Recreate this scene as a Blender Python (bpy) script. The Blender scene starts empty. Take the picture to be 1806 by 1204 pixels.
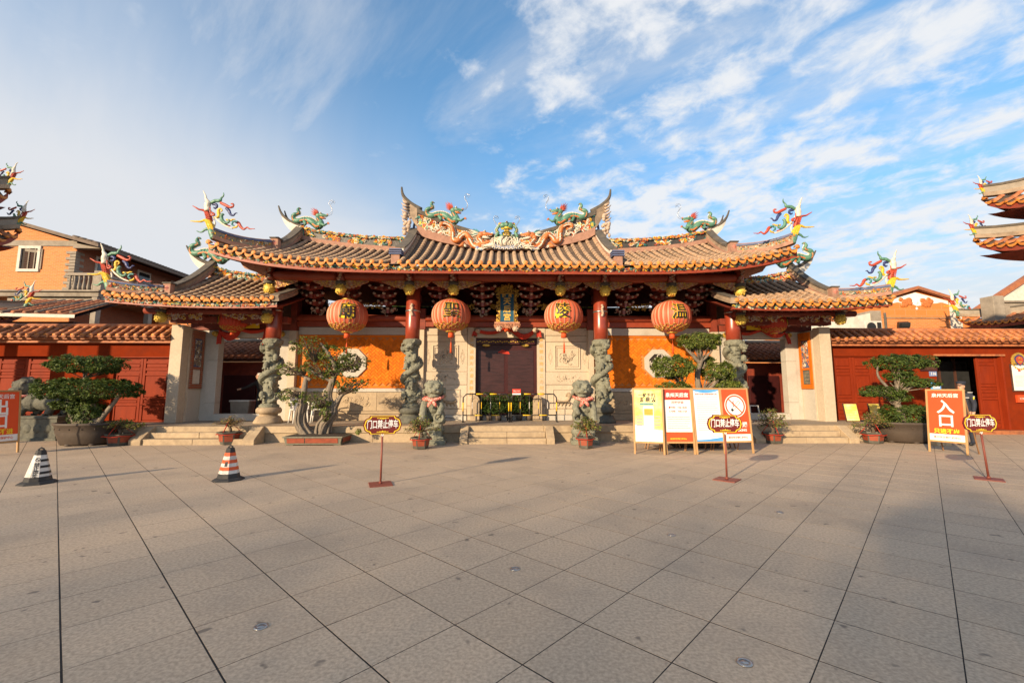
import bpy, bmesh, math, random
from math import sin, cos, pi, radians, sqrt, atan2, hypot
from mathutils import Vector, Matrix, Euler

SC = bpy.context.scene
COL = SC.collection
RND = random.Random(7)

# ------------------------------------------------------------------ camera
CAM_H, FPX, PITCH, YAW = 1.55, 762.3, radians(6.3), radians(1.4)
cam_d = bpy.data.cameras.new('camera')
cam_d.sensor_width = 36.0
cam_d.lens = FPX / 1806 * 36
cam_d.clip_start = 0.05
cam_d.clip_end = 3000
cam = bpy.data.objects.new('camera', cam_d)
COL.objects.link(cam)
cam.location = (0, 0, CAM_H)
cam.rotation_euler = (radians(90) + PITCH, 0.0, -YAW)
SC.camera = cam

# ------------------------------------------------------------------ sky and sun
SUN_EL = radians(16.5)
SUN_FROM = Vector((-0.88, -1.0, 0)).normalized()        # where the sun stands, seen in plan
SUN_AZ = atan2(SUN_FROM.x, SUN_FROM.y)                  # clockwise from +Y
world = bpy.data.worlds.new('World')
SC.world = world
world.use_nodes = True
wt = world.node_tree
wt.nodes.clear()


def wn(t, **kw):
    n = wt.nodes.new(t)
    for k, v in kw.items():
        setattr(n, k, v)
    return n


def wmath(op, a, b=None, clamp=False):
    n = wn('ShaderNodeMath', operation=op, use_clamp=clamp)
    for i, v in enumerate((a, b)):
        if v is None:
            continue
        if isinstance(v, (int, float)):
            n.inputs[i].default_value = v
        else:
            wt.links.new(v, n.inputs[i])
    return n.outputs[0]


def wmapr(v, a, b, c=0.0, d=1.0):
    n = wn('ShaderNodeMapRange', clamp=True, interpolation_type='SMOOTHSTEP')
    wt.links.new(v, n.inputs[0])
    for i, q in enumerate((a, b, c, d)):
        n.inputs[i + 1].default_value = q
    return n.outputs[0]


def wnoise(vec, scale, detail, rough=0.55, dist=0.0, rot=0.0, sc=(1, 1, 1), loc=(0, 0, 0)):
    mp = wn('ShaderNodeMapping', vector_type='TEXTURE')
    wt.links.new(vec, mp.inputs[0])
    mp.inputs['Rotation'].default_value = (0, 0, rot)
    mp.inputs['Scale'].default_value = tuple(1 / q for q in sc)
    mp.inputs['Location'].default_value = loc
    n = wn('ShaderNodeTexNoise')
    wt.links.new(mp.outputs[0], n.inputs['Vector'])
    n.inputs['Scale'].default_value = scale
    n.inputs['Detail'].default_value = detail
    n.inputs['Roughness'].default_value = rough
    n.inputs['Distortion'].default_value = dist
    return n.outputs[0]


sky = wn('ShaderNodeTexSky', sky_type='NISHITA', sun_disc=False)
sky.sun_elevation = SUN_EL
sky.sun_rotation = SUN_AZ
sky.air_density = 1.0
sky.dust_density = 0.6
sky.ozone_density = 2.0
tc = wn('ShaderNodeTexCoord')
sep = wn('ShaderNodeSeparateXYZ')
wt.links.new(tc.outputs['Generated'], sep.inputs[0])
dx, dy, dz = sep.outputs
zz = wmath('ADD', wmath('MAXIMUM', dz, 0.0), 0.12)
cmb = wn('ShaderNodeCombineXYZ')                         # a flat cloud deck overhead
wt.links.new(wmath('DIVIDE', dx, zz), cmb.inputs[0])
wt.links.new(wmath('DIVIDE', dy, zz), cmb.inputs[1])
deck = cmb.outputs[0]
# small broken altocumulus in rows, centre and right; combed along one wind direction
WIND = radians(40)
n_small = wnoise(deck, 7.5, 8, 0.60, 0.25, WIND, (1.0, 0.88, 1), (3.1, 1.7, 0))
n_mid = wnoise(deck, 1.9, 5, 0.55, 0.3, WIND, (1.0, 0.6, 1), (8.2, 2.9, 0))
n_band = wnoise(deck, 1.1, 3, 0.5, 0.2, WIND, (1.0, 0.42, 1), (1.2, 4.4, 0))
right = wmapr(dx, -0.16, 0.22)
field = wmath('ADD', wmath('ADD', wmath('MULTIPLY', n_small, 0.80), wmath('MULTIPLY', n_mid, 0.42)),
              wmath('ADD', wmath('MULTIPLY', n_band, 0.40), wmath('MULTIPLY', right, 0.20)))
puffs = wmath('MULTIPLY', wmapr(field, 0.90, 1.14), wmapr(dx, -0.34, 0.02, 0.3, 1.0))
# soft veil, thick towards the left and the horizon
n_veil = wnoise(deck, 0.6, 7, 0.58, 0.5, radians(62), (1.0, 0.5, 1), (7.3, 0.4, 0))
left = wmapr(dx, 0.22, -0.70)
low = wmapr(dz, 0.62, 0.08)
veil = wmapr(wmath('ADD', wmath('ADD', wmath('MULTIPLY', left, 0.42), wmath('MULTIPLY', low, 0.52)),
                   wmath('MULTIPLY', n_veil, 0.95)), 0.56, 1.16)
n_fil = wnoise(deck, 1.4, 10, 0.64, 0.7, radians(52), (1.0, 0.42, 1), (0.3, 9.1, 0))
fil = wmath('MULTIPLY', wmapr(n_fil, 0.45, 0.74), 0.62)
vl = wmath('MAXIMUM', wmath('MULTIPLY', veil, 0.97), fil)
SKY_GAIN, CLOUD, VEIL = 1.25, (5.05, 5.15, 5.3, 1), (4.5, 4.6, 4.8, 1)
hue = wn('ShaderNodeHueSaturation')
hue.inputs['Saturation'].default_value = 1.16
hue.inputs['Hue'].default_value = 0.493
hue.inputs['Value'].default_value = SKY_GAIN
wt.links.new(sky.outputs[0], hue.inputs['Color'])
wt.links.new(wmapr(dz, 0.0, 0.55, 0.80, 1.6), hue.inputs['Value'])
mixc = wn('ShaderNodeMix', data_type='RGBA')
wt.links.new(vl, mixc.inputs[0])
wt.links.new(hue.outputs[0], mixc.inputs[6])
mixc.inputs[7].default_value = VEIL
mixp = wn('ShaderNodeMix', data_type='RGBA')
wt.links.new(wmath('MULTIPLY', puffs, 0.95), mixp.inputs[0])
wt.links.new(mixc.outputs[2], mixp.inputs[6])
mixp.inputs[7].default_value = CLOUD
bg = wn('ShaderNodeBackground')
bg.inputs['Strength'].default_value = 0.10
wt.links.new(mixp.outputs[2], bg.inputs['Color'])
wo = wn('ShaderNodeOutputWorld')
wt.links.new(bg.outputs[0], wo.inputs['Surface'])

sun_d = bpy.data.lights.new('sun', 'SUN')
sun_d.energy = 4.6
sun_d.angle = radians(0.9)
sun_d.color = (1.0, 0.77, 0.50)
sun = bpy.data.objects.new('sun', sun_d)
COL.objects.link(sun)
sun_dir = Vector((-SUN_FROM.x * cos(SUN_EL), -SUN_FROM.y * cos(SUN_EL), -sin(SUN_EL)))
sun.rotation_euler = sun_dir.to_track_quat('-Z', 'Y').to_euler()
sun.location = (-30, -30, 30)

vs = SC.view_settings
vs.view_transform = 'Standard'
vs.look = 'None'
vs.exposure = 0.80
vs.gamma = 1.0
vs.use_curve_mapping = False
SC.cycles.max_bounces = 6
SC.cycles.diffuse_bounces = 4
SC.cycles.transparent_max_bounces = 8

# ------------------------------------------------------------------ geometry helpers
cP, sP, cY, sY = cos(PITCH), sin(PITCH), cos(YAW), sin(YAW)


def _ray(px, py):
    u, v = (px - 903) / FPX, (602 - py) / FPX
    f = cP - v * sP                     # forward
    return Vector((u * cY + f * sY, -u * sY + f * cY, v * cP + sP))


def at(px, py, y):
    """point of the plane Y = y seen at a pixel of the photograph"""
    d = _ray(px, py)
    return Vector((0, 0, CAM_H)) + d * (y / d.y)


def gr(px, py, z=0.0):
    """point of the level z seen at a pixel of the photograph"""
    d = _ray(px, py)
    return Vector((0, 0, CAM_H)) + d * ((z - CAM_H) / d.z)


ORG = {}


class MB:
    """collects shapes, then links them as one mesh object"""

    def __init__(s):
        s.v, s.f, s.m, s.sm = [], [], [], []
        s.mi = 0
        s.smooth = False

    def add(s, vs_, fs_, mi=None, smooth=None):
        o = len(s.v)
        s.v += [tuple(p) for p in vs_]
        for f in fs_:
            s.f.append(tuple(i + o for i in f))
            s.m.append(s.mi if mi is None else mi)
            s.sm.append(s.smooth if smooth is None else smooth)
        return s

    def box(s, c, d, mi=None, rot=None):
        hx, hy, hz = d[0] / 2, d[1] / 2, d[2] / 2
        P = [Vector((x * hx, y * hy, z * hz)) for z in (-1, 1) for y in (-1, 1) for x in (-1, 1)]
        if rot is not None:
            R = Euler(rot).to_matrix()
            P = [R @ p for p in P]
        P = [p + Vector(c) for p in P]
        return s.add(P, [(0, 2, 3, 1), (4, 5, 7, 6), (0, 1, 5, 4), (2, 6, 7, 3), (0, 4, 6, 2), (1, 3, 7, 5)], mi, False)

    def mm(s, x0, x1, y0, y1, z0, z1, mi=None):
        return s.box(((x0 + x1) / 2, (y0 + y1) / 2, (z0 + z1) / 2), (abs(x1 - x0), abs(y1 - y0), abs(z1 - z0)), mi)

    def cham(s, c, d, b, mi=None, rot=None):
        """box with chamfered top edges"""
        hx, hy, hz = d[0] / 2, d[1] / 2, d[2] / 2
        P = []
        for z, q in ((-hz, 0), (hz - b, 0), (hz, b)):
            for (x, y) in ((-1, -1), (1, -1), (1, 1), (-1, 1)):
                P.append(Vector((x * (hx - q), y * (hy - q), z)))
        if rot is not None:
            R = Euler(rot).to_matrix()
            P = [R @ p for p in P]
        P = [p + Vector(c) for p in P]
        F = [(3, 2, 1, 0), (8, 9, 10, 11)]
        for k in range(2):
            for i in range(4):
                j = (i + 1) % 4
                F.append((k * 4 + i, k * 4 + j, k * 4 + 4 + j, k * 4 + 4 + i))
        return s.add(P, F, mi, False)

    def prism(s, poly, y0, y1, mi=None, axis='y', mside=None, smooth=False):
        """outline extruded along an axis. axis y: (x,z); x: (y,z); z: (x,y)"""
        n = len(poly)

        def pt(p, t):
            if axis == 'y':
                return (p[0], t, p[1])
            if axis == 'x':
                return (t, p[0], p[1])
            return (p[0], p[1], t)
        a = sum(poly[i][0] * poly[(i + 1) % n][1] - poly[(i + 1) % n][0] * poly[i][1] for i in range(n))
        if (a < 0) != (axis == 'y') and False:
            poly = poly[::-1]
        V = [pt(p, y0) for p in poly] + [pt(p, y1) for p in poly]
        F = [tuple(range(n)), tuple(range(2 * n - 1, n - 1, -1))]
        s.add(V, F, mi, False)
        o = len(s.v) - 2 * n
        for i in range(n):
            j = (i + 1) % n
            s.f.append((o + i, o + n + i, o + n + j, o + j))
            s.m.append((s.mi if mi is None else mi) if mside is None else mside)
            s.sm.append(smooth)
        return s

    def tube(s, pts, r, n=8, mi=None, flat=1.0, cap=True, smooth=True, up=None):
        pts = [Vector(p) for p in pts]
        if isinstance(r, (int, float)):
            r = [r] * len(pts)
        V, F = [], []
        prev = None
        for i, p in enumerate(pts):
            a = pts[max(i - 1, 0)]
            b = pts[min(i + 1, len(pts) - 1)]
            t = (b - a)
            t = t.normalized() if t.length > 1e-9 else Vector((0, 0, 1))
            if up is not None:
                u = Vector(up)
                u = (u - t * u.dot(t))
            elif prev is None:
                u = Vector((0, 1, 0)) if abs(t.y) < .9 else Vector((1, 0, 0))
                u = u - t * u.dot(t)
            else:
                u = prev - t * prev.dot(t)
            if u.length < 1e-6:
                u = t.orthogonal()
            u.normalize()
            prev = u
            w = t.cross(u)
            for k in range(n):
                an = 2 * pi * k / n
                V.append(p + u * (cos(an) * r[i] * flat) + w * (sin(an) * r[i]))
        for i in range(len(pts) - 1):
            for k in range(n):
                q = (k + 1) % n
                F.append((i * n + k, i * n + q, (i + 1) * n + q, (i + 1) * n + k))
        if cap:
            F.append(tuple(range(n - 1, -1, -1)))
            F.append(tuple((len(pts) - 1) * n + k for k in range(n)))
        return s.add(V, F, mi, smooth)

    def cyl(s, p0, p1, r0, r1=None, n=12, mi=None, cap=True, smooth=True):
        return s.tube([p0, p1], [r0, r0 if r1 is None else r1], n, mi, 1.0, cap, smooth)

    def lathe(s, prof, c=(0, 0, 0), n=20, mi=None, smooth=True, sx=1.0, sy=1.0, lobes=0, amp=0.0, ph=0.0):
        V, F = [], []
        for (r, z) in prof:
            for k in range(n):
                an = 2 * pi * k / n + ph
                q = r * (1 + (amp * abs(cos(lobes * an / 2)) - amp if lobes else 0))
                V.append((c[0] + cos(an) * q * sx, c[1] + sin(an) * q * sy, c[2] + z))
        for i in range(len(prof) - 1):
            for k in range(n):
                q = (k + 1) % n
                F.append((i * n + k, i * n + q, (i + 1) * n + q, (i + 1) * n + k))
        if prof[0][0] > 1e-5:
            F.append(tuple(range(n - 1, -1, -1)))
        if prof[-1][0] > 1e-5:
            F.append(tuple((len(prof) - 1) * n + k for k in range(n)))
        return s.add(V, F, mi, smooth)

    def ball(s, c, r, n=10, mi=None, smooth=True):
        if isinstance(r, (int, float)):
            r = (r, r, r)
        m = max(4, n // 2 + 1)
        V, F = [], []
        for i in range(m + 1):
            a = pi * i / m
            for k in range(n):
                b = 2 * pi * k / n
                V.append((c[0] + r[0] * sin(a) * cos(b), c[1] + r[1] * sin(a) * sin(b), c[2] - r[2] * cos(a)))
        for i in range(m):
            for k in range(n):
                q = (k + 1) % n
                F.append((i * n + k, i * n + q, (i + 1) * n + q, (i + 1) * n + k))
        return s.add(V, F, mi, smooth)

    def octa(s, c, r, mi=None, flat=1.0):
        x, y, z = c
        V = [(x - r, y, z), (x + r, y, z), (x, y, z - r), (x, y, z + r), (x, y - r * flat, z), (x, y + r * flat, z)]
        return s.add(V, [(0, 2, 4), (2, 1, 4), (1, 3, 4), (3, 0, 4), (2, 0, 5), (1, 2, 5), (3, 1, 5), (0, 3, 5)], mi, False)

    def grid(s, fn, nu, nv, mi=None, smooth=True):
        V = [fn(i / nu, j / nv) for j in range(nv + 1) for i in range(nu + 1)]
        F = [(j * (nu + 1) + i, j * (nu + 1) + i + 1, (j + 1) * (nu + 1) + i + 1, (j + 1) * (nu + 1) + i) for j in range(nv) for i in range(nu)]
        return s.add(V, F, mi, smooth)

    def mesh(s, name, mats, off=None):
        me = bpy.data.meshes.new(name)
        V = s.v
        if off is not None:
            V = [(p[0] - off[0], p[1] - off[1], p[2] - off[2]) for p in V]
        me.from_pydata(V, [], s.f)
        for m in (mats if isinstance(mats, (list, tuple)) else [mats]):
            me.materials.append(m)
        me.polygons.foreach_set('material_index', s.m)
        me.polygons.foreach_set('use_smooth', s.sm)
        bm = bmesh.new()
        bm.from_mesh(me)
        bmesh.ops.recalc_face_normals(bm, faces=bm.faces)
        bm.to_mesh(me)
        bm.free()
        me.update()
        return me

    def build(s, name, mats, parent=None, bevel=0.0, kind=None, label=None, world=True):
        off = ORG.get(parent.name) if (parent is not None and world) else None
        o = bpy.data.objects.new(name, s.mesh(name, mats, off))
        return link(o, parent, bevel, kind, label)


def link(o, parent=None, bevel=0.0, kind=None, label=None):
    COL.objects.link(o)
    if parent is not None:
        o.parent = parent
        if parent.name in ORG:
            ORG[o.name] = ORG[parent.name]
    if bevel:
        b = o.modifiers.new('bevel', 'BEVEL')
        b.width = bevel
        b.segments = 2
        b.limit_method = 'ANGLE'
        b.angle_limit = radians(40)
    if kind:
        o['kind'] = kind
    if label:
        o['label'] = label
    return o


def tag(o, label, cat, group=None):
    o['label'] = label
    o['category'] = cat
    if group:
        o['group'] = group
    return o


def thing(name, label, cat, loc=(0, 0, 0), rz=0.0, group=None, world=False):
    o = bpy.data.objects.new(name, None)
    o.empty_display_size = 0.2
    COL.objects.link(o)
    o.location = loc
    o.rotation_euler = (0, 0, rz)
    if world:
        ORG[o.name] = Vector(loc)
    return tag(o, label, cat, group)


def piece(name, me, loc, rot=(0, 0, 0), parent=None, scale=None, label=None):
    """one of many alike pieces that share mesh data"""
    o = bpy.data.objects.new(name, me)
    COL.objects.link(o)
    l = Vector(loc)
    if parent is not None:
        o.parent = parent
        if parent.name in ORG:
            l = l - ORG[parent.name]
    o.location = l
    o.rotation_euler = rot
    if scale:
        o.scale = scale
    if label:
        o['label'] = label
    return o


def copy_tree(o, parent=None):
    c = o.copy()
    COL.objects.link(c)
    if parent is not None:
        c.parent = parent
    for ch in list(o.children):
        copy_tree(ch, c)
    return c


def spline(pts, n=6):
    """Catmull-Rom through points with any number of coordinates"""
    P = [tuple(p) for p in pts]
    P = [P[0]] + P + [P[-1]]
    out = []
    for i in range(1, len(P) - 2):
        for k in range(n):
            t = k / n
            out.append(tuple(0.5 * (2 * b + (c - a) * t + (2 * a - 5 * b + 4 * c - d) * t * t + (3 * b - a - 3 * c + d) * t ** 3)
                             for a, b, c, d in zip(P[i - 1], P[i], P[i + 1], P[i + 2])))
    out.append(P[-2])
    return out


def lerp(a, b, t):
    return a + (b - a) * t


def interp(xs, ys, x):
    if x <= xs[0]:
        return ys[0]
    for i in range(1, len(xs)):
        if x <= xs[i]:
            t = (x - xs[i - 1]) / (xs[i] - xs[i - 1])
            return ys[i - 1] + (ys[i] - ys[i - 1]) * t
    return ys[-1]


def text_data(txt, size, bold=0.0, ext=0.0, align='CENTER', res=3):
    """flat lettering as vertices and faces in the x,z plane, centred"""
    cu = bpy.data.curves.new('lettering', 'FONT')
    cu.body = txt
    cu.size = size
    cu.align_x = align
    cu.align_y = 'CENTER'
    cu.resolution_u = res
    cu.offset = bold
    cu.extrude = ext
    ob = bpy.data.objects.new('lettering', cu)
    COL.objects.link(ob)
    bpy.context.view_layer.update()
    dg = bpy.context.evaluated_depsgraph_get()
    me = bpy.data.meshes.new_from_object(ob.evaluated_get(dg))
    V = [(v.co.x, v.co.z, v.co.y) for v in me.vertices]
    F = [tuple(reversed(p.vertices)) for p in me.polygons]
    COL.objects.unlink(ob)
    bpy.data.objects.remove(ob)
    bpy.data.curves.remove(cu)
    bpy.data.meshes.remove(me)
    return V, F


def put_text(mb, txt, x, z, y, size, mi=0, bold=0.0, ext=0.0, align='CENTER', sx=1.0, spacing=None):
    """lettering standing in a plane of constant y, facing -y"""
    V, F = text_data(txt, size, bold, ext, align)
    mb.add([(p[0] * sx + x, p[1] + y, p[2] + z) for p in V], F, mi, False)


def column_text(mb, txt, x, z_top, y, size, step, mi=0, bold=0.0, ext=0.0):
    for i, ch in enumerate(txt):
        put_text(mb, ch, x, z_top - i * step, y, size, mi, bold, ext)


def sculpt(mb, name, mats, parent=None, voxel=0.03, smooth_it=2, disp=0.0, dscale=0.1, label=None, subs=0, world=True):
    """fuse overlapping lumps into one continuous carved surface"""
    o = mb.build(name, mats, parent, world=world, label=label)
    r = o.modifiers.new('remesh', 'REMESH')
    r.mode = 'VOXEL'
    r.voxel_size = voxel
    r.use_smooth_shade = True
    if smooth_it:
        s_ = o.modifiers.new('smooth', 'SMOOTH')
        s_.factor = 0.5
        s_.iterations = smooth_it
    if disp:
        tx = bpy.data.textures.new('relief', 'CLOUDS')
        tx.noise_scale = dscale
        d = o.modifiers.new('displace', 'DISPLACE')
        d.texture = tx
        d.texture_coords = 'LOCAL'
        d.strength = disp
        d.mid_level = 0.5
    bpy.context.view_layer.update()
    dg = bpy.context.evaluated_depsgraph_get()
    me = bpy.data.meshes.new_from_object(o.evaluated_get(dg))
    old = o.data
    o.modifiers.clear()
    o.data = me
    bpy.data.meshes.remove(old)
    for p in me.polygons:
        p.use_smooth = True
    return o

# ------------------------------------------------------------------ materials
def M(name, c1, c2=None, scale=6.0, rough=0.75, bump=0.0, bscale=40.0, metal=0.0, spec=0.4, stain=None, stain_s=1.2,
      stain_a=0.5, detail=5, coat=0.0, objvar=0.0, world_co=False, stretch=(1, 1, 1), trans=0.0, ramp=(0.3, 0.7), spots=None):
    """two-tone procedural surface with optional stains, bump and per-object variation"""
    m = bpy.data.materials.new(name)
    m.use_nodes = True
    nt = m.node_tree
    N, L = nt.nodes, nt.links
    b = N['Principled BSDF']
    b.inputs['Roughness'].default_value = rough
    b.inputs['Metallic'].default_value = metal
    b.inputs['Specular IOR Level'].default_value = spec
    if coat:
        b.inputs['Coat Weight'].default_value = coat
        b.inputs['Coat Roughness'].default_value = 0.25
    c2 = c2 or tuple(x * 0.8 for x in c1)
    if world_co:
        src = N.new('ShaderNodeNewGeometry').outputs['Position']
    else:
        src = N.new('ShaderNodeTexCoord').outputs['Object']
    mp = N.new('ShaderNodeMapping')
    mp.inputs['Scale'].default_value = stretch
    L.new(src, mp.inputs[0])
    oi = N.new('ShaderNodeObjectInfo')
    if not world_co:
        sc = N.new('ShaderNodeVectorMath')
        sc.operation = 'SCALE'
        cb = N.new('ShaderNodeCombineXYZ')
        for i in range(3):
            L.new(oi.outputs['Random'], cb.inputs[i])
        L.new(cb.outputs[0], sc.inputs[0])
        sc.inputs['Scale'].default_value = 23.0
        L.new(sc.outputs[0], mp.inputs['Location'])
    vec = mp.outputs[0]

    def noise(s, d=detail, r=0.6):
        n = N.new('ShaderNodeTexNoise')
        n.inputs['Scale'].default_value = s
        n.inputs['Detail'].default_value = d
        n.inputs['Roughness'].default_value = r
        L.new(vec, n.inputs['Vector'])
        return n.outputs[0]

    def mapr(v, a, c, lo=0.0, hi=1.0):
        n = N.new('ShaderNodeMapRange')
        L.new(v, n.inputs[0])
        for i, q in enumerate((a, c, lo, hi)):
            n.inputs[i + 1].default_value = q
        return n.outputs[0]

    def mix(f, a, c):
        n = N.new('ShaderNodeMix')
        n.data_type = 'RGBA'
        L.new(f, n.inputs[0])
        for i, q in ((6, a), (7, c)):
            if isinstance(q, tuple):
                n.inputs[i].default_value = (*q[:3], 1)
            else:
                L.new(q, n.inputs[i])
        return n.outputs[2]
    col = mix(mapr(noise(scale), *ramp), tuple(c1), tuple(c2))
    if stain:
        f = mapr(noise(stain_s, 7, 0.65), 0.5, 0.72, 0.0, stain_a)
        col = mix(f, col, tuple(stain))
    if spots:                                          # sparse gum and oil marks
        f = mapr(noise(spots[1], 2, 0.5), spots[2], spots[2] + .05, 0.0, spots[3])
        col = mix(f, col, tuple(spots[0]))
    if objvar:
        hs = N.new('ShaderNodeHueSaturation')
        L.new(col, hs.inputs['Color'])
        L.new(mapr(oi.outputs['Random'], 0, 1, 1 - objvar, 1 + objvar), hs.inputs['Value'])
        col = hs.outputs[0]
    L.new(col, b.inputs['Base Color'])
    if bump:
        bp = N.new('ShaderNodeBump')
        bp.inputs['Strength'].default_value = bump
        bp.inputs['Distance'].default_value = 0.02
        L.new(noise(bscale, 4, 0.6), bp.inputs['Height'])
        L.new(bp.outputs[0], b.inputs['Normal'])
    if trans:
        tr = N.new('ShaderNodeBsdfTranslucent')
        L.new(col, tr.inputs['Color'])
        ms = N.new('ShaderNodeMixShader')
        ms.inputs[0].default_value = trans
        L.new(b.outputs[0], ms.inputs[1])
        L.new(tr.outputs[0], ms.inputs[2])
        L.new(ms.outputs[0], N['Material Output'].inputs['Surface'])
    return m


T = {}
# stone
T['paver'] = M('granite_paving', (.54, .415, .295), (.36, .275, .195), 42, .82, .25, 160, stain=(.24, .195, .155), stain_s=0.8, stain_a=.5, objvar=.05, world_co=True, ramp=(.36, .64), spots=((.10, .08, .065), 6.5, .69, .7))
T['joint'] = M('joint_sand', (.028, .024, .022), (.015, .013, .012), 8, .95, world_co=True)
T['step'] = M('yellow_granite', (.43, .33, .21), (.33, .25, .165), 9, .8, .3, 60, stain=(.17, .12, .08), stain_s=2.2, stain_a=.6, objvar=.06)
T['deckstone'] = M('platform_paving', (.36, .30, .23), (.27, .22, .17), 9, .8, .2, 70, stain=(.14, .11, .085), stain_s=1.6, stain_a=.5)
T['cream'] = M('cream_granite', (.54, .445, .335), (.45, .37, .275), 14, .7, .12, 90, stain=(.33, .26, .18), stain_s=1.1, stain_a=.4, objvar=.04)
T['pale'] = M('pale_granite', (.50, .465, .41), (.42, .385, .33), 30, .75, .12, 110, stain=(.27, .235, .19), stain_s=1.6, stain_a=.45)
T['green'] = M('grey_green_stone', (.235, .235, .175), (.14, .14, .105), 12, .8, .5, 45, stain=(.07, .07, .055), stain_s=3.0, stain_a=.6)
T['greendark'] = M('dark_green_stone', (.125, .125, .10), (.07, .07, .058), 10, .82, .4, 40, stain=(.20, .19, .14), stain_s=3.5, stain_a=.4)
T['base'] = M('sandstone_base', (.42, .32, .21), (.31, .235, .155), 8, .85, .35, 45, stain=(.15, .11, .075), stain_s=2.6, stain_a=.55)
# wood and paint
T['red'] = M('red_lacquer', (.29, .045, .02), (.22, .034, .016), 5, .33, .06, 30, spec=.5, stain=(.10, .02, .012), stain_s=2.0, stain_a=.4, coat=.25)
T['redbeam'] = M('red_beam_paint', (.29, .052, .022), (.21, .036, .016), 4, .45, .08, 22, spec=.3, stain=(.30, .13, .08), stain_s=2.4, stain_a=.3)
T['darkred'] = M('dark_red_timber', (.25, .045, .022), (.16, .028, .016), 6, .6, .1, 25, stain=(.03, .012, .010), stain_s=2.0, stain_a=.5)
T['timber'] = M('old_dark_timber', (.085, .032, .020), (.05, .02, .014), 8, .75, .2, 30)
T['carve'] = M('carved_rose_timber', (.52, .25, .14), (.34, .14, .08), 14, .6, .3, 60, stain=(.10, .035, .025), stain_s=9, stain_a=.6)
T['carvegrey'] = M('faded_carving', (.56, .44, .34), (.36, .26, .19), 16, .7, .3, 60, stain=(.10, .04, .03), stain_s=8, stain_a=.5)
T['gold'] = M('gold_leaf', (.72, .47, .09), (.50, .30, .05), 18, .38, .25, 70, metal=.45, spec=.5, stain=(.12, .06, .02), stain_s=14, stain_a=.6)
T['goldball'] = M('gilt_carving', (.78, .58, .12), (.55, .38, .06), 22, .45, .4, 50, metal=.25)
T['redplaster'] = M('red_plaster', (.215, .029, .008), (.165, .022, .006), 2.5, .95, .1, 50, spec=.02, stain=(.12, .022, .010), stain_s=1.1, stain_a=.75)
T['doorred'] = M('door_red_paint', (.24, .030, .007), (.175, .021, .006), 5, .55, .08, 30, spec=.10, stretch=(1, 1, .25), stain=(.16, .03, .016), stain_s=1.8, stain_a=.35)
T['doordark'] = M('dark_door_lacquer', (.055, .010, .010), (.032, .007, .007), 3, .45, .12, 3.0, spec=.3)
T['doorpad'] = M('door_sheet', (.050, .018, .018), (.022, .008, .008), 5, .36, .25, 6, stretch=(.5, 1, 3), spec=.4)
# brick and tile
T['brick'] = M('herringbone_brick', (.72, .185, .013), (.60, .14, .009), 3.0, .8, .15, 70, spec=.15, objvar=.17, stain=(.40, .11, .03), stain_s=5, stain_a=.5)
T['mortar'] = M('brick_mortar', (.58, .23, .06), (.46, .16, .04), 12, .9, .1, 60)
T['tile'] = M('weathered_cover_tile', (.40, .245, .145), (.21, .135, .09), 7, .85, .3, 40, objvar=.22, stain=(.07, .055, .045), stain_s=3.4, stain_a=.9)
T['tilegrey'] = M('pan_tile', (.15, .10, .07), (.085, .06, .045), 5, .9, .2, 40, stain=(.045, .04, .035), stain_s=2.0, stain_a=.5)
T['lip'] = M('pale_tile_lip', (.50, .385, .27), (.33, .24, .165), 9, .85, .2, 40)
T['disc'] = M('glazed_orange_tile_end', (.66, .25, .040), (.50, .17, .03), 7, .5, .1, 50, objvar=.15, stain=(.25, .09, .02), stain_s=6, stain_a=.4)
T['coping'] = M('orange_coping_tile', (.42, .155, .06), (.27, .09, .04), 6, .62, .2, 40, objvar=.2, stain=(.09, .05, .035), stain_s=3.0, stain_a=.75)
T['ridge'] = M('ridge_plaster', (.36, .27, .19), (.24, .18, .13), 7, .85, .3, 40, stain=(.085, .07, .055), stain_s=1.7, stain_a=.75)
T['ridgedark'] = M('sooty_ridge_top', (.115, .10, .082), (.065, .058, .05), 9, .9, .3, 40, stain=(.22, .17, .12), stain_s=3, stain_a=.5)
T['ridgepink'] = M('rose_ridge_plaster', (.40, .22, .155), (.29, .155, .11), 10, .85, .3, 50, stain=(.13, .085, .06), stain_s=2.4, stain_a=.6)
T['white'] = M('whitewash', (.66, .62, .55), (.54, .50, .44), 5, .8, .15, 50, stain=(.32, .28, .23), stain_s=2.0, stain_a=.5)
T['concrete'] = M('old_concrete', (.33, .285, .23), (.24, .205, .165), 4, .9, .25, 30, stain=(.12, .10, .08), stain_s=1.3, stain_a=.6)
# cut porcelain colours
for k, a, b in (('p_green', (.12, .28, .185), (.06, .165, .11)), ('p_yellow', (.80, .52, .03), (.62, .34, .02)), ('p_red', (.50, .075, .035), (.34, .045, .022)),
                ('p_white', (.74, .69, .58), (.54, .48, .38)), ('p_blue', (.035, .055, .20), (.02, .03, .10)), ('p_orange', (.62, .20, .05), (.42, .12, .03)),
                ('p_teal', (.06, .26, .25), (.03, .15, .15)), ('p_pink', (.58, .22, .16), (.42, .14, .10)), ('p_sky', (.22, .30, .50), (.14, .19, .36)),
                ('p_dark', (.07, .06, .05), (.04, .035, .03))):
    T[k] = M('porcelain_' + k[2:], a, b, 18, .42, .35, 55, spec=.5, stain=tuple(x * .35 for x in a), stain_s=7, stain_a=.5)
T['slate_blue'] = M('blue_ridge_band', (.10, .14, .27), (.07, .09, .17), 6, .7, .2, 40, stain=(.2, .17, .14), stain_s=3, stain_a=.5)
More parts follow.
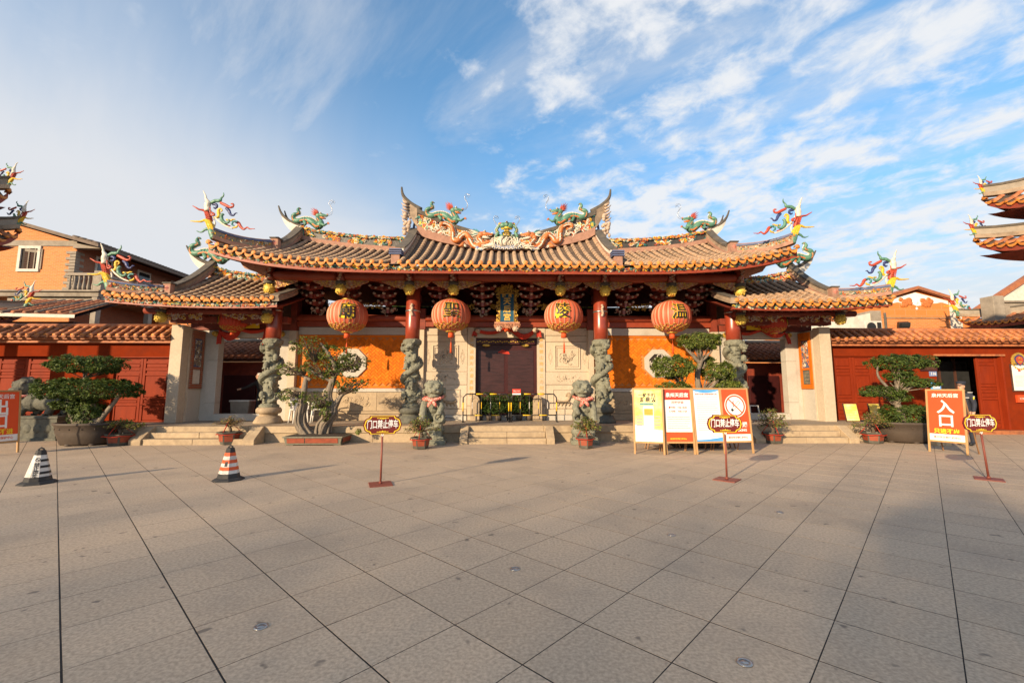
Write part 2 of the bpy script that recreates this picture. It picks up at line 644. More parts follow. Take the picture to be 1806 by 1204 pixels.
# plants
T['leafdark'] = M('dark_green_leaf', (.062, .105, .020), (.028, .055, .011), 4, .55, spec=.35, trans=.22, ramp=(.35, .65))
T['leafmid'] = M('mid_green_leaf', (.125, .17, .028), (.055, .09, .016), 4, .55, spec=.35, trans=.25, ramp=(.35, .65))
T['leafyel'] = M('yellow_green_leaf', (.21, .225, .036), (.10, .125, .02), 4, .55, spec=.35, trans=.25, ramp=(.35, .65))
T['leafdry'] = M('dry_bud', (.34, .20, .08), (.20, .12, .05), 6, .7, trans=.2)
T['bark'] = M('grey_bark', (.27, .225, .175), (.12, .095, .07), 7, .9, .9, 26, stretch=(3, 3, .5))
T['twig'] = M('brown_twig', (.13, .095, .065), (.07, .05, .035), 9, .85, .4, 40)
T['soil'] = M('potting_soil', (.06, .043, .03), (.03, .022, .016), 20, .95, .6, 60)
T['moss'] = M('moss', (.06, .09, .02), (.035, .05, .012), 30, .95, .6, 60)
# other
T['potdark'] = M('dark_clay_pot', (.075, .055, .042), (.045, .034, .027), 5, .65, .2, 25, stain=(.15, .11, .08), stain_s=2.5, stain_a=.4)
T['potred'] = M('red_glazed_panel', (.30, .065, .03), (.20, .045, .022), 8, .5, .1, 30)
T['potframe'] = M('pot_frame_glaze', (.10, .095, .075), (.06, .055, .045), 8, .55, .15, 30)
T['traystone'] = M('tray_rim', (.17, .165, .12), (.11, .105, .08), 8, .6, .2, 30)
T['lantern'] = M('lantern_silk', (.64, .15, .075), (.54, .11, .05), 3, .55, .05, 60, trans=.18)
T['lanternsheen'] = M('lantern_silk_sheen', (.76, .40, .27), (.68, .28, .17), 3, .6, .05, 60, trans=.18)  # paler stripe colour that paints in the sheen of the ribs
T['lanternred'] = M('red_lantern_silk', (.55, .055, .018), (.45, .04, .014), 3, .5, .05, 60, trans=.18)
T['fabric'] = M('red_cloth', (.55, .035, .012), (.42, .025, .010), 9, .6, .2, 30, trans=.1)
T['fabricpat'] = M('pink_patterned_cloth', (.72, .40, .32), (.52, .05, .03), 40, .7, .2, 60, ramp=(.45, .55))
T['tassel'] = M('orange_tassel', (.70, .10, .02), (.5, .06, .015), 20, .7)
T['black'] = M('black_paint', (.012, .012, .013), (.02, .02, .02), 8, .45)
T['rubber'] = M('black_rubber', (.022, .022, .024), (.04, .038, .036), 9, .65, .1, 40, stain=(.10, .09, .08), stain_s=5, stain_a=.4)
T['coneorange'] = M('cone_orange', (.68, .105, .022), (.55, .08, .018), 9, .5, .05, 40, stain=(.3, .08, .04), stain_s=6, stain_a=.4)
T['conewhite'] = M('cone_white', (.66, .63, .58), (.54, .51, .47), 12, .55, .05, 40, stain=(.3, .27, .24), stain_s=6, stain_a=.5)
T['plasticwhite'] = M('white_plastic', (.72, .70, .66), (.62, .60, .56), 5, .45)
T['paperwhite'] = M('print_white', (.80, .79, .77), (.76, .75, .73), 3, .5)
T['boardred'] = M('print_orange_red', (.74, .085, .022), (.70, .075, .02), 2, .45)
T['boardcrim'] = M('print_crimson', (.50, .035, .025), (.62, .06, .03), 2, .45)
T['boardyellow'] = M('print_yellow', (.82, .62, .10), (.82, .72, .36), 2.2, .5, ramp=(.40, .60))
T['boardblue'] = M('print_blue', (.05, .25, .62), (.12, .42, .75), 1.5, .45)
T['boardpale'] = M('print_pale_blue', (.70, .77, .82), (.78, .81, .83), 1.5, .45)
T['printblack'] = M('print_black', (.015, .014, .014), (.02, .02, .02), 4, .5)
T['printgrey'] = M('print_grey', (.26, .26, .27), (.32, .32, .32), 4, .5)
T['printyel'] = M('print_lemon', (.85, .62, .03), (.85, .60, .03), 2, .5)
T['printorange'] = M('print_amber', (.75, .36, .04), (.66, .26, .03), 3, .5)
T['goldtext'] = M('gold_lettering', (.78, .50, .10), (.66, .40, .07), 9, .42, metal=.2)
T['faintgold'] = M('worn_gold_lettering', (.60, .36, .09), (.50, .33, .16), 14, .6)
T['woodframe'] = M('pale_timber_frame', (.50, .30, .13), (.38, .21, .085), 6, .55, .1, 40, stretch=(3, 3, .6))
T['wooddark'] = M('brown_timber_leg', (.26, .135, .06), (.18, .09, .04), 6, .6, .1, 40, stretch=(3, 3, .6))
T['signred'] = M('maroon_sign', (.16, .022, .018), (.14, .02, .016), 4, .4)
T['rustred'] = M('red_oxide_post', (.24, .065, .042), (.19, .05, .034), 9, .55, .1, 40)
T['yellowpaint'] = M('yellow_band', (.80, .50, .015), (.70, .42, .012), 8, .45)
T['skin'] = M('skin', (.50, .29, .19), (.46, .26, .17), 8, .55)
T['navy'] = M('navy_uniform', (.016, .019, .032), (.026, .030, .046), 12, .8, .2, 60)
T['coat'] = M('black_coat', (.014, .013, .014), (.022, .02, .02), 12, .85, .2, 50)
T['greyhair'] = M('grey_hair', (.62, .58, .54), (.45, .42, .39), 30, .7, .3, 60)
T['plaqueblue'] = M('plaque_blue', (.012, .085, .15), (.010, .065, .115), 6, .5)
T['steel'] = M('brushed_steel', (.45, .44, .42), (.35, .34, .33), 20, .35, metal=.9)
T['glassdark'] = M('dark_glass', (.02, .022, .024), (.035, .036, .038), 2, .08, spec=.7)
T['clayroof'] = M('clay_roof', (.42, .155, .065), (.28, .10, .05), 6, .8, .25, 30, stain=(.12, .07, .05), stain_s=1.4, stain_a=.6)
T['greyroof'] = M('grey_brown_roof', (.20, .15, .115), (.13, .10, .08), 5, .85, .25, 30)
T['aluminium'] = M('window_frame_paint', (.62, .59, .54), (.5, .47, .43), 6, .6)
T['cable'] = M('cable', (.05, .045, .04), (.07, .06, .05), 9, .7)
T['card'] = M('cardboard', (.52, .40, .25), (.44, .33, .2), 5, .8)
T['roomdark'] = M('interior_shade', (.03, .018, .014), (.02, .013, .010), 4, .8)  # near-black: the shade of unlit interiors put into the colour


def brickmat(name, c1, c2, mortar, bw, bh, ms=0.012, bump=0.3, axis='xz'):
    m = bpy.data.materials.new(name)
    m.use_nodes = True
    nt = m.node_tree
    N, L = nt.nodes, nt.links
    b = N['Principled BSDF']
    b.inputs['Roughness'].default_value = 0.85
    tcn = N.new('ShaderNodeNewGeometry')
    sp = N.new('ShaderNodeSeparateXYZ')
    L.new(tcn.outputs['Position'], sp.inputs[0])
    cb = N.new('ShaderNodeCombineXYZ')
    L.new(sp.outputs['XYZ'.index(axis[0].upper())], cb.inputs[0])
    L.new(sp.outputs['XYZ'.index(axis[1].upper())], cb.inputs[1])
    br = N.new('ShaderNodeTexBrick')
    L.new(cb.outputs[0], br.inputs['Vector'])
    br.inputs['Color1'].default_value = (*c1, 1)
    br.inputs['Color2'].default_value = (*c2, 1)
    br.inputs['Mortar'].default_value = (*mortar, 1)
    br.inputs['Scale'].default_value = 1.0
    br.inputs['Mortar Size'].default_value = ms
    br.inputs['Brick Width'].default_value = bw
    br.inputs['Row Height'].default_value = bh
    L.new(br.outputs['Color'], b.inputs['Base Color'])
    bp = N.new('ShaderNodeBump')
    bp.inputs['Strength'].default_value = bump
    bp.inputs['Distance'].default_value = 0.02
    bp.invert = True
    L.new(br.outputs['Fac'], bp.inputs['Height'])
    L.new(bp.outputs[0], b.inputs['Normal'])
    return m


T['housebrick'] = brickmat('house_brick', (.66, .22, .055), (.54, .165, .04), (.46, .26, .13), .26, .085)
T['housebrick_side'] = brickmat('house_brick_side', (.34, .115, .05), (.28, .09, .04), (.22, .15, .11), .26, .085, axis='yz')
T['orangegable'] = brickmat('orange_gable_brick', (.62, .20, .045), (.55, .165, .035), (.48, .25, .12), .62, .36)
T['pillarbrick'] = brickmat('pier_brick', (.36, .10, .045), (.28, .075, .035), (.25, .16, .11), .24, .075)

# ------------------------------------------------------------------ ground and plaza
XC = 0.18                      # axis of the temple front
ZP = 0.47                      # height of its stone platform
YW = 15.4                      # plane of the front walls
YC = 14.3                      # row of dragon columns
YH = 13.78                     # row of hanging posts

g = MB()
g.add([(-900, -900, -.0016), (900, -900, -.0016), (900, 900, -.0016), (-900, 900, -.0016)], [(0, 1, 2, 3)])
ground = g.build('ground', T['joint'], kind='structure')

plaza = bpy.data.objects.new('plaza', None)
COL.objects.link(plaza)
plaza['kind'] = 'structure'
TS = 0.6045
g0 = (-.2437 * 1.55, 1.9705 * 1.55)
g0 = (g0[0] * cY + g0[1] * sY, -g0[0] * sY + g0[1] * cY)
DI = (cos(radians(-45)) * TS, sin(radians(-45)) * TS)
DJ = (-sin(radians(-45)) * TS * .995, cos(radians(-45)) * TS * .995)
slabs = []
for i in range(-60, 60):
    for j in range(-60, 60):
        x = g0[0] + (i + .5) * DI[0] + (j + .5) * DJ[0]
        y = g0[1] + (i + .5) * DI[1] + (j + .5) * DJ[1]
        if -9 < y < 15.3 and abs(x) < 23 and not (abs(x - XC) < 11.5 and y > 13.7):
            ang = abs(atan2(x, y)) if y > 0 else 9
            vis = y > 1.9 and abs(x) < 1.21 * y + .6
            slabs.append((hypot(x, y) + (0 if vis else 100), x, y))
slabs.sort()
mes = []
for k in range(4):
    b = MB()
    b.cham((0, 0, -.02), (TS - .007, TS * .995 - .0105, .04), .0005)
    mes.append(b.mesh('paving_slab', T['paver']))
T['paver2'] = M('granite_paving_b', (.53, .405, .288), (.35, .268, .19), 42, .82, .25, 160, stain=(.24, .195, .155), stain_s=.8, stain_a=.5, world_co=True, ramp=(.36, .64), spots=((.10, .08, .065), 6.5, .69, .7))
T['paver3'] = M('granite_paving_c', (.555, .43, .305), (.375, .285, .205), 42, .82, .25, 160, stain=(.24, .195, .155), stain_s=.8, stain_a=.5, world_co=True, ramp=(.36, .64), spots=((.10, .08, .065), 6.5, .69, .7))
far = MB()
for n, (d, x, y) in enumerate(slabs):
    rot = (RND.uniform(-.0007, .0007), RND.uniform(-.0007, .0007), radians(-45) + RND.uniform(-.002, .002))
    z = RND.uniform(-.0004, .0004)
    if n < 300:
        piece('paving_slab', mes[n % 4], (x, y, z), rot, plaza)
    else:
        far.cham((x, y, z - .02), (TS - .007, TS * .995 - .0105, .04), .0005, n % 3, rot)
far.build('paving_slab', [T['paver'], T['paver2'], T['paver3']], plaza, kind='stuff')

# round lights and covers let into the paving
for (px, py, r, lab) in ((1313, 1168, .045, 'round steel ground light let into the paving nearest the lower right corner'),
                         (460, 1105, .045, 'round steel ground light let into the paving at lower left of the plaza'),
                         (908, 1003, .045, 'dark round ground light set in the middle of the plaza'),
                         (1375, 903, .045, 'small round ground light in the paving before the board with the smoking ban'),
                         (1184, 943, .045, 'dull round ground light right of the plaza middle, nearer than the boards')):
    p = gr(px, py)
    t = thing('ground_light', lab, 'ground light', (p.x, p.y, 0), 0, 'ground lights in the paving')
    b = MB()
    b.lathe([(.0, .0), (r * 1.0, .0), (r, .006), (r * .62, .008), (r * .6, .004)], n=20)
    b.build('rim', T['steel'], t)
    b = MB()
    b.lathe([(0, .0045), (r * .6, .0045), (r * .58, .006), (0, .007)], n=16)
    b.build('lens', T['steel'], t)

# ------------------------------------------------------------------ the temple hall
hall = thing('temple_hall', 'wide red temple gate hall with dragon columns under a curved orange tiled roof', 'temple', (XC, 15.0, 0), 0, world=True)


def stone_row(parent, x0, x1, y0, y1, z0, z1, L, mat, name='stone_block', gap=.006, jit=.004, bev=.008):
    n = max(1, round((x1 - x0) / L))
    w = (x1 - x0) / n
    for k in range(n):
        b = MB()
        a = RND.uniform(-jit, jit)
        b.mm(x0 + k * w + gap / 2, x0 + (k + 1) * w - gap / 2, y0 + a, y1, z0, z1)
        b.build(name, mat, parent, bevel=bev)


# platform
pf = MB()
pf.mm(XC - 11.9, XC + 11.9, 13.18, 19.5, -.05, ZP - .09)
platform = pf.build('platform', T['deckstone'], hall)
stone_row(platform, XC - 11.9, XC + 11.9, 13.08, 13.4, -.04, .27, 1.55, T['step'], 'face_stone', jit=.006)
stone_row(platform, XC - 11.9, XC + 11.9, 13.03, 13.62, .275, ZP, 2.1, T['step'], 'edge_stone', jit=.004)
for k in range(13):                                      # floor stones behind the edge
    x0 = XC - 11.9 + k * 23.8 / 13
    for (ya, yb) in ((13.626, 14.5), (14.506, 15.6)):
        b = MB()
        b.mm(x0 + .003, x0 + 23.8 / 13 - .003, ya, yb, .36, ZP - .001 - RND.random() * .002)
        b.build('floor_stone', T['deckstone'], platform)


def stair(x0, x1, cw, spread):
    """two steps up to the platform between sloped cheek stones"""
    for (z0, z1, y0) in ((-.04, .157, 12.55), (.157, .314, 12.81)):
        e = spread * (1 if z0 < 0 else .55)
        stone_row(platform, x0 + cw - e * .0, x1 - cw + e * .0, y0, 13.07, z0, z1 - .001, (x1 - x0) / 2.05, T['step'], 'step_stone', bev=.014)
    for (xa, xb) in ((x0, x0 + cw - .006), (x1 - cw + .006, x1)):
        b = MB()
        b.prism([(12.5, -.04), (13.05, -.04), (13.05, ZP + .004), (12.96, ZP + .004), (12.5, .14)], xa, xb, axis='x')
        b.build('cheek_stone', T['step'], platform, bevel=.012)


stair(-1.19, 1.53, .24, 0)
stair(XC - 10.55, XC - 7.1, .34, 0)
stair(XC + 7.15, XC + 10.2, .3, 0)

# ---- dragon columns
COLX = (-7.5, -2.95, 3.33, 7.82)
dcm = None
for ci, cx in enumerate(COLX):
    b = MB()
    b.tube([(cx, YC, 3.14), (cx, YC, 3.6), (cx, YC, 5.62)], [.232, .235, .222], 24)
    col_o = b.build('column', T['red'], hall)
    b = MB()
    b.lathe([(.43, ZP), (.43, ZP + .05), (.37, ZP + .15), (.34, ZP + .22), (.27, ZP + .23), (.26, ZP + .29), (.33, ZP + .31), (.375, ZP + .36),
             (.375, ZP + .44), (.33, ZP + .50), (.24, ZP + .51)], (cx, YC, 0), 28)
    b.build('column_base', T['base'] if ci in (0, 3) else T['greendark'], col_o)
    if dcm is None or ci == 2:
        rr = random.Random(11 + ci)
        b = MB()
        b.cyl((0, 0, 0), (0, 0, 2.2), .20, .205, 20)
        b.lathe([(.29, 0), (.30, .08), (.24, .12)], n=18)
        b.lathe([(.24, 2.02), (.30, 2.08), (.31, 2.18), (.24, 2.24)], n=18)
        hel = []
        for k in range(70):
            t = k / 69
            an = -1.3 + t * 2 * pi * 1.75
            r = .245 + .035 * sin(t * 21)
            hel.append((cos(an) * r, sin(an) * r, .18 + t * 1.78))
        b.tube(hel, [lerp(.05, .105, min(1, k / 22)) for k in range(70)], 10)
        for k in range(6, 68):                         # rows of scales down its outer side
            p, q_ = Vector(hel[k]), Vector(hel[k + 1])
            o_ = Vector((p.x, p.y, 0)).normalized()
            w_ = (q_ - p).normalized().cross(o_).normalized()
            for e in (-.75, -.25, .25, .75):
                c_ = p + o_ * .095 * cos(e) + w_ * .10 * sin(e) + (q_ - p) * (.5 if int(e * 4) % 2 else 0)
                b.ball(tuple(c_), (.024, .024, .020), 5)
        for k in range(3, 70, 2):                      # back fins
            p = hel[k]
            b.ball((p[0] * 1.20, p[1] * 1.20, p[2] + .10), (.03, .03, .055), 6)
        # head, jaw and claws turned to the plaza
        b.ball((.05, -.33, 1.98), (.14, .13, .12), 10)
        b.ball((.0, -.42, 1.93), (.09, .09, .06), 8)
        b.ball((-.01, -.40, 1.83), (.08, .08, .035), 8)
        for s_ in (-1, 1):
            b.ball((.04 + s_ * .09, -.42, 2.02), .035, 6)
            b.tube([(.05 + s_ * .06, -.28, 2.06), (.05 + s_ * .13, -.26, 2.16), (.05 + s_ * .12, -.28, 2.24)], [.03, .022, .012], 6)
        for (an, z) in ((-1.9, 1.35), (-1.2, .75), (-2.2, .42), (-.9, 1.62), (1.0, 1.0)):
            c = (cos(an) * .28, sin(an) * .28, z)
            b.ball(c, (.09, .09, .13), 8)
            for q in range(4):
                b.ball((c[0] + rr.uniform(-.1, .1), c[1] - .05, c[2] - .1 + rr.uniform(-.05, .05)), .035, 6)
        for k in range(90):                            # clouds and waves
            an = rr.uniform(0, 2 * pi)
            z = rr.uniform(.05, 2.05)
            s_ = rr.uniform(.03, .065)
            b.ball((cos(an) * .215, sin(an) * .215, z), (s_, s_, s_ * rr.uniform(.4, .9)), 8)
        dco = sculpt(b, 'dragon_carving', T['green'], col_o, voxel=.0135, smooth_it=0, disp=.014, dscale=.03, world=False)
        dcm = dco.data
        ORG[dco.name] = ORG[hall.name]
    else:
        dco = bpy.data.objects.new('dragon_carving', dcm)
        link(dco, col_o)
    dco.location = Vector((cx, YC, .955)) - ORG[hall.name]
    dco.rotation_euler = (0, 0, (0.2, -.15, .1, .35)[ci])
    b = MB()                                           # iron strap and carved clip on the shaft
    b.lathe([(.238, 4.10), (.245, 4.10), (.245, 4.15), (.238, 4.15)], (cx, YC, 0), 20)
    b.build('strap', T['steel'], col_o)
    b = MB()
    for k in range(7):
        b.ball((cx + RND.uniform(-.03, .03), YC - .25, 3.98 + k * .055), (.05, .05, .045), 6)
    b.build('clip_carving', T['carvegrey'], col_o)

# ---- front walls
X0, X1 = XC - 7.62, XC + 7.62
w = MB()
w.mm(X0, -.99, YW + .05, YW + .42, ZP, 3.75)
w.mm(1.30, X1, YW + .05, YW + .42, ZP, 3.75)
w.mm(-.99, 1.30, YW + .05, YW + .42, 3.38, 3.75)
wall = w.build('wall', T['cream'], hall)


def panel(x0, x1, z0, z1, y=YW, d=.10, mat='cream', name='stone_panel', parent=None, bev=.006):
    b = MB()
    b.mm(x0 + .004, x1 - .004, y, y + d, z0 + .004, z1 - .004)
    return b.build(name, T[mat], parent or wall, bevel=bev)


def frame(x0, x1, z0, z1, t, y, d, mat, name='panel_frame', parent=None):
    b = MB()
    b.mm(x0, x1, y, y + d, z1 - t, z1)
    b.mm(x0, x1, y, y + d, z0, z0 + t)
    b.mm(x0, x0 + t, y, y + d, z0 + t + .001, z1 - t - .001)
    b.mm(x1 - t, x1, y, y + d, z0 + t + .001, z1 - t - .001)
    return b.build(name, T[mat], parent or wall, bevel=.005)


def relief(x, z, rx, rz, y, n, seed, mat='cream', r=.022, name='relief', parent=None):
    """low carved scrolls"""
    rr = random.Random(seed)
    b = MB()
    for k in range(n):
        a0 = rr.uniform(0, 6.28)
        c = (x + rr.uniform(-1, 1) * rx * .7, z + rr.uniform(-1, 1) * rz * .7)
        s_ = rr.choice((-1, 1))
        R = min(rx, rz) * rr.uniform(.22, .5)
        pts = []
        for q in range(9):
            t = q / 8
            pts.append((c[0] + cos(a0 + s_ * t * 4.2) * R * (1 - .6 * t), y, c[1] + sin(a0 + s_ * t * 4.2) * R * (1 - .6 * t)))
        pts = [(min(max(p[0], x - rx), x + rx), p[1], min(max(p[2], z - rz), z + rz)) for p in pts]
        b.tube(pts, [r * .6, r, r, r, r, r, r * .9, r * .7, r * .4], 5)
    return b.build(name, T[mat], parent or wall)


def hexrow(x, z, y, rx, rz, parent=None):
    b = MB()
    for k, q in enumerate((1.0, .62)):
        pts = [(x - rx * q, y, z), (x, y, z + rz * q), (x + rx * q, y, z), (x, y, z - rz * q), (x - rx * q, y, z)]
        b.tube(pts, .008, 4, smooth=False)
    b.build('diamond_relief', T['cream'], parent or wall)


for s in (-1, 1):
    def mx(px):                                       # photograph column on the left half, mirrored for the right
        return XC + s * abs(at(px, 640, YW).x - XC)

    def pz(py):
        return at(800, py, YW).z

    def pn(pa, pb, ya, yb, **k):
        a, b_ = sorted((mx(pa), mx(pb)))
        return panel(a, b_, pz(yb), pz(ya), **k)
    pn(747, 824, 577.5, 591)
    pn(747, 824, 591.3, 602, y=YW + .012)
    pn(747, 824, 602.3, 655, y=YW + .022)
    a, b_ = sorted((mx(762), mx(808)))
    frame(a, b_, pz(650), pz(608), .035, YW - .014, .05, 'cream')
    frame(a + .07, b_ - .07, pz(646), pz(612.5), .016, YW - .004, .04, 'cream')
    relief((a + b_) / 2, pz(629), .33, .27, YW + .018, 26, 3 + s)
    hexrow(mx(754.5), pz(629), YW + .02, .085, .26)
    hexrow(mx(815.5), pz(629), YW + .02, .085, .26)
    pn(747, 824, 655.3, 678, y=YW + .004)
    relief((mx(750) + mx(820)) / 2, pz(667), .62, .13, YW + .006, 40, 13 + s, r=.016)
    pn(747, 824, 678.3, 721, y=YW + .016)
    a, b_ = sorted((mx(772), mx(812)))
    frame(a, b_, pz(719), pz(686), .03, YW - .008, .05, 'cream')
    rr = random.Random(5 + s)
    b = MB()                                          # a running beast in relief
    cx, cz = (a + b_) / 2, pz(704)
    b.tube(spline([(cx - s * .26, YW - .0, cz - .05), (cx - s * .1, YW - .02, cz - .10), (cx + s * .1, YW - .02, cz - .06), (cx + s * .2, YW, cz + .08)]), .05, 7)
    b.ball((cx + s * .2, YW - .01, cz + .13), (.09, .05, .08), 8)
    for k in range(4):
        xx = cx + s * (-.22 + k * .13)
        b.tube([(xx, YW - .01, cz - .08), (xx + s * .03, YW - .01, cz - .17), (xx - s * .01, YW - .01, cz - .23)], [.03, .024, .018], 6)
    for k in range(12):
        q = rr.uniform(0, 6.28)
        b.tube([(cx + s * .2, YW, cz + .14), (cx + s * .2 + cos(q) * .1, YW - .01, cz + .14 + sin(q) * .08), (cx + s * .2 + cos(q + .5) * .15, YW, cz + .14 + sin(q + .5) * .11)], [.018, .015, .006], 5)
    b.build('beast_relief', T['base'], wall)
    pn(747, 824, 721.3, 731, y=YW - .03, d=.15)
    pn(747, 824, 731.3, 744.5, y=YW - .06, d=.2, mat='pale')
    # jamb with couplet, return edge
    a, b_ = sorted((mx(824.5), mx(839)))
    panel(a, b_, .98, 3.76, y=YW - .02, d=.42)
    panel(a, b_, ZP, .975, y=YW - .02, d=.42)
    jx = (a + b_) / 2
    b = MB()
    column_text(b, '浪恬波静海天澄澈慈航' if s < 0 else '靈昭雲山梅渚江海同歸', jx, 3.30, YW - .024, .155, .215, bold=.002, ext=.002)
    b.build('couplet_lettering', T['faintgold'], wall)
    # pilaster between stone front and orange wall
    px_ = XC + s * 3.02
    panel(px_ - .10, px_ + .10, ZP, 3.66, y=YW - .10, d=.3, name='pilaster')
    b = MB()
    b.mm(px_ - .13, px_ + .13, YW - .13, YW + .1, 3.665, 4.4)
    b.build('wall_post', T['darkred'], wall)
    px_ = XC + s * 7.5
    panel(px_ - .13, px_ + .13, ZP, 3.6, y=YW - .16, d=.36, name='pilaster')
    b = MB()
    b.mm(px_ - .12, px_ + .1, YW - .15, YW + .1, 3.605, 5.2)
    b.build('wall_post', T['darkred'], wall)
    # orange brick field with its stone bands
    xa, xb = sorted((XC + s * 3.14, XC + s * 7.36))
    panel(xa, xb, 3.47, 3.745, mat='pale', y=YW - .03, d=.2, name='stone_band')
    panel(xa, xb, 1.455, 1.585, mat='pale', y=YW - .045, d=.2, name='stone_band')
    for k in range(3):
        q = (xb - xa) / 3
        panel(xa + k * q, xa + (k + 1) * q, .80, 1.45, mat='step', y=YW - .01, d=.12)
        relief(xa + (k + .5) * q, 1.12, q * .44, .24, YW - .008, 26, 60 + k + s, mat='step', r=.016)
    panel(xa, xb, .70, .80, mat='step', y=YW - .05, d=.2, name='stone_band')
    panel(xa, xb, ZP, .695, mat='base', y=YW - .09, d=.25, name='stone_band')
    # herringbone bricks, clipped by leaving out those that cross the frame or the window
    ox, oz, oR = XC + s * 5.46, 2.47, .50
    field = MB()
    field.mm(xa, xb, YW + .025, YW + .06, 1.59, 3.465)
    fo = field.build('brick_field', T['mortar'], wall)
    frame(xa, xb, 1.59, 3.465, .07, YW - .004, .04, 'brick', 'brick_border', fo)
    BW, BL = .088, .176
    bm_ = MB()
    bm_.cham((0, 0, 0), (BL - .006, BW - .006, .03), .003)
    bme = bm_.mesh('brick', T['brick'])
    cells = []
    c45 = cos(pi / 4)
    for i in range(-44, 45):
        for j in range(-44, 45):
            v = (i - j) % 4
            if v == 0:
                cu_, cv_, rt = (i + 1) * BW, (j + .5) * BW, 0
            elif v == 3:
                cu_, cv_, rt = (i + .5) * BW, (j + 1) * BW, pi / 2
            else:
                continue
            x, z = XC + s * 5.25 + (cu_ - cv_) * c45, 2.53 + (cu_ + cv_) * c45
            if xa + .07 + .085 < x < xb - .155 and 1.66 + .085 < z < 3.395 - .085:
                if max(abs(x - ox), abs(z - oz), (abs(x - ox) + abs(z - oz)) * .7071) > oR + .075:
                    cells.append((hypot(x - XC, z - 1.5), x, z, rt + pi / 4))
    cells.sort()
    rest = MB()
    for n, (d, x, z, a_) in enumerate(cells):
        yy = YW + .014 + RND.uniform(-.002, .002)
        if n < 299:
            piece('brick', bme, (x, yy, z), (pi / 2, -a_, 0), fo)
        else:
            rest.cham((x, yy, z), (BL - .006, BW - .006, .03), .003, n % 3, (pi / 2, -a_, 0))
    for k, f_ in ((2, .86), (3, 1.12)):
        kk = 'brick%d' % k
        if kk not in T:
            T[kk] = M('herringbone_brick_%d' % k, tuple(v * f_ for v in (.72, .185, .013)), tuple(v * f_ for v in (.60, .14, .009)), 3, .8, .15, 70, stain=(.40, .11, .03), stain_s=5, stain_a=.5)
    rest.build('brick', [T['brick'], T['brick2'], T['brick3']], fo, kind='stuff')
    # octagon window of pierced stone
    b = MB()
    oc = [(cos(pi / 8 + k * pi / 4), sin(pi / 8 + k * pi / 4)) for k in range(8)]
    for k in range(8):
        p, q = oc[k], oc[(k + 1) % 8]
        R1, R2 = oR * 1.08, oR * .72
        P = [(ox + p[0] * R1, oz + p[1] * R1), (ox + q[0] * R1, oz + q[1] * R1), (ox + q[0] * R2, oz + q[1] * R2), (ox + p[0] * R2, oz + p[1] * R2)]
        b.prism(P, YW - .035, YW + .08)
    win = b.build('octagon_window', T['pale'], wall, bevel=.006)
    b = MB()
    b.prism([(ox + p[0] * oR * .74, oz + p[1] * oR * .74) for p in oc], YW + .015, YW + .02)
    b.build('window_backing', T['roomdark'], win)  # near-black sheet standing for the shade behind the lattice
    b = MB()
    rr = random.Random(31)
    b.tube([(ox + cos(k * pi / 8) * oR * .3, YW, oz + sin(k * pi / 8) * oR * .3) for k in range(17)], .022, 6)
    for k in range(30):
        an, R = rr.uniform(0, 6.28), oR * rr.uniform(.05, .62)
        a0 = rr.uniform(0, 6.28)
        c = (ox + cos(an) * R, oz + sin(an) * R)
        b.tube([(c[0] + cos(a0 + t * .55) * .085 * (1 - t * .09), YW - .005, c[1] + sin(a0 + t * .55) * .085 * (1 - t * .09)) for t in range(8)], .019, 6)
    b.build('pierced_lattice', T['pale'], win)

# door lintel, leaves and threshold
panel(-.985, 1.295, 3.385, 3.74, y=YW - .02, d=.3, name='lintel')
door_z0, door_z1 = .62, 3.38
b = MB()
b.mm(-.99, 1.30, YW + .02, YW + .32, ZP, .62)
b.build('threshold', T['pale'], hall, bevel=.01)
b = MB()
b.mm(-.99, 1.30, YW + .10, YW + .17, 3.16, 3.379)
db = b.build('door_head', T['doordark'], hall)
b = MB()
for k in range(26):
    b.ball((-.85 + k * .08, YW + .095, 3.25 + .02 * sin(k * 2.1)), (.04, .012, .022), 6)
for xx in (-.55, .86):
    b.ball((xx, YW + .09, 3.12), (.15, .02, .05), 8)
b.build('gilt_carving', T['gold'], db)
for (xa, xb) in ((-.985, .153), (.157, 1.295)):
    b = MB()
    b.mm(xa, xb, YW + .2, YW + .26, .625, 3.30)
    lf = b.build('door', T['doordark'], hall)
    b = MB()
    c = .10 if xa < 0 else .02
    b.mm(xa + c + .06, xb - (.12 - c) - .04, YW + .185, YW + .198, 1.45, 2.95)
    b.build('door_sheet', T['doorpad'], lf)
b = MB()
b.add([(-.14, YW + .175, 2.87), (.02, YW + .172, 2.97), (.26, YW + .172, 2.90), (.30, YW + .175, 2.80), (.05, YW + .178, 2.83)], [(0, 1, 2, 3, 4)])
b.add([(-.14, YW + .183, 2.87), (.02, YW + .180, 2.97), (.26, YW + .180, 2.90), (.30, YW + .183, 2.80), (.05, YW + .184, 2.83)], [(4, 3, 2, 1, 0)])
b.build('red_paper', T['fabric'], lf)
# drum stones each side of the door
for s in (-1, 1):
    x = XC - .03 + s * 1.08 + .02
    b = MB()
    b.mm(x - .16, x + .16, 15.02, 15.36, ZP, ZP + .24)
    ds = b.build('drum_stone', T['base'], hall, bevel=.015)
    b = MB()
    pts = [(x + cos(a_ * pi / 16) * .155, ZP + .70 + sin(a_ * pi / 16) * .17) for a_ in range(17)]
    pts += [(x - .155, ZP + .245), (x + .155, ZP + .245)]
    b.prism(pts, 15.06, 15.34)
    b.tube([(x + cos(a_ * pi / 10) * .12, 15.05, ZP + .64 + sin(a_ * pi / 10) * .14) for a_ in range(11)], .012, 5)
    b.build('drum', T['base'], ds, bevel=.01)

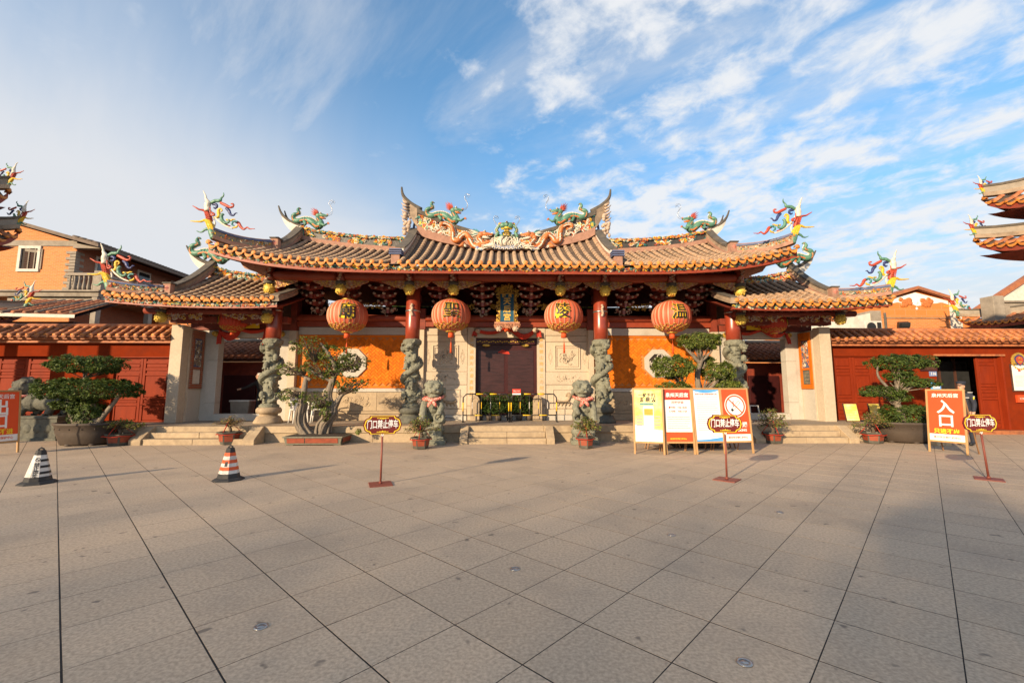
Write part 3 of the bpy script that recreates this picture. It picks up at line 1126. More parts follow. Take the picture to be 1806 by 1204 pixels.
# ---- beams above the wall
b = MB()
for (xa, xb) in ((XC - 7.4, XC - 3.16), (XC - 2.88, XC + 2.88), (XC + 3.16, XC + 7.4)):
    b2 = MB()
    b2.tube([(xa, 15.3, 4.06), (xa + .12, 15.3, 4.06), (xb - .12, 15.3, 4.06), (xb, 15.3, 4.06)], [.095, .122, .122, .095], 18)
    b2.build('round_beam', T['redbeam'], hall)
    b2 = MB()
    b2.mm(xa, xb, 15.28, 15.62, 3.755, 3.935)
    b2.build('tie_beam', T['redbeam'], hall, bevel=.012)

# gold pierced frieze behind the brackets
def curls(b, x0, x1, z0, z1, y, n, r, seed, shape=None, mi=(0,), R=(.05, .1)):
    rr = random.Random(seed)
    for k in range(n):
        x, z = rr.uniform(x0, x1), rr.uniform(z0, z1)
        if shape and not shape(x, z):
            continue
        a0, s_, q = rr.uniform(0, 6.28), rr.choice((-1, 1)), rr.uniform(*R)
        b.tube([(x + cos(a0 + s_ * t * .75) * q * (1 - t * .11), y + rr.uniform(-.012, .012), z + sin(a0 + s_ * t * .75) * q * (1 - t * .11)) for t in range(7)],
               [r * .7, r, r, r, r * .9, r * .7, r * .4], 5, rr.choice(mi))


BR = [-6.45, -5.2, -4.0, -2.1, -.66, 1.02, 2.45, 4.35, 5.55, 6.8]     # bracket sets along the front
for k in range(len(BR) - 1):
    if abs((BR[k] + BR[k + 1]) / 2 - XC) > 2.6 and abs((BR[k] + BR[k + 1]) / 2 - XC) < 3.4:
        continue
    xa, xb = BR[k] + .25, BR[k + 1] - .25
    b = MB()
    m_ = (xa + xb) / 2
    curls(b, xa, xb, 4.40, 4.58, 15.26, int(70 * (xb - xa)), .012, 70 + k, R=(.03, .075),
          shape=lambda x, z: z > 4.36 + .12 * (abs(x - m_) / (xb - xa) * 2) ** 2)
    b.build('gilt_frieze', T['gold'], hall)


def bracket_set(x):
    b = MB()
    rr = random.Random(int(x * 100))
    for t in range(5):                                # stepped arms reaching forward
        z = 4.22 + t * .21
        y = 15.2 - t * .27
        b.mm(x - .055, x + .055, y - .10, 15.45, z, z + .13, 0)
        b.mm(x - .04, x + .04, y - .13, y - .10, z - .02, z + .15, 1)
        L = .24 + .07 * t
        b.prism([(x - L, z + .14), (x + L, z + .14), (x + L - .05, z + .06), (x + .08, z + .02), (x - .08, z + .02), (x - L + .05, z + .06)], y - .04, y + .05, 0)
    bo = b.build('bracket_set', [T['darkred'], T['red']], hall)
    b = MB()
    for t in range(5):
        z = 4.22 + t * .21
        y = 15.2 - t * .27
        L = .24 + .07 * t
        for s in (-1, 1):
            b.ball((x + s * (L - .02), y - .03, z + .17), (.06, .06, .045), 7, 0)
            b.ball((x + s * (L * .5), y - .05, z + .09), (.05, .04, .04), 6, 0)
        b.ball((x, y - .14, z + .15), (.07, .05, .045), 7, 0)
    curls(b, x - .3, x + .3, 4.14, 4.34, 15.16, 26, .012, int(x * 50), R=(.04, .09), shape=lambda px, z: abs(px - x) < .06 + (z - 4.14) * 1.3)
    b.build('block_carving', T['carvegrey'], bo)


for x in BR:
    bracket_set(x)

b = MB()                                              # rear wall of the porch hall, near-black in place of deep shade
b.mm(X0, X1, 18.0, 18.25, ZP, 5.0)
b.build('rear_wall', T['roomdark'], hall)
for s in (-1, 1):
    b = MB()
    b.mm(XC + s * 7.62 - .1, XC + s * 7.62 + .1, YW + .43, 18.2, ZP, 5.3)
    b.build('end_wall', T['darkred'], hall)
# ---- hanging posts, outer purlin and carved wings
HP = [-7.45, -5.18, -2.98, -1.56, 1.91, 3.38, 5.57, 7.85]
gb = MB()
gb.ball((0, 0, 0), (.165, .165, .175), 18)
rr = random.Random(4)
for k in range(46):
    an, el = rr.uniform(0, 6.28), rr.uniform(-1.2, 1.2)
    gb.ball((cos(an) * cos(el) * .165, sin(an) * cos(el) * .165, sin(el) * .175), rr.uniform(.02, .036), 6)
ball_me = gb.mesh('gilt_ball', T['goldball'])
wb = MB()                                             # carved wing, pointing to +x
wshape = lambda x, z: -.03 - .24 * (1 - x / .78) ** .8 < z < 0
curls(wb, 0.0, .78, -.26, 0, 0, 150, .014, 9, wshape, (0, 0, 1, 2), (.03, .075))
wb.mm(0, .76, -.01, .03, -.03, .0, 0)
pp = [(.76 * t, .0, -.02 - .25 * (1 - t) ** .8) for t in [i / 12 for i in range(13)]]
wb.tube(pp, .017, 5, 0)
wb.prism([(0, -.22), (.3, -.12), (.7, -.015), (.7, 0), (0, 0)], .022, .035, 3)
wing_me = wb.mesh('carved_wing', [T['carve'], T['carvegrey'], T['gold'], T['darkred']])
wb = MB()
wb.add([(-v[0], v[1], v[2]) for v in [tuple(p.co) for p in wing_me.vertices]], [tuple(p.vertices) for p in wing_me.polygons])
wb.m = [p.material_index for p in wing_me.polygons]
wb.sm = [p.use_smooth for p in wing_me.polygons]
wing_me2 = wb.mesh('carved_wing', [T['carve'], T['carvegrey'], T['gold'], T['darkred']])
for k, x in enumerate(HP):
    b = MB()
    b.tube([(x, YH, 4.97), (x, YH, 5.2), (x, YH, 5.66)], [.135, .13, .13], 16)
    hp = b.build('hanging_post', T['red'], hall)
    b = MB()
    b.lathe([(.12, 4.90), (.165, 4.91), (.17, 4.95), (.15, 4.97), (.165, 4.99), (.13, 5.01)], (x, YH, 0), 20)
    b.build('collar', T['ridgedark'] if k < 9 else T['steel'], hp)
    piece('gilt_ball', ball_me, (x, YH, 4.745), (0, 0, k * 1.1), hp)
    b = MB()
    rr = random.Random(40 + k)
    for q in range(14):
        b.ball((x + rr.uniform(-.06, .06), YH - .14 - rr.uniform(0, .05), 5.03 + q * .035), (.05, .045, .035), 6, q % 2)
    b.ball((x, YH - .2, 5.5), (.08, .09, .06), 7, 0)
    b.build('post_carving', [T['carvegrey'], T['carve']], hp)
    if k < 7:
        xa, xb = x + .12, HP[k + 1] - .12
        b = MB()
        b.tube([(xa, YH, 5.18), (xa + .06, YH, 5.18), (xa + .3, YH, 5.185), (xb - .3, YH, 5.185), (xb - .06, YH, 5.18), (xb, YH, 5.18)], [.10, .145, .155, .155, .145, .10], 18)
        b.build('eave_beam', T['redbeam'], hall)
        sc_ = min(1.0, (xb - xa) / 1.62)
        piece('carved_wing', wing_me, (xa, YH, 5.025), (0, 0, 0), hall, (sc_, 1, 1))
        piece('carved_wing', wing_me2, (xb, YH, 5.025), (0, 0, 0), hall, (sc_, 1, 1))
# links from hanging posts back to columns
for x in COLX:
    b = MB()
    b.mm(x - .06, x + .06, YH, YC - .2, 5.2, 5.42)
    b.mm(x - .07, x + .07, YC + .15, 15.5, 4.62, 4.9)
    b.mm(x - .06, x + .06, YC + .15, 15.5, 5.1, 5.3)
    b.build('tie_beam', T['darkred'], hall, bevel=.01)

# ------------------------------------------------------------------ roofs
def ze_main(d):
    return 5.235 + .60 * (min(abs(d) / 8.93, 1.05)) ** 5


def zr_main(d):
    d = abs(d)
    if d < 3.4:
        return 6.60 + .62 * (d / 3.4) ** 2.3
    return 6.56 + .42 * ((d - 3.4) / 4.1) ** 1.8


YE, YR = 12.6, 15.5


def z_main(d, y):
    t = (y - YE) / (YR - YE)
    return lerp(ze_main(d), zr_main(d), t) - .42 * t * (1 - t)


def hip_y(d, dg, de, yp, ye):
    """how far up the slope reaches beyond the gable"""
    if abs(d) <= dg:
        return None
    return lerp(yp, ye, (abs(d) - dg) / (de - dg))


def seg_tube(path, r, n=7, step=.27):
    """half-round cover tiles lapped one over the next"""
    V, F = [], []
    L = [0]
    for i in range(1, len(path)):
        L.append(L[-1] + (Vector(path[i]) - Vector(path[i - 1])).length)
    tot = L[-1]
    k = 0
    s = 0.0
    while s < tot - .04:
        e = min(s + step, tot)
        for q, (ss, rr_) in enumerate(((s, r * 1.04), (e, r * .80))):
            i = 1
            while i < len(L) - 1 and L[i] < ss:
                i += 1
            t = (ss - L[i - 1]) / max(1e-6, L[i] - L[i - 1])
            p = Vector(path[i - 1]).lerp(Vector(path[i]), t)
            d = (Vector(path[i]) - Vector(path[i - 1])).normalized()
            side = d.cross(Vector((0, 0, 1))).normalized()
            up = side.cross(d).normalized()
            for m in range(n):
                a = pi * (m / (n - 1)) * 1.1 - .05 * pi
                V.append(p + side * cos(a) * rr_ + up * sin(a) * rr_)
        o = len(V) - 2 * n
        for m in range(n - 1):
            F.append((o + m, o + m + 1, o + n + m + 1, o + n + m))
        F.append(tuple(o + m for m in range(n)))
        s = e
        k += 1
    return V, F


disc_b = MB()
disc_b.lathe([(0, -.012), (.040, -.012), (.046, -.004), (.060, -.008), (.068, .0), (.068, .05)], n=16, mi=0)
disc_b.v = [(p[0], p[2], p[1]) for p in disc_b.v]
disc_me = disc_b.mesh('tile_end_disc', T['disc'])
drip_b = MB()
dp = [(-.112, .012), (-.095, .032), (-.05, .012), (0, .004), (.05, .012), (.095, .032), (.112, .012), (.085, -.038), (.048, -.072), (0, -.096), (-.048, -.072), (-.085, -.038)]
drip_b.prism(dp, -.012, .012)
drip_b.prism([(p[0] * .6, p[1] * .6 - .02) for p in dp], -.019, -.012)
drip_me = drip_b.mesh('drip_tile', T['disc'])


def tile_field(roof, ds, path_fn, eave_fn, sgn, xc, tile_mat='tile', disc=True):
    """rows of cover tiles with their end discs and the drip tiles between; ds: distances from the axis"""
    for k, d in enumerate(ds):
        path = path_fn(d)
        if path is None:
            continue
        b = MB()
        V, F = seg_tube(path, .074)
        b.add(V, F, 0, True)
        b.m = [1 if len(f) > 4 else 0 for f in b.f]
        b.build('cover_tile_row', [T[tile_mat], T['lip']], roof)
        p = path[0]
        piece('tile_end_disc', disc_me, (p[0], p[1] - .012, p[2] + .045), (radians(-12), 0, 0), roof)
        if k < len(ds) - 1:
            d2 = (d + ds[k + 1]) / 2
            q = eave_fn(d2)
            q0, q1 = eave_fn(d2 - .1), eave_fn(d2 + .1)
            piece('drip_tile', drip_me, (q[0], q[1] - .03, q[2] + .005), (radians(-10), -atan2(q1[2] - q0[2], q1[0] - q0[0]), 0), roof)


roof = MB()
rows = 10


def rp(d, y, off=0.0):
    return (XC + d, y, z_main(d, y) + off)


DE, DG, YP = 8.93, 7.55, 14.0
# deck: centre and sides separately, the centre stands higher towards the ridge
for (da, db, nn) in ((-3.39, 3.39, 26), (-DG, -3.41, 16), (3.41, DG, 16)):
    roof.grid(lambda u, v: rp(lerp(da, db, u), lerp(YE + .02, YR, v)), nn, rows, 0)
    roof.grid(lambda u, v: (XC + lerp(da, db, u), lerp(YR, 18.4, v), z_main(lerp(da, db, u), lerp(YR, YE, v))), nn, rows, 0)
for s in (-1, 1):
    roof.grid(lambda u, v: (lambda d: rp(s * d, lerp(YE + .02, hip_y(d, DG, DE, YP, YE) or YP, v)))(lerp(DG + .001, DE, u)), 8, 5, 0)
    roof.grid(lambda u, v: (lambda d, yy: (XC + s * d, lerp(lerp(YP, YE, u), lerp(17.0, 18.4, u), v), z_main(d, lerp(YP, YE, u))))(lerp(DG, DE, u), v), 6, 6, 0)
    roof.add([(XC + s * DG, YP, z_main(DG, YP)), (XC + s * DG, YR, z_main(DG, YR)), (XC + s * DG, 17.0, z_main(DG, YP))], [(0, 1, 2)], 1)
    # step at the edge of the raised centre
    for k in range(rows):
        y0, y1 = lerp(YE + .02, YR, k / rows), lerp(YE + .02, YR, (k + 1) / rows)
        roof.add([rp(s * 3.39, y0), rp(s * 3.39, y1), (XC + s * 3.41, y1, z_main(3.41, y1) - .05), (XC + s * 3.41, y0, z_main(3.41, y0) - .05)], [(0, 1, 2, 3)], 1)
roof_o = roof.build('roof', [T['tilegrey'], T['ridge']], hall)

N_ROW = 67
PITCH_T = 2 * 8.86 / (N_ROW - 1)
ds = [-8.86 + k * PITCH_T for k in range(N_ROW)]


def main_path(d):
    yt = hip_y(d, DG, DE, YP, YE)
    yt = YR - .12 if yt is None else yt - .06
    if abs(abs(d) - 3.4) < .10:
        return None
    n = 9
    if yt < YE + .12:
        yt = YE + .12
    return [rp(d, lerp(YE, yt, k / n), .035) for k in range(n + 1)]


tile_field(roof_o, ds, main_path, lambda d: (XC + d, YE, ze_main(d) - .02), 1, XC)

# fascia, mosaic strip and soffit below the eave
for (y0, dz0, dz1, mat, nm) in ((YE + .10, -.235, -.13, 'redbeam', 'fascia'), (YE + .09, -.13, -.03, 'p_dark', 'mosaic_strip')):
    b = MB()
    n = 40
    for k in range(n):
        a, c = lerp(-8.9, 8.9, k / n), lerp(-8.9, 8.9, (k + 1) / n)
        V = []
        for yy in (y0, y0 + .05):
            V += [(XC + a, yy, ze_main(a) + dz0), (XC + c, yy, ze_main(c) + dz0), (XC + c, yy, ze_main(c) + dz1), (XC + a, yy, ze_main(a) + dz1)]
        b.add(V, [(0, 1, 2, 3), (7, 6, 5, 4), (0, 4, 5, 1), (3, 2, 6, 7)])
    fo = b.build(nm, T[mat], roof_o)
PORC = ['p_green', 'p_yellow', 'p_red', 'p_white', 'p_teal', 'p_orange', 'p_pink', 'p_blue']
PM = [T[k] for k in PORC]


def flower(b, x, z, y, r, rr, mi=None):
    mi = rr.choice((1, 2, 3, 5, 6)) if mi is None else mi
    n = rr.choice((5, 6, 7))
    a0 = rr.uniform(0, 6)
    for k in range(n):
        b.octa((x + cos(a0 + k * 6.283 / n) * r * .62, y, z + sin(a0 + k * 6.283 / n) * r * .62), r * .48, mi, .5)
    b.octa((x, y - r * .15, z), r * .38, 1 if mi != 1 else 2, .7)


def leafy(b, x, z, y, r, rr, mi=None):
    mi = rr.choice((0, 0, 4)) if mi is None else mi
    a = rr.uniform(0, 6.28)
    c, s_ = cos(a), sin(a)
    b.add([(x - c * r, y, z - s_ * r), (x - s_ * r * .35, y - r * .2, z + c * r * .35), (x + c * r, y, z + s_ * r), (x + s_ * r * .35, y - r * .2, z - c * r * .35)], [(0, 1, 2, 3)], mi, False)


def mosaic(parent, fn, n, seed, sz=(.03, .055), name='mosaic_work', keep=None):
    """cut-porcelain flowers, leaves and birds set on a face; fn(u, v) gives the point"""
    rr = random.Random(seed)
    b = MB()
    for k in range(n):
        u = rr.random()
        if keep and not keep(u):
            continue
        p = fn(u, rr.random())
        q = rr.random()
        r = rr.uniform(*sz)
        if q < .34:
            flower(b, p[0], p[2], p[1], r, rr)
        elif q < .8:
            leafy(b, p[0], p[2], p[1], r * 1.2, rr)
        else:
            m_ = rr.choice((1, 2, 3, 4, 5))
            b.tube([(p[0] + r * (t - 1.5), p[1] - .008, p[2] + r * .5 * sin(t * 2 + k)) for t in range(4)], [r * .15, r * .3, r * .3, r * .08], 5, m_)
    return b.build(name, PM, parent, kind='stuff')


mosaic(roof_o, lambda u, v: (XC + lerp(-8.85, 8.85, u), YE + .078, ze_main(lerp(-8.85, 8.85, u)) - lerp(.04, .14, v)), 1150, 3, (.026, .05), 'eave_mosaic')

sf = MB()
for s in (-1, 1):
    pass
sf.grid(lambda u, v: (XC + lerp(-8.8, 8.8, u), lerp(YE + .16, 15.5, v), ze_main(lerp(-8.8, 8.8, u)) * (1 - v) + 6.15 * v - .17), 40, 6, 0)
sf.grid(lambda u, v: (XC + lerp(-8.8, 8.8, u), lerp(18.35, 15.5, v), ze_main(lerp(-8.8, 8.8, u)) * (1 - v) + 6.15 * v - .17), 20, 4, 0)
so = sf.build('soffit', T['darkred'], roof_o)
b = MB()
for k in range(66):
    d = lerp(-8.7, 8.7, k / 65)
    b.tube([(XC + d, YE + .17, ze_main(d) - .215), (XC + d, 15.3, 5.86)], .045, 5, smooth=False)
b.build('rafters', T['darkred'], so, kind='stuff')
for s in (-1, 1):                                     # corner braces under the raised eave corners
    b = MB()
    xx = XC + s * 7.65
    b.prism([(xx + s * .0, 5.25), (xx + s * .22, 5.18), (xx + s * .45, 5.30), (xx + s * .8, 5.42), (xx + s * .95, 5.62), (xx + s * .5, 5.60), (xx, 5.55)], YH - .04, YH + .05)
    b.build('corner_brace', T['carve'], hall, bevel=.012)

# ---- gable and hip ridges
def ridge_strip(path, h, w, mats, name, parent, top=None):
    """plastered ridge following a path; three stacked courses"""
    b = MB()
    n = len(path)
    P = [Vector(p) for p in path]
    for (z0, z1, ww, mi) in ((-.06, h * .2, w * 1.12, 0), (h * .2, h * .78, w * .86, 1), (h * .78, h, w * 1.15, 2)):
        V = []
        for i, p in enumerate(P):
            t = (P[min(i + 1, n - 1)] - P[max(i - 1, 0)])
            side = Vector((t.y, -t.x, 0))
            side = side.normalized() if side.length > 1e-6 else Vector((1, 0, 0))
            for (s_, z) in ((-1, z0), (1, z0), (1, z1), (-1, z1)):
                V.append(p + side * s_ * ww / 2 + Vector((0, 0, z)))
        F = []
        for i in range(n - 1):
            for k in range(4):
                q = (k + 1) % 4
                F.append((i * 4 + k, i * 4 + q, i * 4 + 4 + q, i * 4 + 4 + k))
        F += [(0, 3, 2, 1), ((n - 1) * 4, (n - 1) * 4 + 1, (n - 1) * 4 + 2, (n - 1) * 4 + 3)]
        b.add(V, F, mi, False)
    return b.build(name, mats, parent)


def pier(x, y, z, parent, w=.24, h=.34):
    b = MB()
    b.mm(x - w / 2, x + w / 2, y - w / 2, y + w / 2, z - .1, z + h, 0)
    b.mm(x - w * .62, x + w * .62, y - w * .62, y + w * .62, z + h, z + h + .04, 1)
    b.octa((x, y - w / 2, z + h * .55), .085, 2, .3)
    return b.build('ridge_pier', [T['ridgepink'], T['ridgedark'], T['p_pink']], parent)


# ---- curling flame ornaments on the corner ridges; x to the outside is negative, units of metres
SC_ = .1579 * 12.8 / 762.3


def flame_ornament(parent, pos, s, k=1.0, yaw=0.0, simple=False, name='corner_ornament'):
    strokes = [
        ('p_green', [(440, 600, 34), (410, 520, 32), (380, 492, 20), (345, 498, 14), (300, 530, 8), (250, 517, 3)]),
        ('p_yellow', [(420, 520, 36), (395, 460, 38), (365, 410, 32), (325, 387, 17), (270, 402, 10), (205, 400, 7), (160, 397, 3)]),
        ('p_red', [(375, 400, 30), (355, 330, 31), (330, 285, 24), (295, 266, 13), (240, 255, 9), (200, 232, 6), (165, 212, 3)]),
        ('p_white', [(348, 280, 27), (342, 225, 31), (345, 180, 28), (325, 140, 14), (314, 98, 9), (300, 70, 6), (283, 42, 3)]),
        ('p_green', [(365, 185, 13), (420, 157, 17), (475, 152, 15), (487, 120, 9), (512, 88, 6), (505, 58, 3)]),
        ('p_blue', [(385, 190, 12), (425, 195, 14), (440, 218, 11), (420, 240, 9), (400, 228, 5)]),
        ('p_red', [(490, 183, 12), (545, 210, 15), (600, 236, 12), (632, 225, 9), (632, 198, 8), (604, 195, 5)]),
        ('p_blue', [(545, 240, 11), (578, 265, 16), (608, 318, 11), (640, 325, 8), (655, 300, 6), (679, 300, 2)]),
        ('p_yellow', [(410, 352, 9), (462, 340, 15), (462, 295, 17), (455, 262, 14), (478, 245, 10), (500, 265, 6), (482, 282, 4)]),
        ('p_green', [(530, 310, 12), (510, 345, 17), (522, 385, 17), (560, 420, 13), (600, 405, 9), (590, 380, 5)]),
        ('p_yellow', [(560, 378, 9), (610, 385, 9), (640, 372, 6), (662, 374, 2)]),
        ('p_red', [(660, 400, 10), (692, 410, 15), (720, 452, 14), (758, 485, 9), (790, 460, 7), (822, 478, 5), (882, 477, 2)]),
        ('p_teal', [(690, 402, 8), (648, 402, 10), (637, 435, 9), (660, 452, 6)]),
        ('p_yellow', [(640, 470, 7), (680, 462, 9), (690, 440, 5)]),
        ('p_red', [(500, 375, 9), (545, 430, 10), (600, 446, 5)]),
        ('p_red', [(400, 300, 9), (430, 320, 10), (392, 330, 6), (380, 240, 4)]),
        ('p_white', [(372, 190, 7), (362, 235, 8), (372, 262, 6), (420, 330, 6), (470, 385, 8), (560, 450, 7), (640, 480, 6)]),
        ('p_white', [(415, 470, 9), (430, 420, 9), (415, 370, 6)]),
    ]
    by = {}
    R = random.Random(1)
    objs = None
    main = MB()
    mats, idx = [], {}
    cy_, sy_ = cos(yaw), sin(yaw)
    for i, (m, pts) in enumerate(strokes):
        if simple and i in (15, 17, 13):
            continue
        if m not in idx:
            idx[m] = len(mats)
            mats.append(T[m])
        P = spline(pts, 4)
        q = []
        for p in P:
            X = (p[0] - 440) * SC_ * k * (-s)
            q.append((pos[0] + X * cy_, pos[1] + X * sy_ + R.uniform(-.01, .01) + (.03 * (i % 3) - .03) * k, pos[2] + (600 - p[1]) * SC_ * k))
        main.tube(q, [p[2] * SC_ * k * (1.0 if i < 4 else 1.12) + .003 for p in P], 7, idx[m], .75, up=(0, 1, 0) if yaw == 0 else None)
        if i < 4:                                     # overlapping scales on the trunk
            for p in P[2:-6]:
                X = (p[0] - 440) * SC_ * k * (-s)
                for e in (-.5, .1, .6):
                    main.octa((pos[0] + (X + e * p[2] * SC_ * k) * cy_, pos[1] - p[2] * SC_ * k * .72, pos[2] + (600 - p[1]) * SC_ * k), p[2] * SC_ * k * .36, idx[m], .4)
    return main.build(name, mats, parent)


for s in (-1, 1):
    # raised verge of the centre section running down the slope
    pth = [(XC + s * 3.4, lerp(YR, 13.35, k / 8), max(z_main(3.38 * s, lerp(YR, 13.35, k / 8)), 0) + .02 + .10 * (k / 8) ** 3) for k in range(9)]
    ridge_strip(pth, .24, .26, [T['ridgepink'], T['white'], T['ridgedark']], 'verge_ridge', roof_o)
    b = MB()
    x, y, z = XC + s * 3.47, 13.2, z_main(3.5, 13.2)
    b.mm(x - .13, x + .13, y - .13, y + .13, z - .1, z + .25, 0)
    for q in range(3):
        b.mm(x - .19, x + .19, y - .17, y + .17, z + .25 + q * .07, z + .29 + q * .07, 1)
        b.mm(x - .15, x + .15, y - .13, y + .13, z + .29 + q * .07, z + .32 + q * .07, 0)
    b.build('verge_pier', [T['ridgepink'], T['slate_blue']], roof_o)
    # gable ridge, pier, hip ridge and ornament
    pth = [(XC + s * (DG - .02 - .0 * k), lerp(YR, YP, k / 6), z_main(DG, lerp(YR, YP, k / 6)) + .30 * (1 - k / 6) ** 2) for k in range(7)]
    ridge_strip(pth, .30, .24, [T['ridgepink'], T['ridge'], T['ridgedark']], 'gable_ridge', roof_o)
    pier(XC + s * (DG + .03), YP - .08, z_main(DG, YP) - .02, roof_o)
    pth = []
    for k in range(9):
        t = k / 8
        d = lerp(DG + .16, DE - .1, t)
        y = lerp(YP - .16, YE + .1, t)
        pth.append((XC + s * d, y, z_main(d, y) + .02 + .20 * t ** 2.2))
    hr = ridge_strip(pth, .27, .20, [T['ridgepink'], T['ridge'], T['slate_blue']], 'hip_ridge', roof_o)

    def on_hip(u, v, P_=pth):
        k = min(int(u * 8), 7)
        q = Vector(P_[k]).lerp(Vector(P_[k + 1]), u * 8 - k)
        return (q.x - s * .03, q.y - .10, q.z + lerp(.06, .20, v))
    mosaic(hr, on_hip, 70, 33 + s, (.022, .042), 'ridge_mosaic')
    b = MB()
    b.tube([(p[0], p[1] - .03, p[2] + .285) for p in pth], .028, 6)
    b.build('cap_band', T['ridgepink'], hr)
    flame_ornament(roof_o, (XC + s * 8.78, YE + .12, 6.02), s)


# ---- main ridges
def ridge_wall(prof_b, prof_t, y, th, mats, name, parent, n=1):
    """upright ridge between a lower and an upper curve (x, z): moulded foot, field and cap"""
    b = MB()
    P = list(zip(prof_b, prof_t))
    for i in range(len(P) - 1):
        (b0, t0), (b1, t1) = P[i], P[i + 1]
        for (f0, f1, tt, mi) in ((0, .34, 1.12, 0), (.34, .82, .82, 1), (.82, 1.0, 1.2, 2)):
            V = []
            for yy in (y - th * tt / 2, y + th * tt / 2):
                V += [(lerp(b0[0], t0[0], f0), yy, lerp(b0[1], t0[1], f0)), (lerp(b1[0], t1[0], f0), yy, lerp(b1[1], t1[1], f0)),
                      (lerp(b1[0], t1[0], f1), yy, lerp(b1[1], t1[1], f1)), (lerp(b0[0], t0[0], f1), yy, lerp(b0[1], t0[1], f1))]
            b.add(V, [(0, 1, 2, 3), (7, 6, 5, 4), (0, 4, 5, 1), (3, 2, 6, 7), (1, 5, 6, 2), (4, 0, 3, 7)], mi, False)
    return b.build(name, mats, parent)


def dragon(parent, pos, s, k, body, head, neckmane, col='p_green', belly='p_orange', whisk=None, name='ridge_dragon', extra=None):
    """body: (x, z, r) along the spine from tail to neck, already in metres; s mirrors"""
    mats = [T[col], T[belly], T['p_red'], T['p_yellow'], T['p_white'], T['p_dark'], T['p_teal']]
    b = MB()
    P = spline([(p[0], p[1], p[2]) for p in body], 5)
    w = lambda x, z, dy=0.0: (pos[0] + s * x * k, pos[1] + dy, pos[2] + z * k)
    nP = len(P)
    P = [(p[0], p[1], p[2] * .82) for p in P]
    b.tube([w(p[0], p[1], .03 * sin(i * .5)) for i, p in enumerate(P)], [p[2] * k for p in P], 9, 0)
    b.tube([w(p[0] + .0, p[1] - p[2] * .35, -p[2] * k * .72) for p in P[2:]], [p[2] * k * .34 for p in P[2:]], 6, 1)
    for i in range(1, nP - 1):                         # fins along the outer edge
        t = Vector((P[i + 1][0] - P[i - 1][0], P[i + 1][1] - P[i - 1][1], 0))
        if t.length < 1e-6:
            continue
        t.normalize()
        n_ = Vector((-t.y, t.x, 0))
        r = P[i][2]
        b.octa(w(P[i][0] + n_.x * r * 1.05, P[i][1] + n_.y * r * 1.05), r * k * .42, 4, .5)
        if i % 2:
            for e_ in (-.55, 0, .55):
                b.octa(w(P[i][0] + n_.x * r * e_ + t.x * r * .2, P[i][1] + n_.y * r * e_, -r * k * (.95 - .3 * abs(e_))), r * k * .3, 0 if (i + int(e_ * 2)) % 3 else 6, .4)
    hx, hz = head
    b.ball(w(hx, hz), (.15 * k, .11 * k, .12 * k), 9, 0)
    b.tube([w(hx + .05, hz + .02), w(hx + .2, hz + .02), w(hx + .36, hz + .0), w(hx + .41, hz + .03)], [.11 * k, .085 * k, .06 * k, .045 * k], 8, 0)
    b.tube([w(hx + .05, hz - .07), w(hx + .2, hz - .11), w(hx + .34, hz - .13)], [.07 * k, .05 * k, .025 * k], 7, 1)
    b.ball(w(hx + .4, hz + .05), .05 * k, 6, 1)
    b.ball(w(hx + .13, hz + .10, -.09 * k), .045 * k, 6, 4)
    b.ball(w(hx + .14, hz + .10, -.12 * k), .022 * k, 5, 5)
    for q in range(4):
        b.octa(w(hx + .18 + q * .06, hz - .05, -.05 * k), .025 * k, 4)
    for q, (ax, az) in enumerate(neckmane):
        for dyy in (-.05, .05):
            x0, z0 = hx - .02, hz + .02
            b.tube([w(x0, z0, dyy * .5), w(lerp(x0, ax, .55) + .02, lerp(z0, az, .5), dyy), w(ax, az, dyy * 1.2)], [.035 * k, .026 * k, .004], 5, 2 if col == 'p_green' else (6 if q % 2 else 4))
    o = b.build(name, mats, parent)
    for (x0, z0, x1, z1, x2, z2) in (extra or []):     # legs and claws
        b = MB()
        b.tube([w(x0, z0, -.08), w(x1, z1, -.14), w(x2, z2, -.12)], [.075 * k, .055 * k, .035 * k], 7, 0)
        for q in range(4):
            a = -.6 + q * .55
            b.tube([w(x2, z2, -.12), w(x2 + cos(a) * .07, z2 + sin(a) * .06, -.15), w(x2 + cos(a) * .12, z2 + sin(a) * .06 - .03, -.14)], [.022 * k, .018 * k, .004], 5, 1)
        b.build('leg', mats, o)
    if whisk:
        b = MB()
        for dyy in (-.04, .04):
            pts = spline([(x, z) for x, z in whisk], 6)
            b.tube([w(p[0], p[1], dyy * (1 + i * .05)) for i, p in enumerate(pts)], .006, 4)
            e = whisk[-2]
            b.tube([w(e[0], e[1], dyy * 1.6), w(e[0] + .09, e[1] + .02, dyy), w(e[0] + .13, e[1] - .05, dyy)], .005, 4)
        b.build('whisker', T['steel'], o)
    return o


GREEN_BODY = [(-.78, .62, .03), (-.86, .66, .05), (-.90, .54, .07), (-.84, .42, .085), (-.98, .36, .10), (-1.10, .27, .11), (-1.06, .10, .125), (-.86, .03, .14),
              (-.62, .10, .155), (-.36, .07, .17), (-.12, -.10, .19), (.04, -.20, .20), (.18, -.10, .18), (.10, .08, .15), (.02, .20, .13)]
GREEN_MANE = [(-.30, .62), (-.22, .66), (-.14, .64), (-.30, .50), (-.28, .38), (-.05, .62)]
GREEN_LEG = [(.18, -.1, .38, -.22, .52, -.12), (-.55, .02, -.45, -.2, -.4, -.12)]
GREEN_WHISK = [(.42, .30), (.60, .40), (.64, .62), (.52, .86), (.62, 1.0), (.70, .92)]
KP = 15.35 / 762.3 * .227                            # metres per pixel of a close view of the ridge


def crop(x, y):
    p = at(690 + x * .227, 330 + y * .227, 15.35)
    return p.x, p.z


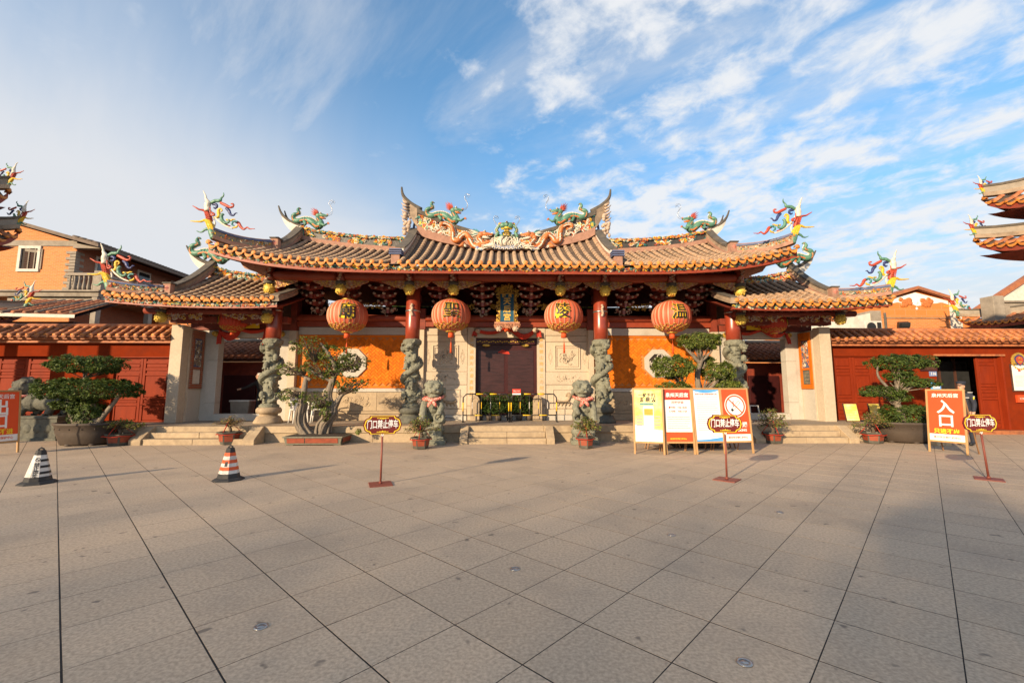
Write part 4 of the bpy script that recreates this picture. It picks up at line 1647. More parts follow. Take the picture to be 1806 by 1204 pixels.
# centre ridge profile, from the middle outwards on the left, mirrored for the right
bot = [(893, 436), (870, 435), (840, 431), (810, 426), (780, 420), (752, 412), (738, 404)]
topc = [(893, 417), (870, 416), (842, 411), (812, 402), (784, 392), (757, 380), (737, 371)]
L_b = [(at(x, y, YR).x - XC, at(x, y, YR).z) for x, y in bot]
L_t = [(at(x, y, YR).x - XC, at(x, y, YR).z) for x, y in topc]
L_b = [(d, z - .22) for d, z in L_b]
prof_b = [(XC + d, z) for d, z in L_b[::-1]] + [(XC - d, z) for d, z in L_b[1:]]
prof_t = [(XC + d, z) for d, z in L_t[::-1]] + [(XC - d, z) for d, z in L_t[1:]]
cr = ridge_wall(prof_b, prof_t, YR, .34, [T['ridgepink'], T['p_dark'], T['ridgedark']], 'centre_ridge', roof_o)
zb = lambda x: interp([p[0] for p in prof_b], [p[1] for p in prof_b], x)
zt = lambda x: interp([p[0] for p in prof_t], [p[1] for p in prof_t], x)
XL, XR_ = prof_b[0][0], prof_b[-1][0]
mosaic(cr, lambda u, v: (lerp(XL, XR_, u), YR - .165, lerp(zb(lerp(XL, XR_, u)), zt(lerp(XL, XR_, u)), lerp(.36, .82, v))), 520, 8, (.05, .10), 'ridge_mosaic')
b = MB()                                             # white scrollwork on the field
curls(b, XL + .2, XR_ - .2, 6.6, 8.0, YR - .18, 900, .02, 77, shape=lambda x, z: lerp(zb(x), zt(x), .38) < z < lerp(zb(x), zt(x), .78), R=(.05, .12))
b.build('scrollwork', T['p_white'], cr)
for s in (-1, 1):                                    # swallow tails
    q = lambda px, py: (XC + s * abs(at(px, py, YR).x - XC), at(px, py, YR).z)
    low = [q(738, 404), q(730, 393), q(722, 379), q(715, 363), q(710, 348)]
    top_ = [q(737, 371), q(727, 364), q(719.5, 358), q(712.5, 351), q(708.6, 345)]
    b = MB()
    A, B_ = spline(low, 4), spline(top_, 4)
    for i in range(len(A) - 1):
        w_ = lerp(.34, .05, i / len(A))
        w2 = lerp(.34, .05, (i + 1) / len(A))
        V = [(A[i][0], YR - w_ / 2, A[i][1]), (A[i + 1][0], YR - w2 / 2, A[i + 1][1]), (B_[i + 1][0], YR - w2 / 2, B_[i + 1][1]), (B_[i][0], YR - w_ / 2, B_[i][1]),
             (A[i][0], YR + w_ / 2, A[i][1]), (A[i + 1][0], YR + w2 / 2, A[i + 1][1]), (B_[i + 1][0], YR + w2 / 2, B_[i + 1][1]), (B_[i][0], YR + w_ / 2, B_[i][1])]
        b.add(V, [(0, 1, 2, 3), (7, 6, 5, 4), (0, 4, 5, 1), (3, 2, 6, 7), (1, 5, 6, 2), (4, 0, 3, 7)], 0, False)
    tl = b.build('swallow_tail', T['ridge'], cr)
    b = MB()
    tp = [q(742, 371), q(727, 362), q(719, 355), q(713, 348), q(709.5, 340), q(708.5, 330)]
    b.tube([(p[0], YR, p[1]) for p in spline(tp, 4)], [lerp(.12, .03, i / 20) for i in range(21)], 8, 0, up=(0, 1, 0))
    b.tube([(p[0] - s * .05, YR, p[1]) for p in spline([q(742, 380), q(730, 392), q(727, 405)], 4)], .045, 6, 1)
    b.build('tail_edge', [T['ridgedark'], T['slate_blue']], tl)
    b = MB()                                          # dragon fish and cloud carving at the end
    rr = random.Random(2)
    ex, ez = q(719, 395)
    for k in range(22):
        b.ball((ex + rr.uniform(-.1, .12), YR - .1 - rr.uniform(0, .12), ez + rr.uniform(-.5, .45)), (rr.uniform(.05, .1), .06, rr.uniform(.05, .1)), 6)
    for k in range(7):
        b.tube([(ex - s * .02, YR - .15, ez + .0 + k * .12), (ex + s * .12, YR - .17, ez + .05 + k * .12), (ex + s * (.18 + .05 * (k % 2)), YR - .15, ez + .15 + k * .12)], [.06, .04, .008], 5)
    b.build('end_carving', T['carvegrey'], tl)
    # upper green dragon and lower orange dragon
    hx, hz = crop(475, 222)
    hx = XC + s * abs(hx - XC)
    dragon(cr, (hx, 15.33, hz - .06), -s, .86, GREEN_BODY, (.04, .30), GREEN_MANE, whisk=GREEN_WHISK, extra=GREEN_LEG)
    ob = [(430, 322, 12), (398, 318, 16), (392, 296, 18), (425, 290, 19), (468, 315, 21), (482, 360, 24), (485, 408, 25), (518, 425, 25), (545, 388, 25), (580, 372, 26),
          (612, 410, 30), (640, 456, 31), (688, 468, 32), (706, 430, 27), (682, 402, 24), (690, 388, 22)]
    c0 = crop(700, 385)
    body = [((crop(a, b_)[0] - c0[0]), crop(a, b_)[1] - c0[1], r * KP * 1.0) for a, b_, r in ob]
    dragon(cr, (XC + s * abs(c0[0] - XC), 15.26, c0[1]), -s, 1.0, body, (0.0, .04), [(-.45, .12), (-.42, .02), (-.38, .2), (-.3, .26), (-.4, -.05), (-.2, .24), (-.45, .2)],
           col='p_orange', belly='p_white', whisk=[(.42, .05), (.55, .15), (.60, .35), (.45, .62), (.50, .72), (.6, .68)], extra=[(-.1, -.35, .25, -.3, .42, -.2), (-.6, -.3, -.75, -.45, -.62, -.42)])
    b = MB()                                          # fret panel in yellow, green and red
    for k in range(3):
        p = q(743 + k * 6, 397 + k * 4)
        b.mm(p[0] - .07, p[0] + .07, YR - .19, YR - .15, p[1] - .11, p[1] + .12, k)
        b.mm(p[0] - .035, p[0] + .035, YR - .2, YR - .19, p[1] - .06, p[1] + .07, (k + 1) % 3)
    b.build('fret_panel', [T['p_green'], T['p_yellow'], T['p_red']], cr)

# pagoda with two small dragons, coral spray and waves below
cx, cz = crop(897, 432)
cx = XC - .0
b = MB()
zc = cz
for k, (w_, h_) in enumerate(((.21, .20), (.15, .17), (.105, .13))):
    b.lathe([(w_ * .9, 0), (w_ * .9, h_ * .75), (w_ * 1.3, h_ * .78), (w_ * .95, h_)], (cx, 15.27, zc), 6, 0, False)
    b.lathe([(w_ * 1.32, h_ * .76), (w_ * 1.36, h_ * .80), (w_ * 1.1, h_ * .88)], (cx, 15.27, zc), 6, 2, False)
    for q in (-1, 0, 1):
        b.mm(cx + q * w_ * .5 - w_ * .13, cx + q * w_ * .5 + w_ * .13, 15.27 - w_ * .93, 15.27 - w_ * .7, zc + h_ * .2, zc + h_ * .55, 1)
    zc += h_
b.tube([(cx, 15.27, zc), (cx, 15.27, zc + .10), (cx, 15.27, zc + .16), (cx, 15.27, zc + .28)], [.05, .02, .045, .006], 8, 3)
b.build('ridge_pagoda', [T['p_yellow'], T['p_dark'], T['p_teal'], T['p_red']], cr)
for s in (-1, 1):
    ob = [(10, 412, 6), (-22, 395, 12), (-40, 380, 14), (-62, 405, 15), (-84, 390, 15), (-68, 355, 15), (-82, 335, 14), (-62, 305, 13), (-40, 290, 11)]
    body = [(x * KP, (432 - y) * KP, r * KP) for x, y, r in ob]
    dragon(cr, (cx, 15.27, cz), -s, 1.0, [(-b_[0], b_[1], b_[2]) for b_ in body] if False else body, (-.13, .62), [(-.28, .72), (-.25, .62)], col='p_green', belly='p_yellow', name='small_dragon')
b = MB()
rr = random.Random(21)
for k in range(110):                                  # coral spray
    u = rr.uniform(-1, 1)
    x = cx + u * .72
    z0 = cz - .30 + .12 * (1 - abs(u))
    a = pi / 2 - u * 1.15 + rr.uniform(-.3, .3)
    L_ = rr.uniform(.22, .42) * (1.1 - .45 * abs(u))
    bend = rr.choice((-1, 1)) * .8
    y = 15.2 - rr.uniform(0, .12)
    b.tube([(x, y, z0), (x + cos(a) * L_ * .5, y - .02, z0 + sin(a) * L_ * .5), (x + cos(a + bend * .5) * L_, y - .03, z0 + sin(a + bend * .5) * L_),
            (x + cos(a + bend * .5) * L_ + cos(a + bend * 2) * .06, y - .02, z0 + sin(a + bend * .5) * L_ + sin(a + bend * 2) * .05)], [.03, .027, .02, .008], 5, 0)
for k in range(9):                                    # waves
    u = (k - 4) / 4
    x = cx + u * .62
    for q in range(4):
        r = .16 - q * .035
        z = cz - .36 - .10 * (1 - u * u) + .12
        b.tube([(x + cos(t * pi / 8) * r, 15.12 - q * .012, z + sin(t * pi / 8) * r * .9) for t in range(9)], .02, 5, 0 if q % 2 else 1)
for u in (-.95, .95):
    for q in range(8):
        b.ball((cx + u * 1.05 + rr.uniform(-.16, .16), 15.16, cz - .28 + rr.uniform(-.05, .06)), (.09, .05, .05), 7, q % 2)
b.build('coral_and_waves', [T['p_white'], T['p_sky']], cr)

# side ridges
for s in (-1, 1):
    q = lambda px, py: (XC + s * abs(at(px, py, YR).x - XC), at(px, py, YR).z)
    sb = [q(716, 440), q(680, 437.5), q(640, 434), q(600, 429.5), q(565, 424), q(530, 416)]
    st = [q(716, 421), q(680, 420), q(640, 418), q(600, 414), q(565, 409), q(530, 401)]
    sb = [(p[0], p[1] - .16) for p in sb]
    sr = ridge_wall(sb, st, YR, .30, [T['ridgepink'], T['p_dark'], T['ridgedark']], 'side_ridge', roof_o)
    xs = sorted(zip([p[0] for p in sb], [p[1] for p in sb], [p[1] for p in st]))
    fx, fb, ft = [p[0] for p in xs], [p[1] for p in xs], [p[2] for p in xs]
    mosaic(sr, lambda u, v: (lerp(fx[0], fx[-1], u), YR - .145, lerp(interp(fx, fb, lerp(fx[0], fx[-1], u)), interp(fx, ft, lerp(fx[0], fx[-1], u)), lerp(.42, .78, v))), 210, 50 + s, (.05, .09), 'ridge_mosaic',
           keep=lambda u: sin(u * 26) > -.35)
    mosaic(sr, lambda u, v: (lerp(fx[0], fx[-1], u), YR - .19, lerp(interp(fx, fb, lerp(fx[0], fx[-1], u)), interp(fx, ft, lerp(fx[0], fx[-1], u)), lerp(.84, .98, v))), 230, 55 + s, (.03, .06), 'ridge_mosaic')
    b = MB()                                          # swept end
    A = spline([q(530, 416), q(519, 411), q(508, 401), q(500, 388), q(495, 372)], 4)
    B_ = spline([q(530, 401), q(518, 396), q(506, 387), q(498, 378), q(493.5, 369)], 4)
    for i in range(len(A) - 1):
        w_, w2 = lerp(.30, .06, i / len(A)), lerp(.30, .06, (i + 1) / len(A))
        V = [(A[i][0], YR - w_ / 2, A[i][1]), (A[i + 1][0], YR - w2 / 2, A[i + 1][1]), (B_[i + 1][0], YR - w2 / 2, B_[i + 1][1]), (B_[i][0], YR - w_ / 2, B_[i][1]),
             (A[i][0], YR + w_ / 2, A[i][1]), (A[i + 1][0], YR + w2 / 2, A[i + 1][1]), (B_[i + 1][0], YR + w2 / 2, B_[i + 1][1]), (B_[i][0], YR + w_ / 2, B_[i][1])]
        b.add(V, [(0, 1, 2, 3), (7, 6, 5, 4), (0, 4, 5, 1), (3, 2, 6, 7), (1, 5, 6, 2), (4, 0, 3, 7)], 0, False)
    b.tube([(p[0], YR - .05, p[1]) for p in spline([q(535, 401), q(518, 395), q(505, 386), q(497, 376), q(492.5, 364)], 4)], [lerp(.09, .025, i / 16) for i in range(17)], 7, 1)
    b.tube([(p[0], YR + .1, p[1]) for p in spline([q(512, 391), q(504, 383), q(499.5, 370)], 4)], [lerp(.06, .02, i / 8) for i in range(9)], 6, 1)
    b.build('swallow_tail', [T['white'], T['ridgedark']], sr)
    hx, hz = q(562, 388)
    dragon(sr, (hx, 15.4, hz - .12), -s, .80, GREEN_BODY, (.04, .30), GREEN_MANE, whisk=GREEN_WHISK, extra=GREEN_LEG)

# ------------------------------------------------------------------ the two side gates
def side_gate(s, label):
    gt = thing('side_gate', label, 'gate building', (XC + s * 9.4, 15.4, 0), 0, world=True)
    sx = lambda d: XC + s * d

    def bx(b, d0, d1, y0, y1, z0, z1, mi=None):
        return b.mm(min(sx(d0), sx(d1)), max(sx(d0), sx(d1)), y0, y1, z0, z1, mi)

    def part(name, mat, d0, d1, y0, y1, z0, z1, parent=gt, bev=.008):
        b = MB()
        bx(b, d0, d1, y0, y1, z0, z1)
        return b.build(name, T[mat], parent, bevel=bev)
    dA, dB = 10.14, 8.0                              # the doorway
    zt = 3.36
    # wall with doorway
    wl = part('wall', 'pale', dA + .36, dA + .68, YW + .02, YW + .4, ZP, 3.62)
    for (d0, d1, z0, z1) in ((dA + .0, dA + .355, ZP, 1.08), (dA, dA + .355, 1.085, 2.55), (dA, dA + .355, 2.555, 3.36),
                             (dB - .62, dB, ZP, 1.2), (dB - .62, dB, 1.205, 3.36)):
        part('stone_panel', 'pale', d0, d1, YW, YW + .3, z0, z1, wl)
    part('lintel', 'pale', dB - .62, dA + .36, YW - .01, YW + .3, 3.365, 3.62, wl)
    part('threshold', 'pale', dB - .62, dA, YW - .05, YW + .32, ZP, .70, wl)
    for (d, z) in ((dA + .10, 3.49), (dB - .05, 3.49)):
        b = MB()
        b.tube([(sx(d), YW - .01, z), (sx(d), YW - .09, z), (sx(d), YW - .13, z)], [.11, .10, .05], 14)
        b.tube([(sx(d) + .07 * cos(k * .7), YW - .135, z + .07 * sin(k * .7)) for k in range(10)], .018, 5)
        b.build('door_peg', T['gold'], wl)
    # front pier and the return wall with its brick framed picture
    pr_ = part('granite_pier', 'cream', 10.68, 11.06, 14.40, 14.74, ZP, 3.66)
    part('pier_back', 'cream', 10.66, 11.04, 14.745, YW + .4, ZP, 3.6, pr_)
    fx = 10.655
    ret = part('return_wall', 'pale', fx, fx + .02, 14.79, YW - .01, ZP, 1.55, pr_)
    # brick surround standing on the return wall, facing the axis
    Y0, Y1, Z0, Z1 = 14.80, YW - .02, 1.56, 3.55
    b = MB()
    for (y0, y1, z0, z1) in ((Y0, Y1, Z1 - .28, Z1), (Y0, Y1, Z0, Z0 + .16), (Y0, Y0 + .10, Z0 + .165, Z1 - .285), (Y1 - .10, Y1, Z0 + .165, Z1 - .285), (Y0 + .105, Y1 - .105, 2.22, 2.30)):
        n = max(1, round((z1 - z0) / .075))
        for k in range(n):
            m_ = max(1, round((y1 - y0) / .2))
            for q in range(m_):
                bx(b, fx - .05 - RND.uniform(0, .004), fx, lerp(y0, y1, q / m_) + .003, lerp(y0, y1, (q + 1) / m_) - .003, lerp(z0, z1, k / n) + .003, lerp(z0, z1, (k + 1) / n) - .003)
    fr = b.build('brick_surround', T['brick'] if s > 0 else T['pillarbrick'], pr_)
    b = MB()
    bx(b, fx - .022, fx, Y0 + .105, Y1 - .105, 2.305, Z1 - .285, 0)
    rr = random.Random(8 + s)
    for k in range(60):
        y, z = rr.uniform(Y0 + .14, Y1 - .14), rr.uniform(2.36, Z1 - .33)
        a0 = rr.uniform(0, 6.28)
        b.tube([(sx(fx - .03), y + cos(a0 + t * .8) * .06 * (1 - t * .12), z + sin(a0 + t * .8) * .07 * (1 - t * .12)) for t in range(6)], .014, 5, rr.choice((1, 2, 2, 3)))
    b.build('relief_picture', [T['slate_blue'], T['p_orange'] if s > 0 else T['ridge'], T['ridge'], T['p_white']], fr)
    b = MB()
    bx(b, fx - .03, fx, Y0 + .115, Y1 - .115, Z0 + .17, 2.21)
    tb = b.build('inscribed_slab', T['white'] if s < 0 else T['greendark'], fr, bevel=.006)
    if s > 0:
        b = MB()
        for r in range(4):
            for c in range(3):
                yy = Y0 + .19 + c * .075 + .0
                zz = 2.13 - r * .12
                V, F = text_data('护国庇民妙灵昭应弘仁普济'[r * 3 + c], .07, .001)
                b.add([(sx(fx - .033), yy + v[0], zz + v[2]) for v in V], F)
        b.build('slab_lettering', T['ridge'], tb)
    # beams, carved corner and hanging posts below the eave
    part('tie_beam', 'darkred', 7.3, 11.15, YW - .02, YW + .3, 3.63, 3.86)
    part('tie_beam', 'darkred', 7.3, 11.15, 14.42, 14.66, 3.74, 3.95)
    b = MB()
    b.tube([(sx(7.5), 13.95, 4.02), (sx(11.6), 13.95, 4.05)], .10, 12)
    b.build('eave_beam', T['darkred'], gt)
    b = MB()
    rr = random.Random(17)
    lo, hi = sorted((sx(7.7), sx(11.0)))
    curls(b, lo, hi, 3.80, 4.0, 13.9, 190, .016, 19, R=(.04, .09), mi=(0, 0, 1, 2), shape=lambda x, z: abs(abs(x - XC) - 9.4) > .3)
    curls(b, lo, hi, 3.72, 4.05, 14.5, 150, .018, 29, R=(.05, .1), mi=(0, 0, 2))
    for d in (8.2, 9.1, 10.0, 10.8):
        for t in range(3):
            b.box((sx(d), 14.3 - t * .2, 3.95 + t * .1), (.12, .3, .09), 2)
            b.ball((sx(d), 14.12 - t * .2, 3.97 + t * .1), (.08, .06, .06), 7, 0)
    b.build('carved_bracket', [T['carvegrey'], T['gold'], T['darkred']], gt)
    for (d, z0, zb) in ((7.68, 3.76, .3), (11.02, 3.78, .3)):
        y = 13.85
        b = MB()
        b.cyl((sx(d), y, z0 + .3), (sx(d), y, 4.5), .12, n=14)
        hp = b.build('hanging_post', T['darkred'], gt)
        b = MB()
        b.lathe([(.11, z0 + .20), (.15, z0 + .21), (.155, z0 + .26), (.12, z0 + .30)], (sx(d), y, 0), 18)
        b.build('collar', T['ridgedark'], hp)
        piece('gilt_ball', ball_me, (sx(d), y, z0 + .05), (0, 0, 1.0), hp, (1.0, 1.0, .95))
        b = MB()
        for q in range(16):
            b.ball((sx(d) + rr.uniform(-.16, .16), y - .1 + rr.uniform(-.05, .05), z0 + .38 + rr.uniform(-.06, .2)), (.06, .05, .05), 6, q % 2)
        b.build('post_carving', [T['carvegrey'], T['carve']], hp)
    # ---- roof
    Ye, Yr, DGs, DEs, Yp = 12.9, 15.4, 10.5, 12.06, 13.55
    d0 = 6.85
    ze = lambda d: 4.17 + .17 * max(0, (d - 8.6) / 3.46) ** 2 + .05 * max(0, (8.2 - d) / 1.4) ** 2
    zr = lambda d: 5.36 + .24 * max(0, (d - 7.3) / 3.2) ** 2

    def zz_(d, y):
        t = (y - Ye) / (Yr - Ye)
        return lerp(ze(d), zr(d), t) - .30 * t * (1 - t)
    P = lambda d, y, o=0.0: (sx(d), y, zz_(d, y) + o)
    rf = MB()
    rf.grid(lambda u, v: P(lerp(d0, DGs, u), lerp(Ye + .02, Yr, v)), 16, 8, 0)
    rf.grid(lambda u, v: (sx(lerp(d0, DGs, u)), lerp(Yr, 17.9, v), zz_(lerp(d0, DGs, u), lerp(Yr, Ye, v))), 10, 6, 0)
    rf.grid(lambda u, v: (lambda d: P(d, lerp(Ye + .02, hip_y(d, DGs, DEs, Yp, Ye) or Yp, v)))(lerp(DGs + .001, DEs, u)), 8, 4, 0)
    rf.grid(lambda u, v: (sx(lerp(DGs, DEs, u)), lerp(lerp(Yp, Ye, u), lerp(17.2, 17.9, u), v), zz_(lerp(DGs, DEs, u), lerp(Yp, Ye, u))), 6, 5, 0)
    rf.add([P(DGs, Yp), P(DGs, Yr), (sx(DGs), 17.2, zz_(DGs, Yp))], [(0, 1, 2)], 1)
    ro = rf.build('roof', [T['tilegrey'], T['ridge']], gt)
    nr = 18
    ds_ = [7.06 + k * (12.0 - 7.06) / (nr - 1) for k in range(nr)]

    def pth(d):
        yt = hip_y(d, DGs, DEs, Yp, Ye)
        yt = Yr - .1 if yt is None else max(yt - .05, Ye + .12)
        return [P(d, lerp(Ye, yt, k / 8), .035) for k in range(9)]
    tile_field(ro, ds_, pth, lambda d: (sx(d), Ye, ze(d) - .02), s, XC)
    for (y0, a0, a1, mat, nm) in ((Ye + .10, -.20, -.125, 'redbeam', 'fascia'), (Ye + .09, -.125, -.03, 'p_dark', 'mosaic_strip')):
        b = MB()
        for k in range(16):
            a, c = lerp(d0 + .1, DEs - .03, k / 16), lerp(d0 + .1, DEs - .03, (k + 1) / 16)
            V = []
            for yy in (y0, y0 + .05):
                V += [(sx(a), yy, ze(a) + a0), (sx(c), yy, ze(c) + a0), (sx(c), yy, ze(c) + a1), (sx(a), yy, ze(a) + a1)]
            b.add(V, [(0, 1, 2, 3), (7, 6, 5, 4), (0, 4, 5, 1), (3, 2, 6, 7)])
        b.build(nm, T[mat], ro)
    mosaic(ro, lambda u, v: (sx(lerp(7.0, 12.0, u)), Ye + .078, ze(lerp(7.0, 12.0, u)) - lerp(.04, .135, v)), 340, 5 + s, (.026, .05), 'eave_mosaic')
    sf_ = MB()
    sf_.grid(lambda u, v: (sx(lerp(d0, DEs - .1, u)), lerp(Ye + .16, 15.4, v), lerp(ze(lerp(d0, DEs - .1, u)) - .15, 4.95, v)), 14, 5, 0)
    for k in range(20):
        d = lerp(7.0, 11.95, k / 19)
        sf_.tube([(sx(d), Ye + .17, ze(d) - .20), (sx(min(d, 11.3)), 15.3, 4.85)], .04, 5, 0, smooth=False)
    sf_.build('soffit', T['darkred'], ro)
    # ridges
    vp = [P(d0 + .12, lerp(14.1, Ye + .02, k / 6), .02) for k in range(7)]
    ridge_strip(vp, .16, .2, [T['ridge'], T['ridge'], T['ridgedark']], 'verge_ridge', ro)
    vp = [(sx(DGs), lerp(Yr, Yp, k / 6), zz_(DGs, lerp(Yr, Yp, k / 6)) + .34 * (1 - k / 6) ** 2) for k in range(7)]
    ridge_strip(vp, .30, .22, [T['ridgepink'], T['ridge'], T['ridgedark']], 'gable_ridge', ro)
    pier(sx(DGs + .04), Yp - .08, zz_(DGs, Yp) - .02, ro, .22, .30)
    vp = []
    for k in range(9):
        t = k / 8
        d, y = lerp(DGs + .16, DEs - .08, t), lerp(Yp - .12, Ye + .1, t)
        vp.append((sx(d), y, zz_(d, y) + .02 + .14 * t ** 2.2))
    hr = ridge_strip(vp, .25, .19, [T['ridgepink'], T['ridge'], T['slate_blue']], 'hip_ridge', ro)

    def on_hip(u, v, P_=vp):
        k = min(int(u * 8), 7)
        q = Vector(P_[k]).lerp(Vector(P_[k + 1]), u * 8 - k)
        return (q.x - s * .03, q.y - .10, q.z + lerp(.06, .18, v))
    mosaic(hr, on_hip, 70, 43 + s, (.022, .042), 'ridge_mosaic')
    b = MB()
    b.tube([(p[0], p[1] - .03, p[2] + .265) for p in vp], .026, 6)
    b.build('cap_band', T['ridgepink'], hr)
    flame_ornament(ro, (sx(11.92), Ye + .12, 4.46), s, 1.0)
    q = lambda px, py: (XC + s * abs(at(px, py, Yr).x - XC), at(px, py, Yr).z)
    sb = [q(490, 500), q(450, 498), q(415, 494), q(390, 489), q(370, 483)]
    st = [q(490, 486), q(450, 484.5), q(415, 480), q(390, 474), q(370, 467)]
    sb = [(p[0], p[1] - .16) for p in sb]
    sr = ridge_wall(sb, st, Yr, .28, [T['ridgepink'], T['p_dark'], T['ridgedark']], 'main_ridge', ro)
    xs = sorted(zip([p[0] for p in sb], [p[1] for p in sb], [p[1] for p in st]))
    fx_, fb, ft = [p[0] for p in xs], [p[1] for p in xs], [p[2] for p in xs]
    mosaic(sr, lambda u, v: (lerp(fx_[0], fx_[-1], u), Yr - .135, lerp(interp(fx_, fb, lerp(fx_[0], fx_[-1], u)), interp(fx_, ft, lerp(fx_[0], fx_[-1], u)), lerp(.42, .78, v))), 120, 90 + s, (.05, .085), 'ridge_mosaic')
    mosaic(sr, lambda u, v: (lerp(fx_[0], fx_[-1], u), Yr - .18, lerp(interp(fx_, fb, lerp(fx_[0], fx_[-1], u)), interp(fx_, ft, lerp(fx_[0], fx_[-1], u)), lerp(.84, .98, v))), 140, 95 + s, (.03, .06), 'ridge_mosaic')
    b = MB()
    A = spline([q(370, 483), q(358, 477), q(346, 466), q(338, 454), q(333, 441)], 4)
    B_ = spline([q(370, 467), q(358, 461), q(346, 452), q(337, 444), q(331.5, 438)], 4)
    for i in range(len(A) - 1):
        w_, w2 = lerp(.28, .06, i / len(A)), lerp(.28, .06, (i + 1) / len(A))
        V = [(A[i][0], Yr - w_ / 2, A[i][1]), (A[i + 1][0], Yr - w2 / 2, A[i + 1][1]), (B_[i + 1][0], Yr - w2 / 2, B_[i + 1][1]), (B_[i][0], Yr - w_ / 2, B_[i][1]),
             (A[i][0], Yr + w_ / 2, A[i][1]), (A[i + 1][0], Yr + w2 / 2, A[i + 1][1]), (B_[i + 1][0], Yr + w2 / 2, B_[i + 1][1]), (B_[i][0], Yr + w_ / 2, B_[i][1])]
        b.add(V, [(0, 1, 2, 3), (7, 6, 5, 4), (0, 4, 5, 1), (3, 2, 6, 7), (1, 5, 6, 2), (4, 0, 3, 7)], 0, False)
    b.tube([(p[0], Yr - .06, p[1]) for p in spline([q(372, 467), q(358, 461), q(345, 452), q(336, 443), q(331, 434)], 4)], [lerp(.09, .022, i / 16) for i in range(17)], 7, 1)
    b.tube([(p[0], Yr + .1, p[1]) for p in spline([q(352, 458), q(343, 449), q(338.5, 437)], 4)], [lerp(.06, .02, i / 8) for i in range(9)], 6, 1)
    b.build('swallow_tail', [T['white'], T['ridgedark']], sr)
    hx, hz = q(392, 452)
    dragon(sr, (hx, 15.3, hz + .02), -s, .95, GREEN_BODY, (.04, .30), GREEN_MANE, whisk=None, extra=GREEN_LEG)
    return gt


gate_l = side_gate(-1, 'left side gate with granite doorway under a lower swept tile roof')
gate_r = side_gate(1, 'right side gate with granite doorway under a lower swept tile roof')


# ------------------------------------------------------------------ red walls with tiled coping and doors
def coping(wall_, x0, x1, y, z0, n, rise=.46, run=.42):
    b = MB()
    b.prism([(y - .18, z0 - .10), (y - .14, z0), (y + .5, z0), (y + .5, z0 - .10)], x0, x1, axis='x')
    b.mm(x0, x1, y - .24, y - .06, z0, z0 + .07)
    b.build('cornice', T['coping'], wall_, bevel=.01)
    b = MB()
    b.prism([(y - .34, z0 + .08), (y + .18, z0 + rise), (y + .7, z0 + .08)], x0, x1, axis='x')
    b.build('pan_tiles', T['tilegrey'] if False else T['coping'], wall_)
    b = MB()
    b.tube([(x0, y + .18, z0 + rise + .05), (x1, y + .18, z0 + rise + .05)], .075, 10)
    b.build('coping_ridge', T['coping'], wall_)
    w_ = (x1 - x0) / n
    cm = MB()
    V, F = seg_tube([(0, -.40, .04), (0, -.2, .175), (0, .14, rise - .02)], .072, 7, .24)
    cm.add(V, F, 0, True)
    cm.m = [1 if len(f) > 4 else 0 for f in cm.f]
    me = cm.mesh('coping_tile', [T['coping'], T['disc']])
    dm = MB()
    dm.lathe([(0, -.012), (.04, -.012), (.052, -.002), (.07, -.006), (.075, .02)], n=14)
    dm.v = [(p[0], p[2], p[1]) for p in dm.v]
    dme = dm.mesh('tile_end_disc', T['coping'])
    for k in range(n):
        x = x0 + (k + .5) * w_
        piece('coping_tile', me, (x, y + .06, z0 + .08), (0, 0, RND.uniform(-.02, .02)), wall_)
        piece('tile_end_disc', dme, (x, y - .345, z0 + .10), (0, 0, 0), wall_)


def panel_door(parent, x0, x1, y, z0, z1, leaves, mat='doorred', rows=((0, .30), (.30, .38), (.38, .74), (.74, .86), (.86, 1.0)), name='door', deep=.05):
    """leaves with raised and fielded panels"""
    w_ = (x1 - x0) / leaves
    out = []
    for k in range(leaves):
        a, c = x0 + k * w_ + .006, x0 + (k + 1) * w_ - .006
        b = MB()
        b.mm(a, c, y + .03, y + .07, z0, z1)
        lf = b.build(name, T[mat], parent)
        st = .085 if w_ > .5 else .06
        b = MB()
        zs = [lerp(z0, z1, r[0]) for r in rows] + [z1]
        b.mm(a, a + st, y, y + .031, z0, z1)
        b.mm(c - st, c, y, y + .031, z0, z1)
        for z in zs:
            zz0, zz1 = max(z - st * .5, z0), min(z + st * .5, z1)
            b.mm(a + st + .001, c - st - .001, y + .001, y + .031, zz0, zz1)
        b.build('door_frame', T[mat], lf, bevel=.008)
        for r in rows:
            za, zb_ = lerp(z0, z1, r[0]) + st * .5 + .02, lerp(z0, z1, r[1]) - st * .5 - .02
            if zb_ - za < .05:
                continue
            b = MB()
            b.mm(a + st + .02, c - st - .02, y + .006, y + .032, za, zb_)
            b.build('door_panel', T[mat], lf, bevel=.016)
        out.append(lf)
    return out


# left wall
YL = 14.60
xl0, xl1 = -24.0, XC - 11.07
lw = thing('red_wall', 'long red plastered wall with tile coping and two panelled doors, left of the temple', 'wall', (-16, YL, 0), 0, world=True)
d1 = (at(200, 660, YL).x, at(297, 660, YL).x)
d2 = (at(-70, 660, YL).x, at(88, 660, YL).x)
ztop = 3.06
b = MB()
zd1, zd2 = at(240, 630, YL).z, at(40, 628, YL).z
for (xa, xb, za, zb_) in ((xl0, d2[0], -.02, ztop), (d2[1], d1[0], -.02, ztop), (d1[1], xl1, -.02, ztop), (d2[0], d2[1], zd2, ztop), (d1[0], d1[1], zd1, ztop)):
    b.mm(xa, xb, YL, YL + .45, za, zb_)
b.build('plaster', T['redplaster'], lw)
b = MB()
b.mm(xl0, xl1, YL - .05, YL + .1, -.02, .10)
b.build('wall_foot', T['base'], lw)
coping(lw, xl0, xl1, YL - .02, ztop + .10, 46)
RW = ((0, .27), (.27, .345), (.345, .375), (.375, .72), (.72, .765), (.765, .835), (.835, .86), (.86, 1.0))
